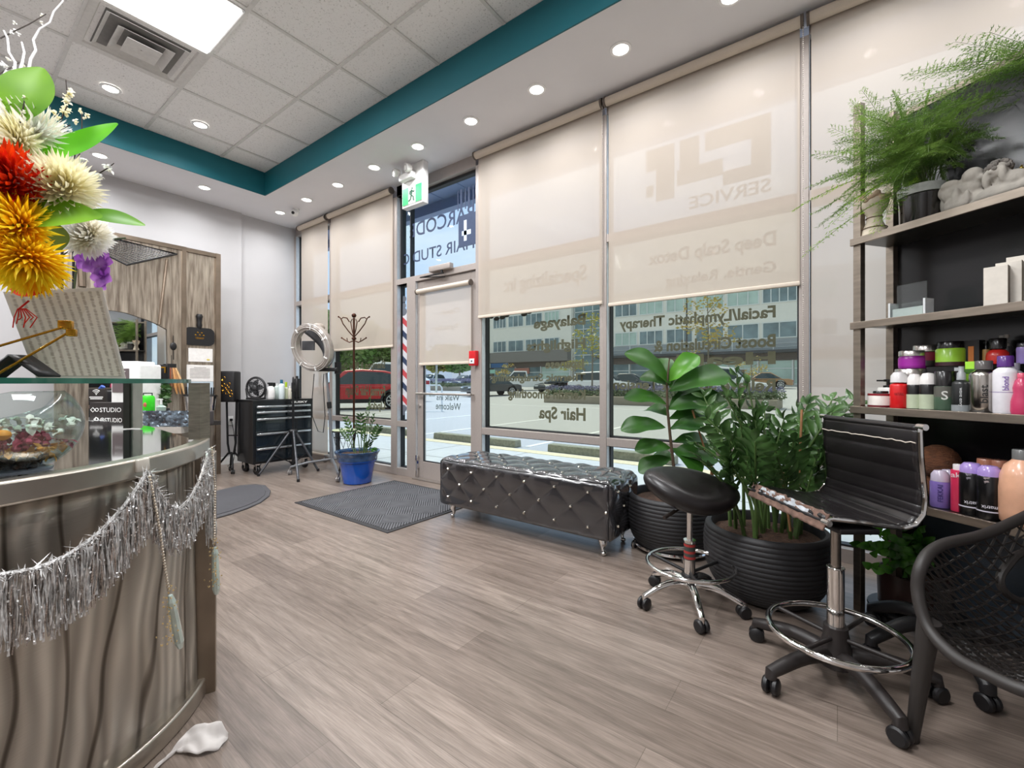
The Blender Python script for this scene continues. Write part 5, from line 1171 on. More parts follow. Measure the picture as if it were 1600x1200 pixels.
bottle('copper topped bottle behind the lilac top bottles, left', 1540, .13, Z4, .215, 11, '#4b2b22', 'cyl', cap='#a8705a', caph=.12, group='copper topped bottles')
bottle('copper topped bottle behind the lilac top bottles, right', 1562, .14, Z4, .215, 11, '#4b2b22', 'cyl', cap='#a8705a', caph=.12, group='copper topped bottles')
t = thing('wicker_ball', 'brown woven ball shape at the left of the lower shelf', 'ornament', SH(shelf_s(1462, .17), .17, Z4), SHR)
b = NB(); ball(b, (0, 0, .055), .055, 20); ball(b, (.01, 0, .17), .075, 20); finish('woven_body', b, M('wicker_brown', '#6b4127', .7, noise=(40, .4, (1, 1, 4)), bump=(120, 1, .01)), t)
# top shelf: head planter, fern, cherub sculptures
Z1 = ZS[0] + .003
stone = M('cast_stone', '#a7a198', .85, noise=(14, .18), bump=(90, .4, .003)); stone2 = M('pale_stone', '#c9bda9', .8, noise=(10, .15), bump=(70, .3, .003))
def remesh(o, v, sm=4):
    m_ = o.modifiers.new('rm', 'REMESH'); m_.mode = 'VOXEL'; m_.voxel_size = v; m_.use_smooth_shade = True
    s_ = o.modifiers.new('sm', 'SMOOTH'); s_.iterations = sm; s_.factor = .5
t = thing('head_vase', 'pale stone bust vase with flower crown beside the fern pot', 'vase', SH(shelf_s(1366, .05), .05, Z1), SHR)
b = NB(); lathe(b, [(0, 0), (.052, 0), (.046, .03), (.03, .07), (.03, .10), (.05, .13), (.056, .16), (.05, .185), (.03, .19), (0, .17)], seg=28); finish('neck_and_face', b, stone2, t)
b = NB()
for k in range(16): a = k * 2 * pi / 16; ball(b, (cos(a) * .05, sin(a) * .05, .165 + .012 * (k % 3)), .017, 8, (1, 1, .8))
h_ = finish('flower_crown', b, M('faded_flower', '#bda58c', .8, noise=(30, .2)), t); remesh(h_, .005, 2)
b = NB()
for z, r in ((.035, .048), (.085, .0315)): torus(b, (0, 0, z), r, .002)
finish('cord', b, M('brown_cord', '#5c4433', .8), t)
FP = SH(shelf_s(1440, .12), .12, Z1); t = thing('asparagus_fern', 'feathery asparagus fern spilling from a black glazed pot on the top shelf', 'potted plant', FP); DF = (FP - CAM).dot(FW)
b = NB(); lathe(b, [(0, 0), (.07, 0), (.076, .006), (.078, .12), (.08, .13), (.072, .132), (.068, .1), (0, .1)], seg=36); finish('pot', b, M('black_glaze', '#17120f', .08, coat=1, noise=(6, .3)), t)
b = NB(); lathe(b, [(0, .135), (.06, .137), (.083, .135), (.084, .172), (.078, .17), (.06, .15), (0, .16)], seg=36); finish('glass_rim', b, M('frosted_rim', '#b9bdb9', .25, noise=(12, .3)), t)
rf = random.Random(4); bs, bn, by_ = NB(), NB(), NB()
def frond(base, tip, sag, dens, nb, up=.3, ln=.055):
    base, tip = V(base), V(tip); N = 26; pts = []
    for k in range(N + 1):
        s = k / N; pts.append(base.lerp(tip, s) + V((0, 0, sag * sin(pi * s ** .8))))
    tube(bs, pts, [.0016 * (1 - .6 * k / N) for k in range(N + 1)], 4)
    for k in range(4, N + 1):
        d = (pts[min(N, k + 1)] - pts[k - 1]).normalized(); x, y, z = frame_of(d); sd = V((x.x, x.y, x.z)); 
        if abs(sd.z) > .5: sd = y
        for sg in (-1, 1):
            L1 = ln * sin(pi * (k - 3) / (N - 1)) ** .7 * rf.uniform(.7, 1.2)
            e = (sd * sg * .8 + d * .6 + V((0, 0, rf.uniform(-.2, .15)))).normalized()
            p0 = pts[k]; m_ = int(dens * L1 / .05) + 1
            needle(nb, p0, p0 + e * L1, .0012)
            for j in range(m_):
                pp = p0 + e * L1 * (j + 1) / (m_ + .5)
                for s2 in (-1, 1, 0):
                    dr = V((rf.gauss(0, 1), rf.gauss(0, 1), rf.gauss(0, 1))).normalized() * .55 + e * .8
                    needle(nb, pp, pp + dr.normalized() * rf.uniform(.010, .019), .0023)
def AF(u, v, d=0): return AT(u, v, DF + d) - FP
src = V((0, 0, .15))
FR = [(1275, 240, 0, .05), (1268, 290, -.05, .08), (1300, 200, .05, .05), (1310, 330, -.05, .12), (1285, 350, -.1, .1), (1340, 240, -.1, .1), (1330, 200, .1, .08), (1350, 290, -.15, .12), (1365, 190, 0, .1), (1390, 240, -.15, .1), (1310, 270, 0, .06),
      (1420, 210, -.1, .1), (1450, 150, 0, .1), (1480, 200, -.15, .12), (1500, 170, -.05, .1), (1540, 200, -.1, .1), (1530, 150, .05, .1), (1560, 145, -.2, .1), (1400, 160, .05, .08), (1390, 330, -.2, .1), (1330, 160, .1, .06), (1380, 290, -.2, .12),
      (1465, 240, -.2, .1), (1370, 260, .12, .1), (1345, 320, .0, .12), (1500, 240, -.2, .12), (1560, 215, -.25, .1), (1440, 180, .1, .08), (1410, 290, -.22, .1), (1320, 300, .1, .1), (1360, 225, -.05, .1), (1305, 235, -.1, .07), (1420, 250, -.18, .1), (1480, 165, -.1, .12), (1350, 180, -.1, .1),
      (1390, 200, -.12, .12), (1430, 225, .1, .1), (1520, 230, -.1, .14), (1330, 265, .05, .08), (1450, 205, -.05, .12)]
FR += [(u + rf.uniform(-22, 22), v + rf.uniform(-22, 22), d + rf.uniform(-.08, .08), sg * rf.uniform(.7, 1.4)) for u, v, d, sg in FR[4:]] + [(rf.uniform(1290, 1500), rf.uniform(170, 300), rf.uniform(-.15, .1), rf.uniform(.06, .13)) for _ in range(22)]
for u, v, d, sg in FR: frond(src + V((rf.uniform(-.04, .04), rf.uniform(-.04, .04), 0)), AF(u, v, d), sg, 4, bn)
# second plant's long arching sprays from the right
sr = AF(1720, 150, -.15)
for u, v, d, sg in [(1400, 180, -.1, .06), (1440, 120, -.15, .09), (1480, 110, -.2, .07), (1500, 75, -.2, .07), (1360, 170, 0, .08), (1550, 60, -.3, .05), (1590, 90, -.35, .05), (1430, 200, -.25, .06), (1530, 120, -.3, .05)]:
    for _ in range(3): frond(sr + V((0, 0, rf.uniform(-.05, .05))), AF(u + rf.uniform(-25, 25), v + rf.uniform(-14, 14), d), sg, 4, bn, ln=.065)
for u, v, d, sg in [(1262, 395, -.1, .06), (1300, 350, -.2, .1), (1370, 360, -.25, .1), (1245, 325, -.05, .1)]: frond(src, AF(u, v, d), sg, 3, by_)
finish('stem', bs, M('fern_stem', '#5a7038', .6), t); finish('needle_foliage', bn, leafmat('fern_green', '#4c6f2c', '#8bab54', .5, .45, 6), t, smooth=False, flip=False, kind='stuff'); finish('young_foliage', by_, leafmat('fern_young', '#7fae2a', '#a9d23f', .5, .4, 6), t, smooth=False, flip=False, kind='stuff')
# cherub
t = thing('cherub_sculpture', 'grey stone sculpture of a draped angel beside the fern pot', 'sculpture', SH(shelf_s(1503, .1), .1, Z1), SHR)
b = NB()
for c, r, sc in [((0, 0, .04), .06, (1, .8, .7)), ((-.02, 0, .09), .045, (1, .8, 1)), ((.03, .01, .10), .04, (1, .9, 1)), ((.035, 0, .14), .034, (1, 1, 1)), ((-.05, 0, .11), .035, (.9, .6, 1)), ((-.055, .01, .06), .03, (.8, .6, 1.6)), ((.07, -.01, .12), .016, (2, .8, .8)), ((.06, 0, .045), .035, (1.3, .9, .8)), ((-.03, -.02, .13), .022, (1.5, .6, .8)), ((.0, -.035, .06), .022, (.7, .7, 2)), ((.035, -.035, .05), .016, (.7, .7, 2))]: ball(b, c, r, 14, sc)
o = finish('body', b, stone, t); remesh(o, .005, 2)
t = thing('cherub_sculpture', 'grey stone child sculpture with curly hair at the right edge of the top shelf', 'sculpture', SH(shelf_s(1565, .09), .09, Z1), SHR)
b = NB()
for c, r, sc in [((0, 0, .035), .05, (1.6, .9, .7)), ((-.05, 0, .03), .03, (1.6, .9, .9)), ((.03, 0, .07), .042, (1.2, .9, .9)), ((-.005, -.01, .115), .034, (1, 1, 1.05)), ((-.03, -.03, .09), .013, (1, 1, 2.6)), ((.02, -.035, .095), .013, (1, 1, 2.4)), ((.07, -.01, .04), .02, (2, 1, 1)), ((.12, -.01, .03), .018, (2, 1, 1)), ((-.1, -.01, .02), .018, (2, 1, 1)), ((-.012, -.043, .112), .007, (1, 1, 1))]: ball(b, c, r, 14, sc)
o = finish('body', b, stone, t); remesh(o, .0045, 2)
b = NB(); rq = random.Random(2)
for k in range(60):
    d = V((rq.gauss(0, 1), rq.gauss(0, 1) * .8 + .3, abs(rq.gauss(0, 1)))).normalized(); ball(b, V((-.005, -.006, .122)) + d * .034, .009, 6)
finish('curly_hair', b, M('dark_stone', '#6f6a64', .85, noise=(40, .3)), t)
t = thing('gold_ornament', 'small shiny gold leaf ornament at the top shelf edge', 'ornament', SH(shelf_s(1597, .16), .16, Z1), SHR)
b = NB()
for k in range(5): a = -1 + k * .5; leaf(b, (0, 0, .02), (sin(a) * .06, 0, .05 + cos(a) * .09), .03, nrm=(0, -1, 0))
ball(b, (0, 0, .02), .02, 10); finish('gold_leaves', b, M('polished_gold', '#c8a04a', .2, 1), t, solid=.002)
# plant under the unit
P = G(1415, 985); P = SH(shelf_s(1432, .16), .15, 0); P = G(1425, 975); t = thing('potted_plant', 'leafy green plant in a brown pot on a wheeled saucer under the shelves', 'potted plant', P); D4 = (P - CAM).dot(FW)
b = NB(); lathe(b, [(0, .07), (.105, .07), (.12, .08), (.125, .235), (.118, .235), (.11, .2), (0, .2)], seg=36); finish('pot', b, M('dark_brown_pot', '#2e1d19', .35), t)
b = NB(); lathe(b, [(0, .203), (.11, .208)], seg=24, close=False); finish('soil', b, soil, t)
def A4(u, v, d=0): return AT(u, v, D4 + d) - P
bs, bl = NB(), NB(); r5 = random.Random(8)
for k in range(15):
    tp = A4(r5.uniform(1335, 1450), r5.uniform(815, 890), r5.uniform(-.08, .1)); bp_ = V((r5.uniform(-.05, .05), r5.uniform(-.05, .05), .2))
    pts = [bp_.lerp(tp, s) + V((0, 0, .05 * sin(pi * s))) for s in [i / 6 for i in range(7)]]; tube(bs, pts, .003, 5)
    for j in range(2, 7):
        for sg in (-1, 1):
            e = (RT * sg * r5.uniform(.5, 1) - FW * r5.uniform(0, .6) + V((0, 0, r5.uniform(-.5, .5)))).normalized(); leaf(bl, pts[j], pts[j] + e * r5.uniform(.04, .065), .035, nrm=-FW, n=5)
finish('stem', bs, zz_s, t); finish('leaf_cluster', bl, leafmat('waxy_leaf', '#2c5a1d', '#5b9a35', .25, .25, 12), t, flip=False)
t = thing('plant_caddy', 'black round plant caddy on casters under the brown pot', 'plant stand', P)
b = NB(); lathe(b, [(0, .05), (.155, .05), (.16, .06), (.158, .068), (0, .066)], seg=36); finish('tray', b, blackmet, t)
for k in range(4):
    a = k * pi / 2 + .5; b = NB(); caster(b, (cos(a) * .12, sin(a) * .12, 0), (sin(a), cos(a), 0), .022, .02); rod(b, (cos(a) * .12, sin(a) * .12, .02), (cos(a) * .12, sin(a) * .12, .052), .008); finish('caster', b, blackm, t)
# ================================================================== RECEPTION DESK
CX, CY_, RD, ZD = -2.12, -.14, .81, .90
def rad(k): return radians(k)
def arc(r, a0, a1, n_, z=0): return [V((CX + r * cos(rad(a0 + (a1 - a0) * i / n_)), CY_ + r * sin(rad(a0 + (a1 - a0) * i / n_)), z)) for i in range(n_ + 1)]
def rb(a): return .70 + .106 * max(0, min(1, (a - 33) / 34)) ** .8
desk = thing('reception_desk', 'curved reception desk with swirl-brushed steel front and dark stone top', 'desk', (CX, CY_, 0))
m, n, p = nodemat('swirl_brushed_steel'); L = n.links.new
uvn = n.nodes.new('ShaderNodeUVMap'); mpa = n.nodes.new('ShaderNodeMapping'); mpa.inputs['Scale'].default_value = (1, .34, 1)
wv = n.nodes.new('ShaderNodeTexWave'); wv.bands_direction = 'X'; wv.inputs['Scale'].default_value = 2.4; wv.inputs['Distortion'].default_value = 8; wv.inputs['Detail'].default_value = 2; wv.inputs['Detail Scale'].default_value = 1.2
L(uvn.outputs[0], mpa.inputs[0]); L(mpa.outputs[0], wv.inputs['Vector'])
r = n.nodes.new('ShaderNodeValToRGB'); e = r.color_ramp.elements; e[0].position = 0; e[0].color = srgb('#5f574e'); e[1].position = 1; e[1].color = srgb('#c2bcb2'); k_ = e.new(.045); k_.color = srgb('#a39c92')
wv2 = n.nodes.new('ShaderNodeTexWave'); wv2.bands_direction = 'X'; wv2.inputs['Scale'].default_value = 6.5; wv2.inputs['Distortion'].default_value = 9; wv2.inputs['Detail'].default_value = 1; wv2.inputs['Detail Scale'].default_value = 1.0; wv2.inputs['Phase Offset'].default_value = 2
r2_ = n.nodes.new('ShaderNodeValToRGB'); r2_.color_ramp.elements[0].color = (.74, .735, .73, 1); r2_.color_ramp.elements[1].color = (1.25, 1.25, 1.25, 1)
mq = n.nodes.new('ShaderNodeMixRGB'); mq.blend_type = 'MULTIPLY'; mq.inputs[0].default_value = .85
L(mpa.outputs[0], wv2.inputs['Vector']); L(wv2.outputs['Fac'], r2_.inputs[0])
L(wv.outputs['Fac'], r.inputs[0]); L(r.outputs[0], mq.inputs[1]); L(r2_.outputs[0], mq.inputs[2]); L(mq.outputs[0], p.inputs['Base Color'])
mpb = n.nodes.new('ShaderNodeMapping'); mpb.inputs['Scale'].default_value = (14, 190, 1); nn = n.nodes.new('ShaderNodeTexNoise'); nn.inputs['Scale'].default_value = 1; L(uvn.outputs[0], mpb.inputs[0]); L(mpb.outputs[0], nn.inputs['Vector'])
ad = n.nodes.new('ShaderNodeMath'); ad.operation = 'MULTIPLY_ADD'; ad.inputs[1].default_value = .35; L(nn.outputs[0], ad.inputs[0]); L(wv2.outputs['Fac'], ad.inputs[2])
bp = n.nodes.new('ShaderNodeBump'); bp.inputs['Strength'].default_value = .35; bp.inputs['Distance'].default_value = .006; L(ad.outputs[0], bp.inputs['Height']); L(bp.outputs[0], p.inputs['Normal'])
p.inputs['Metallic'].default_value = .55; p.inputs['Roughness'].default_value = .34
swirl = m
b = NB(); A0, A1_ = 64, -75; uvl = b.loops.layers.uv.new('UVMap'); nA, nZ = 90, 14; g = []
for i in range(nA + 1):
    a = A0 + (A1_ - A0) * i / nA; row = []
    for j in range(nZ + 1):
        s = j / nZ; r_ = rb(a) - .02 + (RD - .045 - rb(a) + .02) * s
        row.append(b.verts.new((CX + r_ * cos(rad(a)), CY_ + r_ * sin(rad(a)), .06 + (ZD - .12) * s)))
    g.append(row)
for i in range(nA):
    for j in range(nZ):
        f = b.faces.new((g[i][j], g[i + 1][j], g[i + 1][j + 1], g[i][j + 1]))
        for lp, (ii, jj) in zip(f.loops, ((i, j), (i + 1, j), (i + 1, j + 1), (i, j + 1))): lp[uvl].uv = (rad(A0 - (A0 - A1_) * ii / nA) * RD * 1.0, .8 * jj / nZ)
finish('front_panel', b, swirl, desk, world=True, solid=.004, flip=False)
trim = M('worn_steel_trim', '#c4bcb1', .3, .9, noise=(5, .2), bump=(30, .15, .002))
def ringstrip(b, r0, r1, z0, z1, a0, a1, n_=80, rf_=None):
    q = []
    for i in range(n_ + 1):
        a = a0 + (a1 - a0) * i / n_; o = 0 if rf_ is None else rf_(a)
        q.append([b.verts.new((CX + (rr + o) * cos(rad(a)), CY_ + (rr + o) * sin(rad(a)), z)) for rr, z in ((r0, z0), (r1, z0), (r1, z1), (r0, z1))])
    for i in range(n_):
        for k in range(4): b.faces.new((q[i][k], q[i][(k + 1) % 4], q[i + 1][(k + 1) % 4], q[i + 1][k]))
    b.faces.new(q[0]); b.faces.new(q[-1][::-1])
b = NB(); ringstrip(b, RD - .045, RD, ZD - .052, ZD, 69, A1_); finish('top_ring', b, trim, desk, world=True, bev=.006)
b = NB(); ringstrip(b, -.042, 0, 0.0, .06, 68, A1_, rf_=rb); finish('base_ring', b, trim, desk, world=True, bev=.006)
cpt = V((CX + (RD - .01) * cos(rad(67)), CY_ + (RD - .01) * sin(rad(67)), 0)); pz = radians(67)
b = NB(); box(b, (cpt.x, cpt.y, (ZD - .05) / 2), (.06, .05, ZD - .05), rz=pz + pi / 2 * 0); finish('corner_post', b, M('bronze_post', '#8d8071', .35, .8, noise=(5, .2)), desk, world=True, smooth=False, bev=.002)
b = NB(); box(b, (cpt.x - .0, cpt.y - .02, ZD + .0985), (.04, .05, .197), rz=TH); finish('shelf_post', b, M('swirl_post', '#8f857a', .35, .9, noise=(20, .2, (1, 1, 6))), desk, world=True, smooth=False)
granite = M('black_granite', '#19181b', .06, noise=(90, .5), coat=.5)
b = NB(); P_ = [(q.x, q.y) for q in arc(RD - .046, 68, A1_, 60)] + [(-3.15, -.9), (-3.15, .55), (-2.55, .615)]
prism(b, P_, ZD - .03, ZD - .004); finish('stone_top', b, granite, desk, world=True, smooth=False)
b = NB(); box2(b, (-3.12, .53, .0), (-1.86, .57, ZD - .03)); finish('side_panel', b, swirl, desk, world=True, smooth=False)
mp_ = G(215, 662, ZD)
mpx = V((-2.62, .50, 0))
q0_ = (AT(214, 660, 1.9)); mpx = V((q0_.x, q0_.y, 0))
b = NB(); box(b, (mpx.x, mpx.y, ZD + .0985), (.04, .012, .197), rz=TH); finish('shelf_post', b, M('satin_post', '#b9b4ac', .3, .8), desk, world=True, smooth=False)
b = NB(); box(b, (mpx.x - .034 * cos(TH), mpx.y - .034 * sin(TH), ZD + .0985), (.026, .03, .197), rz=TH); finish('shelf_post', b, M('dark_post', '#3f3a36', .4, .6), desk, world=True, smooth=False)
# clear glass upper shelf
b = NB(); P_ = [(q.x, q.y) for q in arc(RD - .055, 68, A1_, 60)] + [(CX + .3 * cos(rad(A1_)), CY_ + .3 * sin(rad(A1_))), (-2.5, -.3), (-2.9, .3), (-2.75, .58)]
GZ0, GZ1 = ZD + .197, ZD + .209
tint = glassmat('green_shelf_glass', '#dff2ea', .08)
prism(b, P_, GZ0, GZ1); gl_ = finish('glass_shelf', b, tint, desk, world=True, smooth=False)
b = NB(); ringstrip(b, RD - .0585, RD - .054, GZ0 - .0004, GZ1 + .0004, 68, A1_); finish('polished_edge', b, M('glass_edge_green', '#2f6656', .15, coat=.5, noise=(12, .3)), gl_, world=True)

# ---- tinsel garlands
tins = M('silver_tinsel', '#ffffff', .25, .35, noise=(260, .3, (1, 1, .35)), col2='#aaa6a2'); pinkt = M('rose_tinsel', '#e6dad2', .3, .5, noise=(260, .3), col2='#7d6d64')  # bright and dark mottling paints glitter and shaded gaps into the tinsel colour
RG = RD + .018
def cyl_hit(u, v, R=RG):
    d = ray(u, v); ox, oy = -CX, -CY_
    a = d.x ** 2 + d.y ** 2; bq = 2 * (d.x * ox + d.y * oy); c = ox * ox + oy * oy - R * R; D = bq * bq - 4 * a * c
    if D < 0: tt_ = -bq / (2 * a)
    else: tt_ = (-bq - sqrt(D)) / (2 * a)
    return CAM + d * tt_
def swag(label, pts, lens, group='silver tinsel swags on the reception desk'):
    W = [cyl_hit(*q) for q in pts]; t = thing('tinsel_garland', label, 'garland', W[0], group=None)
    full = []
    for i in range(len(W) - 1):
        n_ = max(2, int((W[i + 1] - W[i]).length / .006))
        for k in range(n_): full.append((W[i].lerp(W[i + 1], k / n_), lens[i] + (lens[i + 1] - lens[i]) * k / n_))
    rn = random.Random(len(full)); b1, b2 = NB(), NB()
    for P_, ln in full:
        out = V((P_.x - CX, P_.y - CY_, 0)).normalized(); sd = V((-out.y, out.x, 0))
        for _ in range(8):
            bb = b1 if rn.random() < .75 else b2; p_ = P_ + sd * rn.uniform(-.004, .004) + out * rn.uniform(-.004, .018) + V((0, 0, rn.uniform(-.012, .006))); l_ = ln * rn.uniform(.8, 1.05); w_ = rn.uniform(.0012, .0024); prev = None; ph = rn.uniform(0, 6)
            sway = rn.uniform(-.012, .012)
            for k in range(6):
                s = k / 5; c = p_ + V((0, 0, -l_ * s)) + sd * sway * s + out * (.003 * sin(s * 7 + ph)); an = ph + s * rn.uniform(3, 7); wd = (sd * cos(an) + out * sin(an)) * w_
                row = (bb.verts.new(c - wd), bb.verts.new(c + wd))
                if prev: bb.faces.new((prev[0], prev[1], row[1], row[0]))
                prev = row
    b3 = NB()  # small white facets added over the fringe as ready-made glints
    for P_, ln in full:
        out = V((P_.x - CX, P_.y - CY_, 0)).normalized(); sd = V((-out.y, out.x, 0))
        for _ in range(9):
            c = P_ + sd * rn.uniform(-.004, .004) + out * rn.uniform(.006, .022) - V((0, 0, ln * rn.random() ** 1.3)); k_ = rn.uniform(.0014, .003); x_, y_, z_ = frame_of((rn.gauss(0, 1), rn.gauss(0, 1), rn.gauss(0, .6)))
            b3.faces.new([b3.verts.new(c + x_ * k_), b3.verts.new(c + y_ * k_), b3.verts.new(c - x_ * k_), b3.verts.new(c - y_ * k_)])
    finish('sparkle', b3, M('tinsel_sparkle', '#ffffff', .2, .5), t, world=True, smooth=False, flip=False, kind='stuff')
    finish('fringe', b1, tins, t, world=True, smooth=False, flip=False, kind='stuff'); finish('rose_fringe', b2, pinkt, t, world=True, smooth=False, flip=False, kind='stuff')
    b = NB(); 
    for P_, ln in full:
        out = V((P_.x - CX, P_.y - CY_, 0)).normalized()
        for _ in range(5): needle(b, P_ + out * .006, P_ + out * .012 + V((rn.gauss(0, .011), rn.gauss(0, .011), rn.gauss(0, .011))), .004)
    tube(b, [q + V((q.x - CX, q.y - CY_, 0)).normalized() * .006 for q, _ in full[::3]], .0045, 6)
    finish('twisted_cord', b, tins, t, world=True, smooth=False, flip=False)
    return t
swag('silver tinsel garland drooping along the desk front to the left edge', [(-60, 905), (0, 897), (55, 888), (105, 866), (150, 834), (190, 792), (215, 756), (229, 734)], [.15, .15, .15, .15, .15, .15, .15, .14])
swag('short silver tinsel garland looping between the clip and the desk corner', [(230, 738), (240, 762), (255, 788), (275, 796), (293, 780), (308, 752), (318, 722), (322, 700)], [.15, .14, .13, .12, .13, .13, .13, .14])
b = NB(); b1 = NB(); rn = random.Random(3); P_ = cyl_hit(329, 700, RD + .01)
t = thing('tinsel_garland', 'narrow hanging tail of silver tinsel at the desk corner post', 'garland', P_)
for k in range(260):
    s = rn.random(); c = V((rn.uniform(-.012, .016), rn.uniform(-.012, .012), -.27 * s)); l_ = rn.uniform(.03, .08); an = rn.uniform(0, 6); wd = V((cos(an), sin(an), 0)) * .0018
    q = [b1.verts.new(c - wd), b1.verts.new(c + wd), b1.verts.new(c + wd + V((rn.uniform(-.006, .006), 0, -l_))), b1.verts.new(c - wd + V((0, 0, -l_)))]; b1.faces.new(q)
finish('fringe', b1, tins, t, smooth=False, flip=False, kind='stuff'); tube(b, [(0, 0, 0), (.004, 0, -.1), (0, 0, -.27)], .003, 6); finish('cord', b, tins, t)
# desk clip
cl = cyl_hit(222, 727, RD + .003); t = thing('clear_clip', 'small clear clip holding the garlands on the desk rim', 'clip', cl, radians(30)); b = NB(); box(b, (0, 0, .0), (.012, .035, .035), bev=.004); finish('clip_body', b, M('clear_plastic', '#cfc8bd', .2, coat=.5), t)
# pearls and pendants
def beads(label, path, pend, mt_gold=True):
    W = [cyl_hit(u, v, RG + .02) for u, v in path]; t = thing('bead_string', label, 'bead string', W[0]); b = NB(); acc = 0
    for i in range(len(W) - 1):
        n_ = max(1, int((W[i + 1] - W[i]).length / .0085))
        for k in range(n_): ball(b, W[i].lerp(W[i + 1], k / n_), .0038, 8)
    finish('pearls', b, M('pearl', '#d8cbb8', .2, .3, coat=.6), t, world=True)
    a, c = cyl_hit(*pend[0], RG + .02), cyl_hit(*pend[1], RG + .02); b = NB(); tube(b, [a, a.lerp(c, .12), a.lerp(c, .88), c], [.005, .010, .0115, .006], 8); finish('crystal_drop', b, M('iridescent_crystal', '#cfe0da', .1, .2, coat=1, noise=(20, .15)), t, world=True, smooth=False)
    b = NB(); rq_ = random.Random(5)
    for k in range(70): q = W[-1] + V((rq_.gauss(0, .008), rq_.gauss(0, .008), rq_.uniform(-.14, .02))); box(b, q, (.004, .001, .004), rz=rq_.random() * 6)
    finish('gold_sequin', b, M('gold_sequins', '#ecd197', .25, .4), t, world=True, smooth=False, kind='stuff')
beads('string of pearls with long clear crystal drop hanging beside the desk corner', [(331, 700), (336, 760), (335, 850)], [(336, 855), (338, 928)])
beads('string of pearls with long clear crystal drop hanging on the desk front', [(234, 745), (250, 830), (258, 890), (264, 926)], [(266, 930), (282, 1012)])

# ---- glass bowl with dried flowers
bc = G(22, 737, ZD); t = thing('glass_bowl', 'slant-cut clear glass bowl of colourful dried flowers on the desk', 'bowl', bc)
b = NB(); Rb = .112; vs = lathe(b, [(Rb * cos(a), .104 + Rb * .93 * sin(a)) for a in [radians(-62 + 4 * k) for k in range(28)]], seg=40, close=False)
sl = RT
for v in b.verts: pass
bmesh.ops.bisect_plane(b, geom=b.verts[:] + b.edges[:] + b.faces[:], plane_co=V((0, 0, .155)), plane_no=(V((0, 0, 1)) - RT * .42), clear_outer=True)
clg = glassmat('bowl_glass', '#f2f7f6', .09); finish('glass', b, clg, t, solid=.003)
b = NB(); lathe(b, [(0, 0), (.06, 0), (.062, .006), (.05, .009), (0, .009)], seg=32); finish('glass_foot', b, M('frosted_foot', '#8d97a6', .1, coat=.5), t)
rq_ = random.Random(9)
def pile(nm, colr, n_, z0, z1, r0, rad_, lab=None):
    b = NB()
    for k in range(n_):
        a = rq_.uniform(0, 2 * pi); z = rq_.uniform(z0, z1); rr = sqrt(max(0, (Rb * .9) ** 2 - (z - .104) ** 2)) * sqrt(rq_.random()) * .92
        c = V((cos(a) * rr, sin(a) * rr, z)); ball(b, c, r0 * rq_.uniform(.6, 1.2), 6, (1, .7, .6))
        for j in range(3): leaf(b, c, c + V((rq_.gauss(0, 1), rq_.gauss(0, 1), rq_.gauss(0, 1))).normalized() * r0 * 1.8, r0 * 1.2, n=3)
    finish(nm, b, M('dried_' + nm, colr, .6, noise=(40, .3)), t)
pile('brown_petals', '#3b2a22', 40, .012, .03, .012, 0); pile('gold_petals', '#c98a1e', 40, .03, .055, .011, 0); pile('crimson_petals', '#9c2f4c', 32, .05, .085, .012, 0); pile('white_petals', '#e9e2d8', 45, .08, .115, .011, 0)
b = NB(); q = V((0, 0, .083)) - FW * .075 + RT * .012; ball(b, q, .022, 16); finish('orange_ball', b, M('dried_orange', '#e2901c', .5, noise=(20, .2)), t)
b = NB(); ball(b, V((0, 0, .09)) - FW * .07 + RT * .055, .014, 12, (1.4, 1, .8)); finish('orange_ball', b, M('dried_orange', '#e2901c', .5), t)

# ---- acrylic sheet holder on the glass shelf
TS = 1.17
c4 = [AT(57, 589, TS), AT(197, 589, TS + .10), AT(160, 449, TS + .04), AT(5, 456, TS - .07)]
base = (c4[0] + c4[1]) / 2; base.z = GZ1 + .001
for q in c4[:2]: q.z = GZ1 + .001
m, n, p = nodemat('printed_sheet_back'); L = n.links.new
tcn = n.nodes.new('ShaderNodeUVMap'); wv = n.nodes.new('ShaderNodeTexWave'); wv.bands_direction = 'X'; wv.inputs['Scale'].default_value = 3.4; wv.inputs['Distortion'].default_value = .0
mpn = n.nodes.new('ShaderNodeMapping'); mpn.inputs['Scale'].default_value = (12, 60, 1); nz = n.nodes.new('ShaderNodeTexNoise'); nz.inputs['Scale'].default_value = 1; nz.inputs['Detail'].default_value = 1
L(tcn.outputs[0], wv.inputs['Vector']); L(tcn.outputs[0], mpn.inputs[0]); L(mpn.outputs[0], nz.inputs['Vector'])
mu = n.nodes.new('ShaderNodeMath'); mu.operation = 'MULTIPLY'; L(wv.outputs['Fac'], mu.inputs[0]); L(nz.outputs[0], mu.inputs[1])
r = n.nodes.new('ShaderNodeValToRGB'); r.color_ramp.elements[0].position = .22; r.color_ramp.elements[0].color = srgb('#cfc6b9'); r.color_ramp.elements[1].position = .5; r.color_ramp.elements[1].color = srgb('#a59a8e'); L(mu.outputs[0], r.inputs[0]); L(r.outputs[0], p.inputs['Base Color']); p.inputs['Roughness'].default_value = .35
sheetm = m
t = thing('sign_holder', 'clear acrylic sign holder with printed sheet leaning on the glass shelf', 'sign holder', base)
b = NB(); b.faces.new([b.verts.new(q) for q in c4]); finish('acrylic_frame', b, M('acrylic_edge', '#d5cec6', .15, coat=.8), t, world=True, solid=.004, smooth=False)
cc = sum(c4, V()) / 4; nrm = (c4[1] - c4[0]).cross(c4[3] - c4[0]).normalized(); nrm = nrm if nrm.dot(FW) < 0 else -nrm
b = NB(); uv_ = b.loops.layers.uv.new('UVMap'); f_ = b.faces.new([b.verts.new(cc + (q - cc) * .93 + nrm * .003) for q in c4])
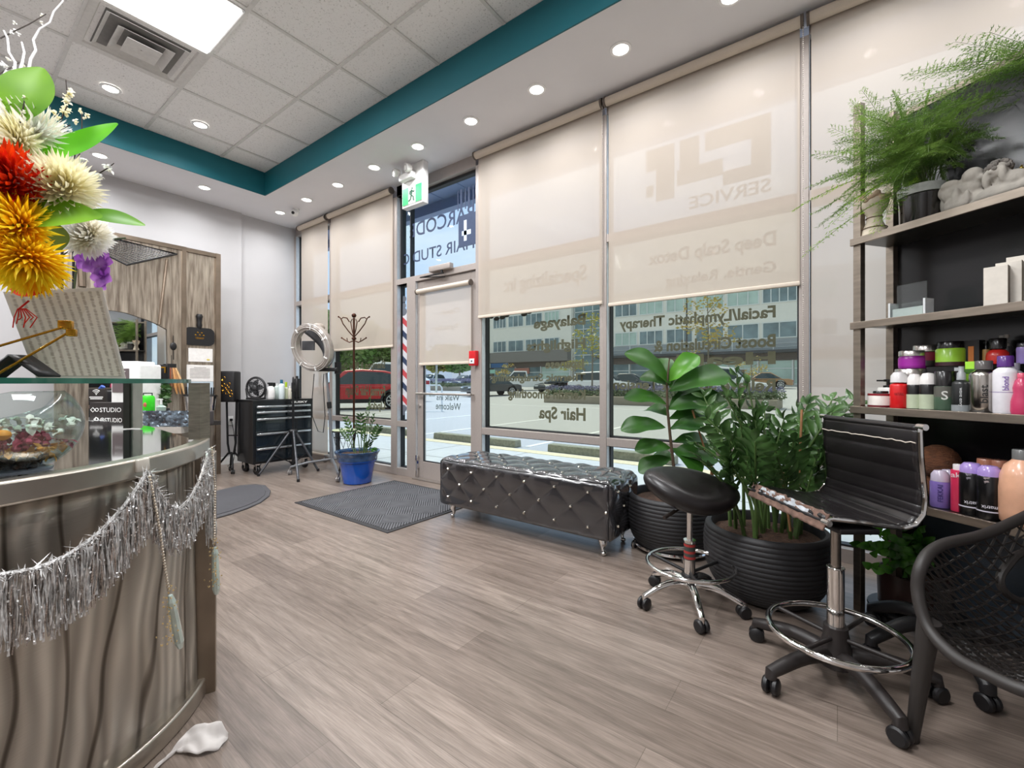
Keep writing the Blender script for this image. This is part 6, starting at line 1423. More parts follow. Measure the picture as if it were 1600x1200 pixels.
for lp, q in zip(f_.loops, ((0, 0), (1, 0), (1, 1), (0, 1))): lp[uv_].uv = q
finish('printed_sheet', b, sheetm, t, world=True, smooth=False)
gold = M('brass', '#b98a2e', .22, 1.0)
t = thing('brass_easel', 'brass rod easel with square head behind the acrylic sheet holder', 'easel', AT(60, 585, 1.05))
b = NB(); rod(b, AT(-40, 552, .95), AT(100, 511, 1.07), .0028, 8); rod(b, AT(-30, 600, .97), AT(106, 520, 1.07), .0028, 8); finish('rod', b, gold, t, world=True)
b = NB(); box(b, AT(103, 508, 1.075), (.026, .016, .022), rz=1.0, bev=.002); box(b, AT(112, 520, 1.075), (.018, .014, .018), rz=1.0, bev=.002); finish('clamp', b, gold, t, world=True)
t = thing('phone_stand', 'black angled tablet stand on the glass shelf', 'stand', AT(38, 588, 1.02))
b = NB(); a_, b__, c_ = AT(-15, 592, 1.0), AT(32, 556, 1.03), AT(78, 588, 1.05)
sheet(b, lambda s, q: (a_.lerp(b__, s * 2) if s < .5 else b__.lerp(c_, s * 2 - 1)) + FW * .05 * (q - .5) * 1.0, 8, 2); finish('bent_plate', b, blackm, t, world=True, solid=.005)
# ---- flowers
def bloom(b, c, R, n_, rnd_, face_=None, curl=.3, wd=.16, flat=.0):
    c = V(c); f = V(face_) if face_ is not None else -FW; f.normalize(); x, y, z = frame_of(f)
    n_ = int(n_ * 1.5)
    for k in range(n_):
        s = (k + .5) / n_; th = k * 2.39996; ph = acos_(1 - s * (1.25 - flat)); d = (x * cos(th) * sin(ph) + y * sin(th) * sin(ph) + f * cos(ph)).normalized()
        leaf(b, c + d * R * .12, c + d * R * rnd_.uniform(.82, 1.08), R * wd * 1.25 * rnd_.uniform(.8, 1.2), nrm=f, droop=-curl * .5, fold=.5, n=3, shape='lance')
def acos_(x): return math.acos(max(-1, min(1, x)))
pet = lambda nm, a, c_: leafmat(nm, a, c_, .55, .5, 20)
white_p = pet('white_petal', '#f6f1e2', '#ffffff'); cream_p = pet('cream_petal', '#efe8bf', '#fbf7e6'); red_p = pet('red_petal', '#c31b0a', '#ef4a12'); yel_p = pet('yellow_petal', '#ffc60a', '#fff03c'); lime_p = leafmat('lime_silk_leaf', '#5f9a12', '#93c929', .4, .35, 6); bright_p = leafmat('bright_silk_leaf', '#4fae14', '#7edb22', .4, .4, 6); olive_p = leafmat('olive_silk_leaf', '#4c5f16', '#73832a', .5, .3, 6)
rr = random.Random(21)
FA = G(-95, 700, ZD); FA = AT(-62, 590, 1.06); FA.z = GZ1 + .001
t = thing('flower_arrangement', 'tall silk flower arrangement with red, yellow and cream blooms and lime leaves', 'flower arrangement', FA)
b = NB(); lathe(b, [(0, 0), (.055, 0), (.06, .01), (.04, .08), (.055, .16), (.057, .17), (.05, .16), (0, .12)], seg=28); finish('vase', b, M('white_vase', '#e8e6e2', .2, coat=.5), t)
core = AT(-55, 400, 1.06)
def fl(nm, mt, u, v, tt_, R, n_, face_=None, wd=.16, flat=0):
    b = NB(); bloom(b, AT(u, v, tt_), R, n_, rr, face_, wd=wd, flat=flat); finish(nm, b, mt, t, world=True, flip=False)
    b = NB(); tube(b, [AT(u, v, tt_) + FW * .01, AT(u, v, tt_).lerp(core, .5) + FW * .03, core, FA + V((0, 0, .13))], .003, 5); finish('stem', b, M('wire_stem', '#3f4a2a', .6), t, world=True)
fl('white_bloom', white_p, 48, 205, 1.06, .078, 150, (-FW + V((0, 0, .6)) + RT * .3), .13); fl('white_bloom', cream_p, 95, 292, 1.04, .085, 150, (-FW + RT * .8), .13); fl('white_bloom', cream_p, 20, 222, 1.02, .07, 120)
fl('white_bloom', white_p, 15, 175, 1.1, .06, 110, (-FW + V((0, 0, .8)))); fl('red_bloom', red_p, 8, 282, .98, .088, 160, (-FW + RT * .6), .15); fl('yellow_bloom', yel_p, 22, 350, .98, .078, 150, (-FW + RT * .4), .14); fl('yellow_bloom', yel_p, 42, 410, 1.0, .082, 170, (-FW * .6 + RT * .5 - V((0, 0, .8))), .12)
fl('yellow_bloom', yel_p, 20, 395, .99, .06, 110, (-FW - V((0, 0, .4))), .14); fl('hydrangea', white_p, 132, 366, 1.25, .072, 190, (-FW + RT * .5), .2, -.3)
fl('cream_bloom', cream_p, 100, 268, 1.1, .05, 60, (-FW + V((0, 0, .2))), .3)
def lf(nm, mt, a, c_, wd, nr=None, droop=.08, tt0=1.05, tt1=1.05, shape='oval', fold=.15):
    b = NB(); leaf(b, AT(a[0], a[1], tt0), AT(c_[0], c_[1], tt1), wd, nrm=nr or -FW, droop=droop, fold=fold, n=12, shape=shape); finish(nm, b, mt, t, world=True, flip=False, sub=1)
lf('lime_leaf', lime_p, (30, 190), (66, 106), .115, (-FW + RT * .2), .05, 1.02, 1.04); lf('lime_leaf', bright_p, (30, 255), (184, 193), .085, (-FW + V((0, 0, .35))), -.05, 1.03, 1.12); lf('lime_leaf', lime_p, (-60, 335), (160, 338), .10, (-FW + V((0, 0, .35))), .05, .96, 1.05)
lf('lime_leaf', lime_p, (120, 335), (227, 352), .045, (-FW + V((0, 0, .4))), .1, 1.06, 1.14); lf('lime_leaf', olive_p, (80, 345), (92, 392), .09, -FW, .02, 1.1, 1.12); lf('lime_leaf', olive_p, (85, 300), (136, 268), .06, -FW, .05, 1.15, 1.18); lf('lime_leaf', olive_p, (-10, 210), (22, 250), .07, -FW, .05, 1.08, 1.05)
lf('red_leaf', red_p, (10, 440), (70, 455), .05, -FW, .05, 1.03, 1.03)
b = NB()
for sg in range(7): tube(b, [AT(28 + sg * 2, 482, 1.0), AT(22 + sg * 6, 496, 1.0), AT(20 + sg * 5 + 4 * sin(sg * 3), 512 - sg % 3 * 6, 1.0)], .0012, 5)
tube(b, [AT(45, 470, 1.0), AT(28, 484, 1.0)], .002, 5); finish('red_tassel', b, red_p, t, world=True)
# blossom twigs
def twig(pts, tt_, nfl, fr, nm='blossom_twig', col_='#2e211b', stem_r=.0018, cream=False):
    W = [AT(u, v, tt_ + k * .01) for k, (u, v) in enumerate(pts)]; b = NB(); tube(b, W, [stem_r * (1 - .5 * k / len(W)) for k in range(len(W))], 5)
    tw = finish(nm, b, M('twig_' + col_[1:], col_, .7), t, world=True)
    if nfl:
        b = NB()
        for k in range(nfl):
            s = rr.uniform(.25, 1) * (len(W) - 1); i = min(len(W) - 2, int(s)); c = W[i].lerp(W[i + 1], s - i) + V((rr.gauss(0, .007), rr.gauss(0, .007), rr.gauss(0, .007)))
            for j in range(4):
                d = V((rr.gauss(0, 1), rr.gauss(0, 1), rr.gauss(0, 1))).normalized(); leaf(b, c, c + d * fr, fr * .9, n=3)
            ball(b, c, fr * .35, 6)
        finish('blossom', b, cream_p if cream else white_p, tw, world=True)
twig([(110, 235), (95, 190), (105, 155), (103, 125)], 1.15, 14, .011, cream=True); twig([(60, 270), (88, 205), (105, 165)], 1.12, 10, .010, cream=True); twig([(115, 250), (128, 205), (128, 175)], 1.2, 8, .008, cream=True)
twig([(10, 265), (25, 225), (38, 160), (38, 138)], 1.0, 4, .006); twig([(95, 320), (130, 285), (170, 262), (178, 255)], 1.1, 8, .012); twig([(105, 345), (120, 320), (140, 300)], 1.08, 9, .011, cream=True); twig([(90, 300), (112, 260), (125, 240)], 1.1, 6, .007)
twig([(30, 230), (70, 215), (110, 195)], 1.08, 8, .006); twig([(0, 60), (20, 50), (45, 38), (72, 22)], 1.15, 7, .006, col_='#5f5753'); twig([(-10, 120), (18, 105), (30, 98)], 1.1, 5, .008, col_='#5f5753'); twig([(50, 400), (60, 395), (75, 405)], 1.02, 4, .013); twig([(95, 225), (88, 262)], 1.12, 5, .007)
for pts in ([(45, 108), (48, 92), (56, 78), (52, 62), (62, 45), (78, 35), (84, 18), (98, 2), (104, -20)], [(22, 118), (24, 98), (14, 82), (12, 60), (6, 48)], [(30, 115), (35, 98), (38, 82), (34, 66)], [(5, 120), (12, 108), (3, 96)]): twig(pts, 1.1, 0, 0, 'curly_white_twig', '#efecec', .0032)
# orchid
OC = AT(128, 588, 1.45); OC.z = GZ1 + .001
OC = V((-2.28, .30, ZD + .0)); OC = AT(128, 588, 1.32); OC.z = GZ1 + .001
t = thing('orchid', 'purple orchid on dark stakes behind the acrylic sheet holder', 'potted plant', OC); DO = (OC - CAM).dot(FW)
b = NB(); lathe(b, [(0, 0), (.03, 0), (.042, .075), (.04, .08), (.035, .07), (0, .07)], seg=24); finish('pot', b, M('ceramic_white', '#dcd8d2', .3), t)
b = NB()
for (u, v) in ((97, 368), (115, 352), (161, 355)): rod(b, V((AT(u, v, DO) - OC).to_tuple()), AT(u if u != 161 else 150, 575, DO) - OC + V((0, 0, .06)), .0035, 6)
finish('stake', b, blackm, t)
b = NB(); tube(b, [AT(120, 575, DO) - OC, AT(116, 450, DO) - OC, AT(121, 405, DO) - OC, AT(140, 380, DO) - OC, AT(168, 374, DO) - OC, AT(196, 372, DO) - OC], .003, 6); tube(b, [AT(97, 560, DO) - OC, AT(96, 400, DO) - OC, AT(120, 385, DO) - OC, AT(140, 402, DO) - OC], .0025, 6)
for (u, v) in ((80, 545), (100, 540), (150, 545), (165, 550)): leaf(b, AT(125, 560, DO) - OC, AT(u, v, DO + .03) - OC, .04)
finish('stem', b, M('orchid_stem', '#3f4a2a', .5), t)
orp = pet('orchid_petal', '#8a3fa8', '#c887dc')
for k, (u, v, R) in enumerate([(135, 408, .032), (150, 412, .04), (164, 408, .034), (163, 432, .036), (160, 446, .022)]):
    b = NB(); c = AT(u, v, DO - .02) - OC
    for j in range(5):
        a = j * 2 * pi / 5 + .3 + k; d = RT * cos(a) + V((0, 0, sin(a))) - FW * .25; leaf(b, c, c + d.normalized() * R, R * .9, nrm=-FW, droop=.1, fold=.1, n=5)
    finish('flower', b, orp, t)
# white torn plastic on the floor
t = thing('torn_white_strip', 'crumpled torn white vinyl strip lying on the floor by the desk', 'litter', G(320, 1160))
b = NB(); c_ = [G(232, 1215, .0), G(262, 1180, .01), G(290, 1150, .03), G(318, 1138, .05), G(345, 1136, .045), G(356, 1150, .01)]
def strip(s, q):
    f = s * (len(c_) - 1); i = min(len(c_) - 2, int(f)); P_ = c_[i].lerp(c_[i + 1], f - i); wd = .008 + .05 * max(0, sin(pi * min(1, max(0, (s - .3) / .7)) ** .8)) ; dn = RT * .45 - FW * .9
    z = P_.z * (1 - q * .9) + .004 + .012 * mnoise.noise(V((s * 7, q * 3, 0))) ; o = P_ + dn.normalized() * wd * (q - .3) * 1.2; o.z = max(.002, z); return o
sheet(b, strip, 40, 10); finish('vinyl_strip', b, M('white_vinyl_scrap', '#dcd6d2', .5, noise=(10, .1)), t, world=True, solid=.002)
# ================================================================== STYLING STATION ON THE FAR WALL
S0 = V((-5.96, 2.10, 0)); sdir = V((0, -1, 0)); snr = V((1, 0, 0))
SRZ = atan2(sdir.y, sdir.x)
def SPl(u, v, off=0.0):
    d = ray(u, v); o = S0 + snr * off; k = (o - CAM).dot(snr) / d.dot(snr); P_ = CAM + d * k; return (P_ - S0).dot(sdir), P_.z
ST = thing('styling_station', 'tall styling station of wavy brushed metal sheets with mirror on the far wall', 'styling station', S0, SRZ)
ss = M('streaked_metal_sheet', '#cfc2b1', .3, .8, noise=(9, .28, (5, 5, .4)), col2='#85776a', bump=(10, .25, .01)); postm = M('bronze_steel', '#8a7b6c', .35, .85, noise=(5, .2))
# local: x along the wall to the left, y out into the room
xr0, ztop = SPl(343.5, 398); xr1, _ = SPl(336, 500); xm0, _ = SPl(290, 500); xm1, _ = SPl(283, 500)
def lbox(nm, x0, x1, y0, y1, z0, z1, mt, par=None, **k):
    b = NB(); box2(b, (x0, y0, z0), (x1, y1, z1)); return finish(nm, b, mt, par or ST, smooth=False, **k)
lbox('post', xr0, xr1, -.03, .03, 0, ztop, postm); lbox('post', xm0, xm1, -.03, .03, 0, ztop, postm); lbox('top_rail', xr1, xm0, -.02, .02, ztop - .045, ztop, postm)
lbox('metal_sheet', xr1, xm0, -.012, 0, .0, ztop - .045, ss)
xL = SPl(84, 500)[0]; lbox('top_rail', xm1, xL, -.03, .03, ztop - .045, ztop, postm)
pts = [SPl(u, v) for u, v in [(262, 690), (261, 560), (260, 515), (246, 507), (232, 501), (215, 495), (197, 489), (180, 486), (160, 484), (138, 484), (138, 700)]]
poly = [(xm1, .0)] + [(pts[0][0], .0)] + pts[1:-1] + [(pts[-1][0], .0), (xL, .0), (xL, ztop - .045), (xm1, ztop - .045)]
b = NB(); prism(b, poly, 0, .015, Matrix(((1, 0, 0, 0), (0, 0, 1, -.0), (0, 1, 0, 0), (0, 0, 0, 1)))); finish('wavy_sheet', b, ss, ST, smooth=False)
mirror = M('mirror_glass', '#eef1f0', .01, 1.0, noise=(1, 0))
lbox('mirror', pts[0][0] - .02, pts[-1][0] + .02, -.02, -.008, .75, SPl(180, 480)[1], mirror)
a_ = SPl(266, 520); c_ = SPl(259, 405)
b = NB(); rod(b, (SPl(248, 508)[0], .02, SPl(248, 508)[1]), (SPl(260, 405)[0], .02, SPl(260, 405)[1]), .014, 8); finish('diagonal_strut', b, postm, ST)
b = NB(); rod(b, (SPl(128, 448)[0], .02, SPl(128, 448)[1]), (SPl(124, 378)[0], .02, SPl(124, 378)[1]), .03, 8); finish('diagonal_strut', b, postm, ST)
lbox('counter', .12, SPl(84, 500)[0], .016, .40, .62, .665, M('station_counter', '#2e2a28', .3))
# wire basket
t = thing('wire_basket', 'dark wire mesh corner shelf on the styling station top', 'basket', AT(200, 395, 5.2))
def onp(u, v, o_): x, z = SPl(u, v, o_); q = S0 + sdir * x + snr * o_; q.z = z; return q
Q = [onp(172, 371, .03), onp(276, 397, .03), onp(198, 414, .45), onp(142, 386, .35)]
b = NB(); tube(b, Q, .010, 6, closed=True); finish('rim', b, blackmet, t, world=True)
b = NB()
for k in range(1, 22): s = k / 22; rod(b, Q[0].lerp(Q[1], s), Q[3].lerp(Q[2], s), .003, 4); 
for k in range(1, 12): s = k / 12; rod(b, Q[0].lerp(Q[3], s), Q[1].lerp(Q[2], s), .003, 4)
finish('wire_mesh', b, blackmet, t, world=True)
def on_station(name, label, cat, u, v, off=.0, grp=None):
    x, z = SPl(u, v, off); P_ = S0 + sdir * x + snr * off; P_.z = z; return thing(name, label, cat, P_, SRZ, grp)
t = on_station('hand_mirror', 'black square hand mirror with gold marks hung on the metal sheet', 'hand mirror', 311.5, 526, .012)
b = NB(); rp_ = [(cx_ * .09 + .06 * cos(radians(an)), cy_ * .043 + .06 * sin(radians(an))) for cx_, cy_, a0 in ((1, 1, 0), (-1, 1, 90), (-1, -1, 180), (1, -1, 270)) for an in range(a0, a0 + 91, 15)]; prism(b, rp_, -.012, .012, Matrix(((1, 0, 0, 0), (0, 0, 1, 0), (0, 1, 0, 0), (0, 0, 0, 1)))); finish('mirror_back', b, blackm, t)
b = NB(); tube(b, [(0, 0, .09), (0, 0, .13), (0, 0, .16), (0, 0, .21), (0, 0, .235), (0, 0, .26)], [.018, .03, .024, .03, .036, .026], 12); finish('handle', b, blackm, t)
b = NB()
for x, z in [(-.02, .045), (.02, .045), (-.04, .015), (0, .018), (.04, .015)]: ball(b, (x, .011, z), .013, 6, (1, .15, .7))
h_ = finish('gold_mark', b, gold, t)
text_part('gold_lettering', 'TIFFANY', gold, t, t.location + sdir * .045 + snr * .0125 + V((0, 0, -.03)), -sdir, (0, 0, 1), w=.09, h=.022, bold=.02)
t = on_station('certificate', 'white framed certificate with gold seal under the hand mirror', 'certificate', 313.5, 555, .006)
b = NB(); box(b, (0, 0, 0), (.24, .008, .155)); finish('sheet', b, M('certificate_paper', '#eae6e2', .5), t, smooth=False); b = NB(); ball(b, (-.075, .005, -.05), .018, 12, (1, .1, .6)); finish('gold_seal', b, M('seal', '#d8c468', .5), t)
t = on_station('certificate', 'framed licence sheet with grey print above the metal cups', 'certificate', 312.5, 583, .006)
b = NB(); box(b, (0, 0, 0), (.27, .008, .19)); finish('sheet', b, M('certificate_paper', '#eae6e2', .5), t, smooth=False)
b = NB()
for k in range(8): box(b, (0, .005, .065 - k * .017), (.2 if k else .12, .002, .005))
finish('print_lines', b, M('print_grey', '#8d8580', .6), t, smooth=False)
t = on_station('certificate', 'pale blue framed sheet behind the glass shelf corner', 'certificate', 313, 607, .006)
b = NB(); box(b, (0, 0, 0), (.26, .008, .16)); finish('sheet', b, M('blue_paper', '#c3d0da', .5), t, smooth=False)
for u, v, lab in ((295, 628, 'silver cup holder with brushes, left one on the station'), (330, 628, 'silver cup holder, right one on the station')):
    t = on_station('tool_holder', lab, 'tool holder', u, v, .07, 'silver cup holders')
    b = NB(); lathe(b, [(0, -.1), (.035, -.1), (.055, .08), (.058, .085), (.05, .08), (0, -.08)], seg=24); finish('cup', b, chrome, t)
    b = NB(); torus(b, (0, 0, .07), .062, .005); rod(b, (0, -.06, .07), (0, -.06, .075), .005); finish('bracket_ring', b, blackmet, t)
    b = NB(); 
    for k in range(3): rod(b, (.01 * (k - 1), .0, -.04), (.025 * (k - 1), .01, .17), .008, 8)
    finish('brush_handle', b, blackm, t)
t = on_station('hair_swatches', 'bundle of brown to blonde hair swatches hung on the station', 'hair swatches', 268, 572, .06)
b = NB(); box(b, (0, 0, 0), (.08, .03, .05)); rod(b, (0, 0, 0), (0, 0, .12), .003, 5); finish('clip_bar', b, blackm, t)
for k, colr in enumerate(['#b5683c', '#8a4426', '#6d4a30', '#c9925a', '#a87a4c', '#d0a878']):
    b = NB(); x = .07 - k * .032; tube(b, [(x * .4, .01, -.02), (x * .7 + .0, .03, -.12), (x, .03, -.22), (x + .02 * (1 if k < 3 else -1), .02, -.31)], [.008, .014, .015, .006], 8); finish('hair_lock', b, M('hair_' + colr[1:], colr, .5, noise=(60, .3, (4, 4, .3))), t)
t = on_station('hanging_ornament', 'small dark woven drop ornament on the metal sheet', 'ornament', 271, 541, .02)
b = NB(); ball(b, (0, 0, 0), .035, 12, (.9, .3, 1.3)); rod(b, (0, 0, .03), (0, 0, .12), .003, 5); rod(b, (0, 0, -.04), (0, 0, -.15), .004, 5); finish('woven_drop', b, blackm, t)
# ---- work counter behind the reception desk
DB = 2.72
K0 = AT(95, 660, DB); K1 = AT(304, 660, DB); kc = (K0 + K1) / 2; kc.z = 0; ZB = .82
t = thing('work_counter', 'low work counter behind the reception desk holding signs and printer', 'counter', kc, TH)
Lk = (K1 - K0).length; b = NB(); box2(b, (-Lk / 2, 0, ZB - .04), (Lk * .40, .2, ZB)); box2(b, (-Lk / 2, .2, ZB - .04), (Lk * .12, .52, ZB)); finish('counter_top', b, M('grey_counter_top', '#bdb6ad', .3), t, smooth=False)
b = NB(); box2(b, (-Lk / 2 + .02, .03, 0), (Lk * .38, .18, ZB - .04)); box2(b, (-Lk / 2 + .02, .18, 0), (Lk * .1, .5, ZB - .04)); finish('carcass', b, postm, t, smooth=False)
def onb(u, d=.12):
    q = AT(u, 600, DB + d); q.z = ZB + .001; return q
# plastic covered box, canister and soap on the work counter
q0b, q1b = AT(222, 650, DB), AT(303, 650, DB); wd = (q1b - q0b).length; cb_ = (q0b + q1b) / 2; cb_.z = ZB + .001
t = thing('covered_box', 'long box wrapped in shiny clear plastic behind the desk', 'box', cb_, TH); hB = .088
b = NB(); box(b, (0, .10, hB / 2), (wd, .17, hB), bev=.006); finish('box', b, M('dark_carton', '#3b3436', .5), t)
def wrap(s, q): return ((s - .5) * (wd + .01), .012 - .01 * mnoise.noise(V((s * 14, q * 6, 0))), .0 + (hB + .012) * q + .004 * mnoise.noise(V((s * 20, 0, 3))))
b = NB(); sheet(b, wrap, 60, 12); finish('plastic_wrap', b, M('crinkled_plastic', '#9db0c0', .12, .4, noise=(9, .7, (1, 1, 1)), bump=(22, 1, .02), col2='#2b2a30'), t)
def ont(u, d): q = AT(u, 600, DB + d); q.z = ZB + hB + .002; return q
t = thing('green_canister', 'bright lime green canister standing on the plastic wrapped box', 'canister', ont(231, .1), TH)
b = NB(); lathe(b, [(0, 0), (.035, 0), (.037, .005), (.037, .085), (.032, .1), (.025, .104), (0, .105)], seg=32); finish('body', b, M('lime_plastic', '#3fdc2a', .35), t)
b = NB(); tube(b, [(.028, 0, .09), (.028, 0, .118), (-.028, 0, .118), (-.028, 0, .09)], .004, 8); finish('handle', b, blackm, t)
b = NB(); ball(b, (.008, -.034, .045), .013, 10, (1, .3, 1.3)); finish('red_motif', b, M('red_motif', '#c8685a', .5), t)
t = thing('soap_bottle', 'clear soap bottle with white pump right of the green canister', 'bottle', ont(252, .1), TH)
b = NB(); lathe(b, [(0, 0), (.024, 0), (.026, .03), (.01, .04), (.01, .045), (0, .045)], seg=24); finish('body', b, M('clear_soap', '#9fb5a8', .1), t)
b = NB(); rod(b, (0, 0, .045), (0, 0, .075), .006, 12); box(b, (-.01, 0, .078), (.035, .01, .008)); finish('pump', b, white, t)
t = thing('leafy_plant', 'dark leafy plant behind the green canister and soap bottle', 'potted plant', onb(252, .42))
b = NB(); lathe(b, [(0, 0), (.04, 0), (.05, .09), (0, .08)], seg=20); finish('pot', b, blackm, t)
b = NB(); random.seed(3); clump(b, (0, 0, .19), (.09, .06, .11), 300, .035); finish('foliage', b, leafmat('dark_leaf', '#24401e', '#4b7038'), t, smooth=False, flip=False)
t = thing('sign_board', 'black box printed with white STUDIO lettering behind the desk', 'sign', onb(172, .06), TH)
b = NB(); box(b, (0, 0, .075), (.21, .05, .15), bev=.002); finish('box', b, M('dark_sign', '#26211f', .4), t)
o_ = V(t.location)
for z, tx in ((.09, 'STUDIO'), (.025, '@STUDIO')): text_part('lettering', tx, white, t, o_ - FW * .027 - RT * .04 + V((0, 0, z)), RT, (0, 0, 1), w=.135 if z > .05 else .14, h=.028, bold=.01)
b = NB()
for z in (.09, .03): torus(b, (-.085 + .02 * (z < .05), -.026, z + .014), .014, .002, 4, 6, d=(0, 1, 0)); torus(b, (-.06, -.026, z + .014), .010, .002, 12, 6, d=(0, 1, 0))
finish('round_mark', b, white, t)
t = thing('wifi_sign', 'small black sign with white wireless symbol behind the desk', 'sign', onb(153, .22), TH)
b = NB(); box(b, (0, 0, .19), (.11, .02, .09), bev=.002); box(b, (0, .01, .075), (.07, .02, .15)); finish('board', b, M('dark_sign', '#26211f', .4), t)
b = NB()
for r_ in (.012, .022, .032): tube(b, [(r_ * sin(a), -.012, .195 + r_ * cos(a)) for a in [radians(-45 + 15 * k) for k in range(7)]], .0025, 5)
ball(b, (0, -.012, .196), .004, 6); box(b, (0, -.012, .178), (.09, .002, .006)); box(b, (0, -.012, .167), (.08, .002, .006)); finish('wireless_symbol', b, white, t)
t = thing('black_organizer', 'black desk organizer with blue item behind the desk', 'organizer', onb(168, .36), TH)
b = NB(); box(b, (0, 0, .11), (.17, .1, .22), bev=.01); finish('body', b, blackm, t); b = NB(); rod(b, (-.04, -.055, .18), (.02, -.055, .25), .014, 8); finish('blue_item', b, M('blue_item', '#2a4fa0', .4), t)
t = thing('label_printer', 'white desktop printer with dark front panel behind the desk', 'printer', onb(214, .3), TH)
b = NB(); box(b, (0, 0, .2), (.20, .18, .40), bev=.012); box(b, (-.02, -.0, .405), (.17, .16, .03), bev=.01); finish('body', b, white, t)
b = NB(); box(b, (-.03, -.092, .29), (.11, .006, .16)); f_ = finish('front_panel', b, M('mauve_grey_panel', '#6b5f60', .4), t, smooth=False)
b = NB(); box(b, (-.03, -.097, .35), (.07, .003, .005)); box(b, (-.04, -.097, .31), (.05, .003, .004)); finish('panel_line', b, white, f_, smooth=False)
t = thing('picture_frame', 'dark frame with gold edge beside the white printer', 'frame', onb(254, .45), TH)
b = NB(); box(b, (0, 0, .33), (.09, .02, .15)); box(b, (0, .01, .13), (.012, .012, .26)); finish('board', b, blackm, t, smooth=False); b = NB(); box(b, (0, -.012, .385), (.07, .01, .008)); box(b, (.03, -.012, .365), (.008, .01, .04)); finish('gold_edge', b, gold, t, smooth=False)
t = thing('open_notebook', 'open white notebook lying on the counter behind the desk', 'notebook', onb(128, .0), TH)
b = NB(); sheet(b, lambda s, q: ((s - .5) * .24, (q - .5) * .12, .01 + .012 * abs(sin(s * pi * 2)) + .02 * s), 16, 3); finish('pages', b, white, t, solid=.004)

# ================================================================== FAR WALL CORNER
# outlet
p = PX(359, 657, WX); p = V((WX + .05, PX(359, 657, WX + .05).y, PX(359, 657, WX + .05).z)); t = thing('power_outlet', 'white wall outlet with a plugged in cord near the floor', 'outlet', p, 0)
b = NB(); box(b, (.004, 0, 0), (.008, .08, .12), bev=.002); finish('cover_plate', b, white, t); b = NB(); box(b, (.02, .01, .01), (.03, .03, .03), bev=.004); finish('plug', b, blackm, t)
b = NB(); tube(b, [(.03, .01, 0), (.05, .03, -.15), (.06, .05, -.4), (.1, .0, p.z * -1 + .02), (.2, -.1, -p.z + .008)], .004, 6); finish('cord', b, blackm, t)
# colour processor on tripod
PC = G(362, 738); t = thing('hair_processor', 'black heater box with gold hexagon pattern on wheeled stand', 'hair processor', PC, TH); dC = (PC - CAM).dot(FW)
def zC(v): return CAMH + (HV - v) / FPX * dC
b = NB(); wC = 27 / FPX * dC; box(b, (-.03, 0, (zC(580) + zC(628)) / 2), (wC, .14, zC(580) - zC(628)), bev=.02); bx_ = finish('heater_box', b, blackm, t)
b = NB()
for k, (x, z) in enumerate([(-.08, .06), (-.05, .02), (-.09, 0), (-.04, -.03), (-.08, -.06), (0, -.02), (.01, .03), (-.01, -.07), (.03, -.06), (-.05, .10), (.04, -.1)]):
    torus(b, (x - .0, -.072, (zC(580) + zC(628)) / 2 + z), .022, .0025, 6, 5, d=(0, 1, 0))
finish('hexagon_print', b, gold, bx_)
b = NB()
for x in (-.06, .06): tube(b, [(x, 0, zC(628)), (x * .8, 0, .35), (x * .4, 0, .22)], .012, 8)
rod(b, (-.06, 0, .45), (.07, 0, .45), .008, 8); finish('stand_tube', b, blackmet, t)
for k in range(4):
    a = .5 + k * pi / 2; e = V((cos(a) * .17, sin(a) * .12, 0)); b = NB(); tube(b, [(e.x * .2, e.y * .2, .24), (e.x, e.y, .07)], .011, 8); lg = finish('leg', b, blackmet, t)
    b = NB(); caster(b, e, (-sin(a), cos(a), 0), .027, .02); rod(b, e + V((0, 0, .03)), e + V((0, 0, .08)), .008); finish('caster', b, blackm, lg)
# tool chest
c0 = G(395, 734); c1 = G(488, 722); 
fz0 = .135; F0 = G(395, 726.5, fz0); F1 = G(488, 713.5, fz0); dF = (F1 - F0); dF.z = 0; wF = dF.length; dF.normalize(); nF = V((dF.y, -dF.x, 0)); nF = nF if nF.x > 0 else -nF
F0.z = 0; t0_ = (F0 - CAM).dot(FW); zt = CAMH - (627 - HV) / FPX * t0_; depth = .44
TC = thing('tool_chest', 'black five drawer rolling tool chest with silver drawer pulls', 'tool chest', F0, atan2(dF.y, dF.x))
# local x along the front, local y into the wall (-nF) 
ysg = 1 if V((-sin(atan2(dF.y, dF.x)), cos(atan2(dF.y, dF.x)), 0)).dot(nF) < 0 else -1
def cb(nm, x0, x1, y0, y1, z0, z1, mt, par=None, bev=0):
    b = NB(); box2(b, (x0, y0 * ysg, z0), (x1, y1 * ysg, z1)); return finish(nm, b, mt, par or TC, smooth=False, bev=bev)
cbm = M('chest_black', '#17181a', .3, .2, coat=.3)
cb('cabinet', 0, wF, 0, depth, fz0, zt, cbm, bev=.004); cb('top_rim', -.005, wF + .005, -.005, depth, zt - .02, zt + .012, cbm, bev=.003)
zz = [zt - .065, zt - .155, zt - .245, zt - .425, zt - .605, fz0 + .02]
zz = [zt - .05 - (zt - fz0 - .07) * f for f in (0, .10, .22, .48, .74, 1)]
for k in range(5):
    d_ = cb('drawer', .03, wF - .03, -.012, .0, zz[k + 1] + .006, zz[k] - .004, M('drawer_face', '#1d252b', .18, .3, coat=.5), bev=.002)
    b = NB(); box2(b, (.035, -.035 * ysg, zz[k] - .032), (wF - .035, -.012 * ysg, zz[k] - .008), bev=.006); finish('drawer_pull', b, M('satin_aluminium', '#cdd0d3', .25, .9), d_)
text_part('chest_badge', 'HUSKY', white, TC, F0 + dF * (wF * .62) + nF * .014 + V((0, 0, zt - .038)), dF, (0, 0, 1), w=wF * .28, h=.024, bold=.03)
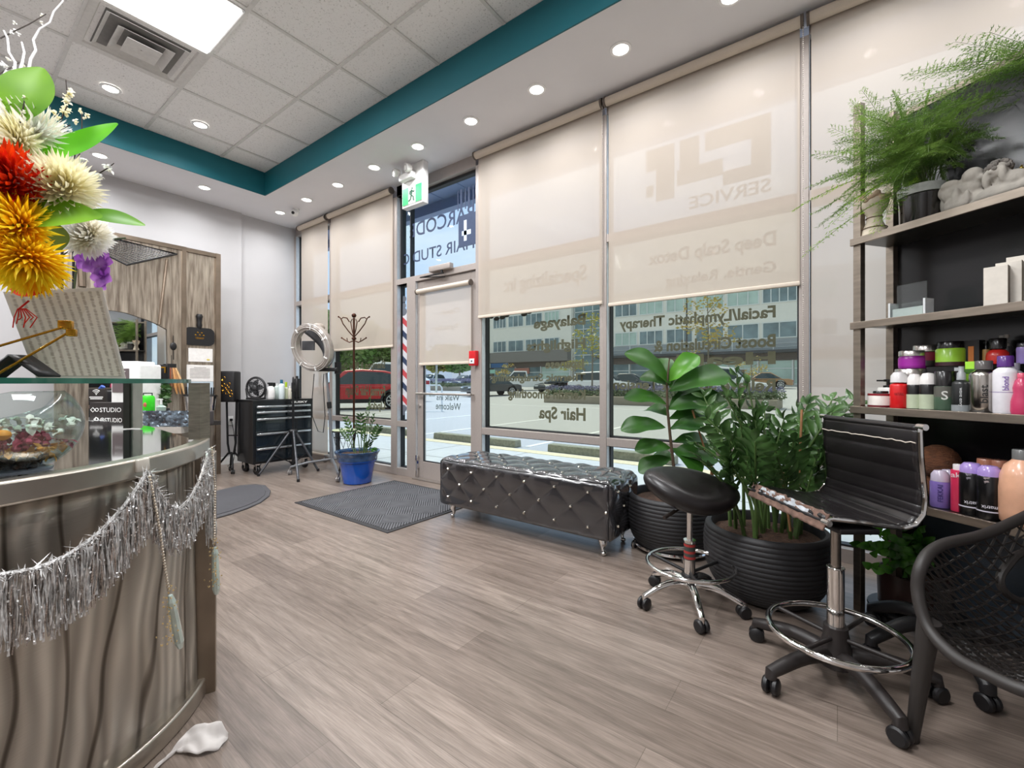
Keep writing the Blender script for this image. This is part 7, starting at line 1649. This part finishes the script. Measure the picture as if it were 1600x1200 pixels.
for x in (.07, wF - .07):
    for y in (.06, depth - .06):
        b = NB(); lathe(b, [(0, -.016), (.05, -.016), (.056, -.008), (.056, .008), (.05, .016), (0, .016)], seg=24, mat=axis_mat((x, y * ysg, .056), (1, .2, 0))); w_ = finish('caster', b, blackm, TC)
        b = NB(); box2(b, (x - .026, (y - .035) * ysg, .05), (x - .02, (y + .035) * ysg, fz0)); box2(b, (x + .02, (y - .035) * ysg, .05), (x + .026, (y + .035) * ysg, fz0)); box2(b, (x - .035, (y - .04) * ysg, fz0 - .012), (x + .035, (y + .04) * ysg, fz0)); finish('caster_fork', b, chrome, w_)
# things on the chest
def onc(u, dd=.15):
    d = ray(u, 620); o = F0 - nF * dd; k = (o - CAM).dot(nF) / d.dot(nF); P_ = CAM + d * k; P_.z = zt + .013; return P_
P_ = onc(400, .2); t = thing('desk_fan', 'small black round desk fan standing on the tool chest', 'fan', P_, TH - .15); hF = 34 / FPX * (P_ - CAM).dot(FW); R_ = hF / 2
b = NB(); torus(b, (0, 0, R_ + .01), R_ * .93, .014, 40, 8, d=(0, 1, 0)); finish('housing_ring', b, blackm, t)
b = NB()
for k in range(4): torus(b, (0, -.03 + .0, R_ + .01), R_ * (.25 + .2 * k), .0022, 32, 5, d=(0, 1, 0))
for k in range(24): a = 2 * pi * k / 24; rod(b, (cos(a) * R_ * .2, -.035, R_ + .01 + sin(a) * R_ * .2), (cos(a) * R_ * .92, -.01, R_ + .01 + sin(a) * R_ * .92), .002, 4)
ball(b, (0, -.035, R_ + .01), R_ * .22, 14, (1, .3, 1)); finish('grille', b, M('fan_grille', '#3a3a3c', .3), t)
b = NB()
for k in range(5): a = 2 * pi * k / 5; leaf(b, (0, .0, R_ + .01), (cos(a) * R_ * .8, .0, R_ + .01 + sin(a) * R_ * .8), R_ * .55, nrm=(0, -1, .3), fold=.3)
finish('blade', b, M('fan_blade', '#2a2b2d', .25), t, solid=.002)
b = NB(); tube(b, [(-R_ * 1.02, 0, R_), (-R_ * .9, 0, .02), (0, .02, .008), (R_ * .9, 0, .02), (R_ * 1.02, 0, R_)], .01, 8); box(b, (0, 0, .012), (R_ * 1.5, .1, .02), bev=.006); finish('base_bracket', b, blackm, t)
def simple_bottle(label, u, dd, wpx, hpx, colr, capc, caph=.2, kind='shoulder', capk='cyl', grp=None):
    P_ = onc(u, dd); t_ = (P_ - CAM).dot(FW); r = wpx / 2 / FPX * t_; h = hpx / FPX * t_; t = thing('bottle', label, 'bottle', P_, 0, grp)
    b = NB(); lathe(b, pr(h * (1 - caph), r, kind), seg=18); finish('body', b, M('chest_b_' + colr[1:], colr, .35), t)
    b = NB(); hb = h * (1 - caph); lathe(b, [(0, hb), (r * .5, hb), (r * .5, h), (0, h)], seg=14)
    if capk == 'spray': box(b, (-r * .4, 0, h - .01), (r * 1.8, r * .5, .022))
    finish('cap', b, M('cap_' + capc[1:], capc, .35), t)
simple_bottle('large white bottle with black spray head beside the fan', 423, .12, 12, 26, '#e9e6e4', '#1b1b1c', .2, 'round', 'spray')
simple_bottle('black spray bottle behind the large white bottle', 428, .25, 9, 25, '#2a2b2e', '#151515', .25, 'shoulder', 'spray')
simple_bottle('pale green-white bottle in the middle of the tool chest', 433, .2, 8, 24, '#cfdcd6', '#d8d8d8', .15)
simple_bottle('white bottle with teal label and blue cap on the tool chest', 440, .12, 9, 30, '#dfe9ea', '#2f6a86', .2)
simple_bottle('bottle with yellow-green top on the tool chest', 447, .16, 7, 26, '#c9cfb2', '#b9d52c', .3)
simple_bottle('small cream bottle right of the yellow-green one', 453, .12, 6, 20, '#d9d2c3', '#e4e1dc', .2)
simple_bottle('tall black canister at the right end of the tool chest', 464, .14, 8, 35, '#1c1c1e', '#232325', .12, 'cyl')
# tripod with head clamp
PT = G(458, 737); dT = (PT - CAM).dot(FW); t = thing('mannequin_tripod', 'grey metal tripod stand in front of the tool chest', 'tripod', PT, TH)
def zT(v): return CAMH + (HV - v) / FPX * dT
gm = M('gunmetal_tube', '#5b5c60', .3, .7)
b = NB(); rod(b, (0, 0, .06), (0, 0, zT(600)), .014, 14); finish('centre_pole', b, blackmet, t)
b = NB(); rod(b, (0, 0, zT(612)), (0, 0, zT(598)), .02, 14); lathe(b, [(0, zT(598)), (.012, zT(598)), (.01, zT(590)), (.0, zT(588))], seg=12); finish('head_clamp', b, blackm, t)
zh = zT(673); b = NB(); lathe(b, [(0, zh - .02), (.05, zh - .02), (.055, zh), (.04, zh + .02), (0, zh + .02)], seg=20); finish('collar', b, blackm, t)
for gp in (G(404, 744), G(466, 753), G(497, 736)):
    q = gp - PT; ql = Matrix.Rotation(-TH, 4, 'Z') @ q; mid = V((0, 0, zh)).lerp(ql, .55)
    b = NB(); tube(b, [V((ql.x * .08, ql.y * .08, zh)), ql + V((0, 0, .01))], .013, 10); lg = finish('leg', b, gm, t)
    b = NB(); rod(b, mid, (0, 0, .1), .006, 8); finish('brace', b, blackmet, lg); b = NB(); rod(b, ql, ql + V((0, 0, .03)), .016, 10); finish('rubber_foot', b, blackm, lg)
# hooded ring dryer
PH = G(519, 733); dH = (PH - CAM).dot(FW); t = thing('hooded_dryer', 'ring shaped hair dryer hood on a tall wheeled stand', 'hair dryer', PH, TH)
def LH(u, v, d=0): return Matrix.Rotation(-TH, 4, 'Z') @ (AT(u, v, dH + d) - PH)
hc = LH(488, 543, -.12); hn = V((-.35, -1, -.22)).normalized(); hx, hy, hz = frame_of(hn); Rh = 37 / FPX * (dH - .1)
hm = M('smoke_clear_plastic', '#a69e98', .15, .2, coat=.6, noise=(10, .2)); mt_ = axis_mat(hc, hn)
b = NB(); lathe(b, [(Rh * .74, -.03), (Rh * .8, -.05), (Rh * .97, -.045), (Rh, -.01), (Rh, .03), (Rh * .93, .05), (Rh * .8, .045), (Rh * .75, .02), (Rh * .74, -.03)], seg=56, close=False, mat=mt_); finish('hood_ring', b, hm, t)
b = NB()
for rr_, zz_ in ((Rh * .99, .035), (Rh * .86, .052), (Rh * .76, .035)): torus(b, hc + hn * zz_, rr_, .006, 56, 6, d=hn)
hp_ = finish('ring_trim', b, M('pale_trim', '#d6d1cb', .2, .5), t)
b = NB()
for k in range(7): a = 2 * pi * k / 7 + .4; dd_ = hx * cos(a) + hy * sin(a); box(b, hc + dd_ * Rh * .88 + hn * .055, (.05, .012, .012), mat=Matrix((dd_, dd_.cross(hn), hn)).transposed().to_4x4())
finish('ring_clip', b, white, t)
b = NB(); sheet(b, lambda s, q: LH(480 + 40 * sin(s * 2.2) - 6, 510 + 64 * s, .05 + .1 * sin(pi * s)) + V(((q - .5) * .14, 0, (q - .5) * .04)), 14, 3); finish('rear_arm', b, M('grey_arm', '#55565a', .35), t, solid=.02)
b = NB(); q = LH(497, 512, .0); ball(b, q, .1, 16, (.85, .8, .6)); finish('motor_cap', b, M('taupe_cap', '#9b9086', .4), t)
b = NB(); box(b, LH(482, 540, .1), (.16, .03, .12), bev=.005); finish('control_box', b, M('grey_arm', '#55565a', .35), t)
b = NB(); a_, c_ = LH(487, 579, -.05), LH(530, 576, 0); box(b, (a_ + c_) / 2, ((a_ - c_).length, .12, .045), bev=.01); rod(b, LH(528, 566), LH(528, 584), .04, 12); finish('pivot_bracket', b, blackm, t)
b = NB(); tube(b, [LH(510, 583), LH(515, 640), LH(519, 722)], [.014, .017, .026], 14); finish('pole', b, M('grey_pole', '#84868a', .3, .5), t)
b = NB(); rod(b, LH(514, 628), LH(515, 638), .028, 14); finish('height_collar', b, blackm, t)
for gp in (G(453, 742), G(528, 753), G(546, 730), G(508, 722)):
    ql = Matrix.Rotation(-TH, 4, 'Z') @ (gp - PH); b = NB(); tube(b, [(0, 0, .13), (ql.x * .6, ql.y * .6, .12), (ql.x, ql.y, .09)], .015, 10); lg = finish('leg', b, M('grey_pole', '#84868a', .3, .5), t)
    b = NB(); caster(b, (ql.x, ql.y, 0), (1, 0, 0), .028, .02); rod(b, (ql.x, ql.y, .03), (ql.x, ql.y, .09), .008); torus(b, (ql.x, ql.y, .034), .032, .005, 16, 5, d=(1, 0, 0)); finish('caster', b, M('caster_grey', '#8c8886', .35, .5), lg)
b = NB(); tube(b, [LH(491, 584), LH(488, 620), LH(488, 650), LH(497, 674), LH(505, 676), LH(508, 650), LH(505, 600), LH(506, 584)], .005, 6); finish('cable', b, blackm, t)
# coat rack
PR = G(553, 741); dR = (PR - CAM).dot(FW); t = thing('coat_rack', 'bronze metal coat rack with heart shaped scroll top', 'coat rack', PR, TH)
def LR(u, v, d=0): return Matrix.Rotation(-TH, 4, 'Z') @ (AT(u, v, dR + d) - PR)
bz = M('aged_bronze', '#4a2e22', .35, .8)
b = NB(); rod(b, (0, 0, .04), LR(553, 497), .0125, 12); ball(b, LR(553, 493), .028, 14); ball(b, LR(553, 529), .03, 12, (1, 1, .7)); finish('pole', b, bz, t)
for sg in (-1, 1):
    b = NB(); tube(b, [LR(553 + sg * x, v) for x, v in [(0, 527), (8, 518), (17, 506), (20, 499), (17, 496), (11, 497), (7, 503)]], .007, 8); finish('heart_scroll', b, bz, t)
    b = NB(); tube(b, [LR(553 + sg * 18, 503), LR(553 + sg * 21, 497), LR(553 + sg * 24, 495)], .007, 8); ball(b, LR(553 + sg * 24, 495), .011, 8); finish('hook', b, bz, t)
    b = NB(); tube(b, [LR(553, 532), LR(553 + sg * 7, 535), LR(553 + sg * 13, 532), LR(553 + sg * 19, 528)], .007, 8); tube(b, [LR(553 + sg * 10, 534), LR(553 + sg * 11, 528)], .005, 6); ball(b, LR(553 + sg * 19, 528), .011, 8); finish('hook', b, bz, t)
    b = NB(); tube(b, [LR(553, 527, -.06 * sg), LR(553 + sg * 3, 515, -.12 * sg), LR(553 + sg * 5, 503, -.13 * sg), LR(553 + sg * 3, 499, -.06 * sg)], .006, 8); finish('scroll', b, bz, t)
b = NB()
for k in range(3): a = k * 2 * pi / 3 + .5; tube(b, [(0, 0, .10), (cos(a) * .14, sin(a) * .14, .06), (cos(a) * .2, sin(a) * .2, .012)], .009, 8)
finish('tripod_foot', b, bz, t)
# small wire plant stand with glass top
PW = G(538, 745); dW = (PW - CAM).dot(FW); t = thing('wire_plant_stand', 'small black wire plant stand with round top beside the blue pot', 'plant stand', PW, TH)
hW = CAMH - (671 - HV) / FPX * dW
b = NB(); lathe(b, [(0, hW - .012), (.13, hW - .012), (.135, hW - .006), (.13, hW), (0, hW)], seg=32); finish('top', b, M('pale_green_top', '#b9c3a0', .3), t)
b = NB(); torus(b, (0, 0, hW - .02), .13, .006); torus(b, (0, 0, hW - .09), .11, .004); finish('top_ring', b, blackmet, t)
for k in range(3):
    a = k * 2 * pi / 3 + .4; c, s_ = cos(a), sin(a)
    b = NB(); tube(b, [(c * .13, s_ * .13, hW - .02), (c * .10, s_ * .10, hW * .6), (c * .07, s_ * .07, hW * .35), (c * .10, s_ * .10, .08), (c * .14, s_ * .14, .008)], .006, 8); finish('leg', b, blackmet, t)
b = NB()
for k in range(9): a = k * 2 * pi / 9; tube(b, [(cos(a) * .13, sin(a) * .13, hW - .02), (cos(a + .3) * .11, sin(a + .3) * .11, hW - .12), (cos(a) * .08, sin(a) * .08, hW - .22)], .003, 5)
finish('scroll_wire', b, blackmet, t)
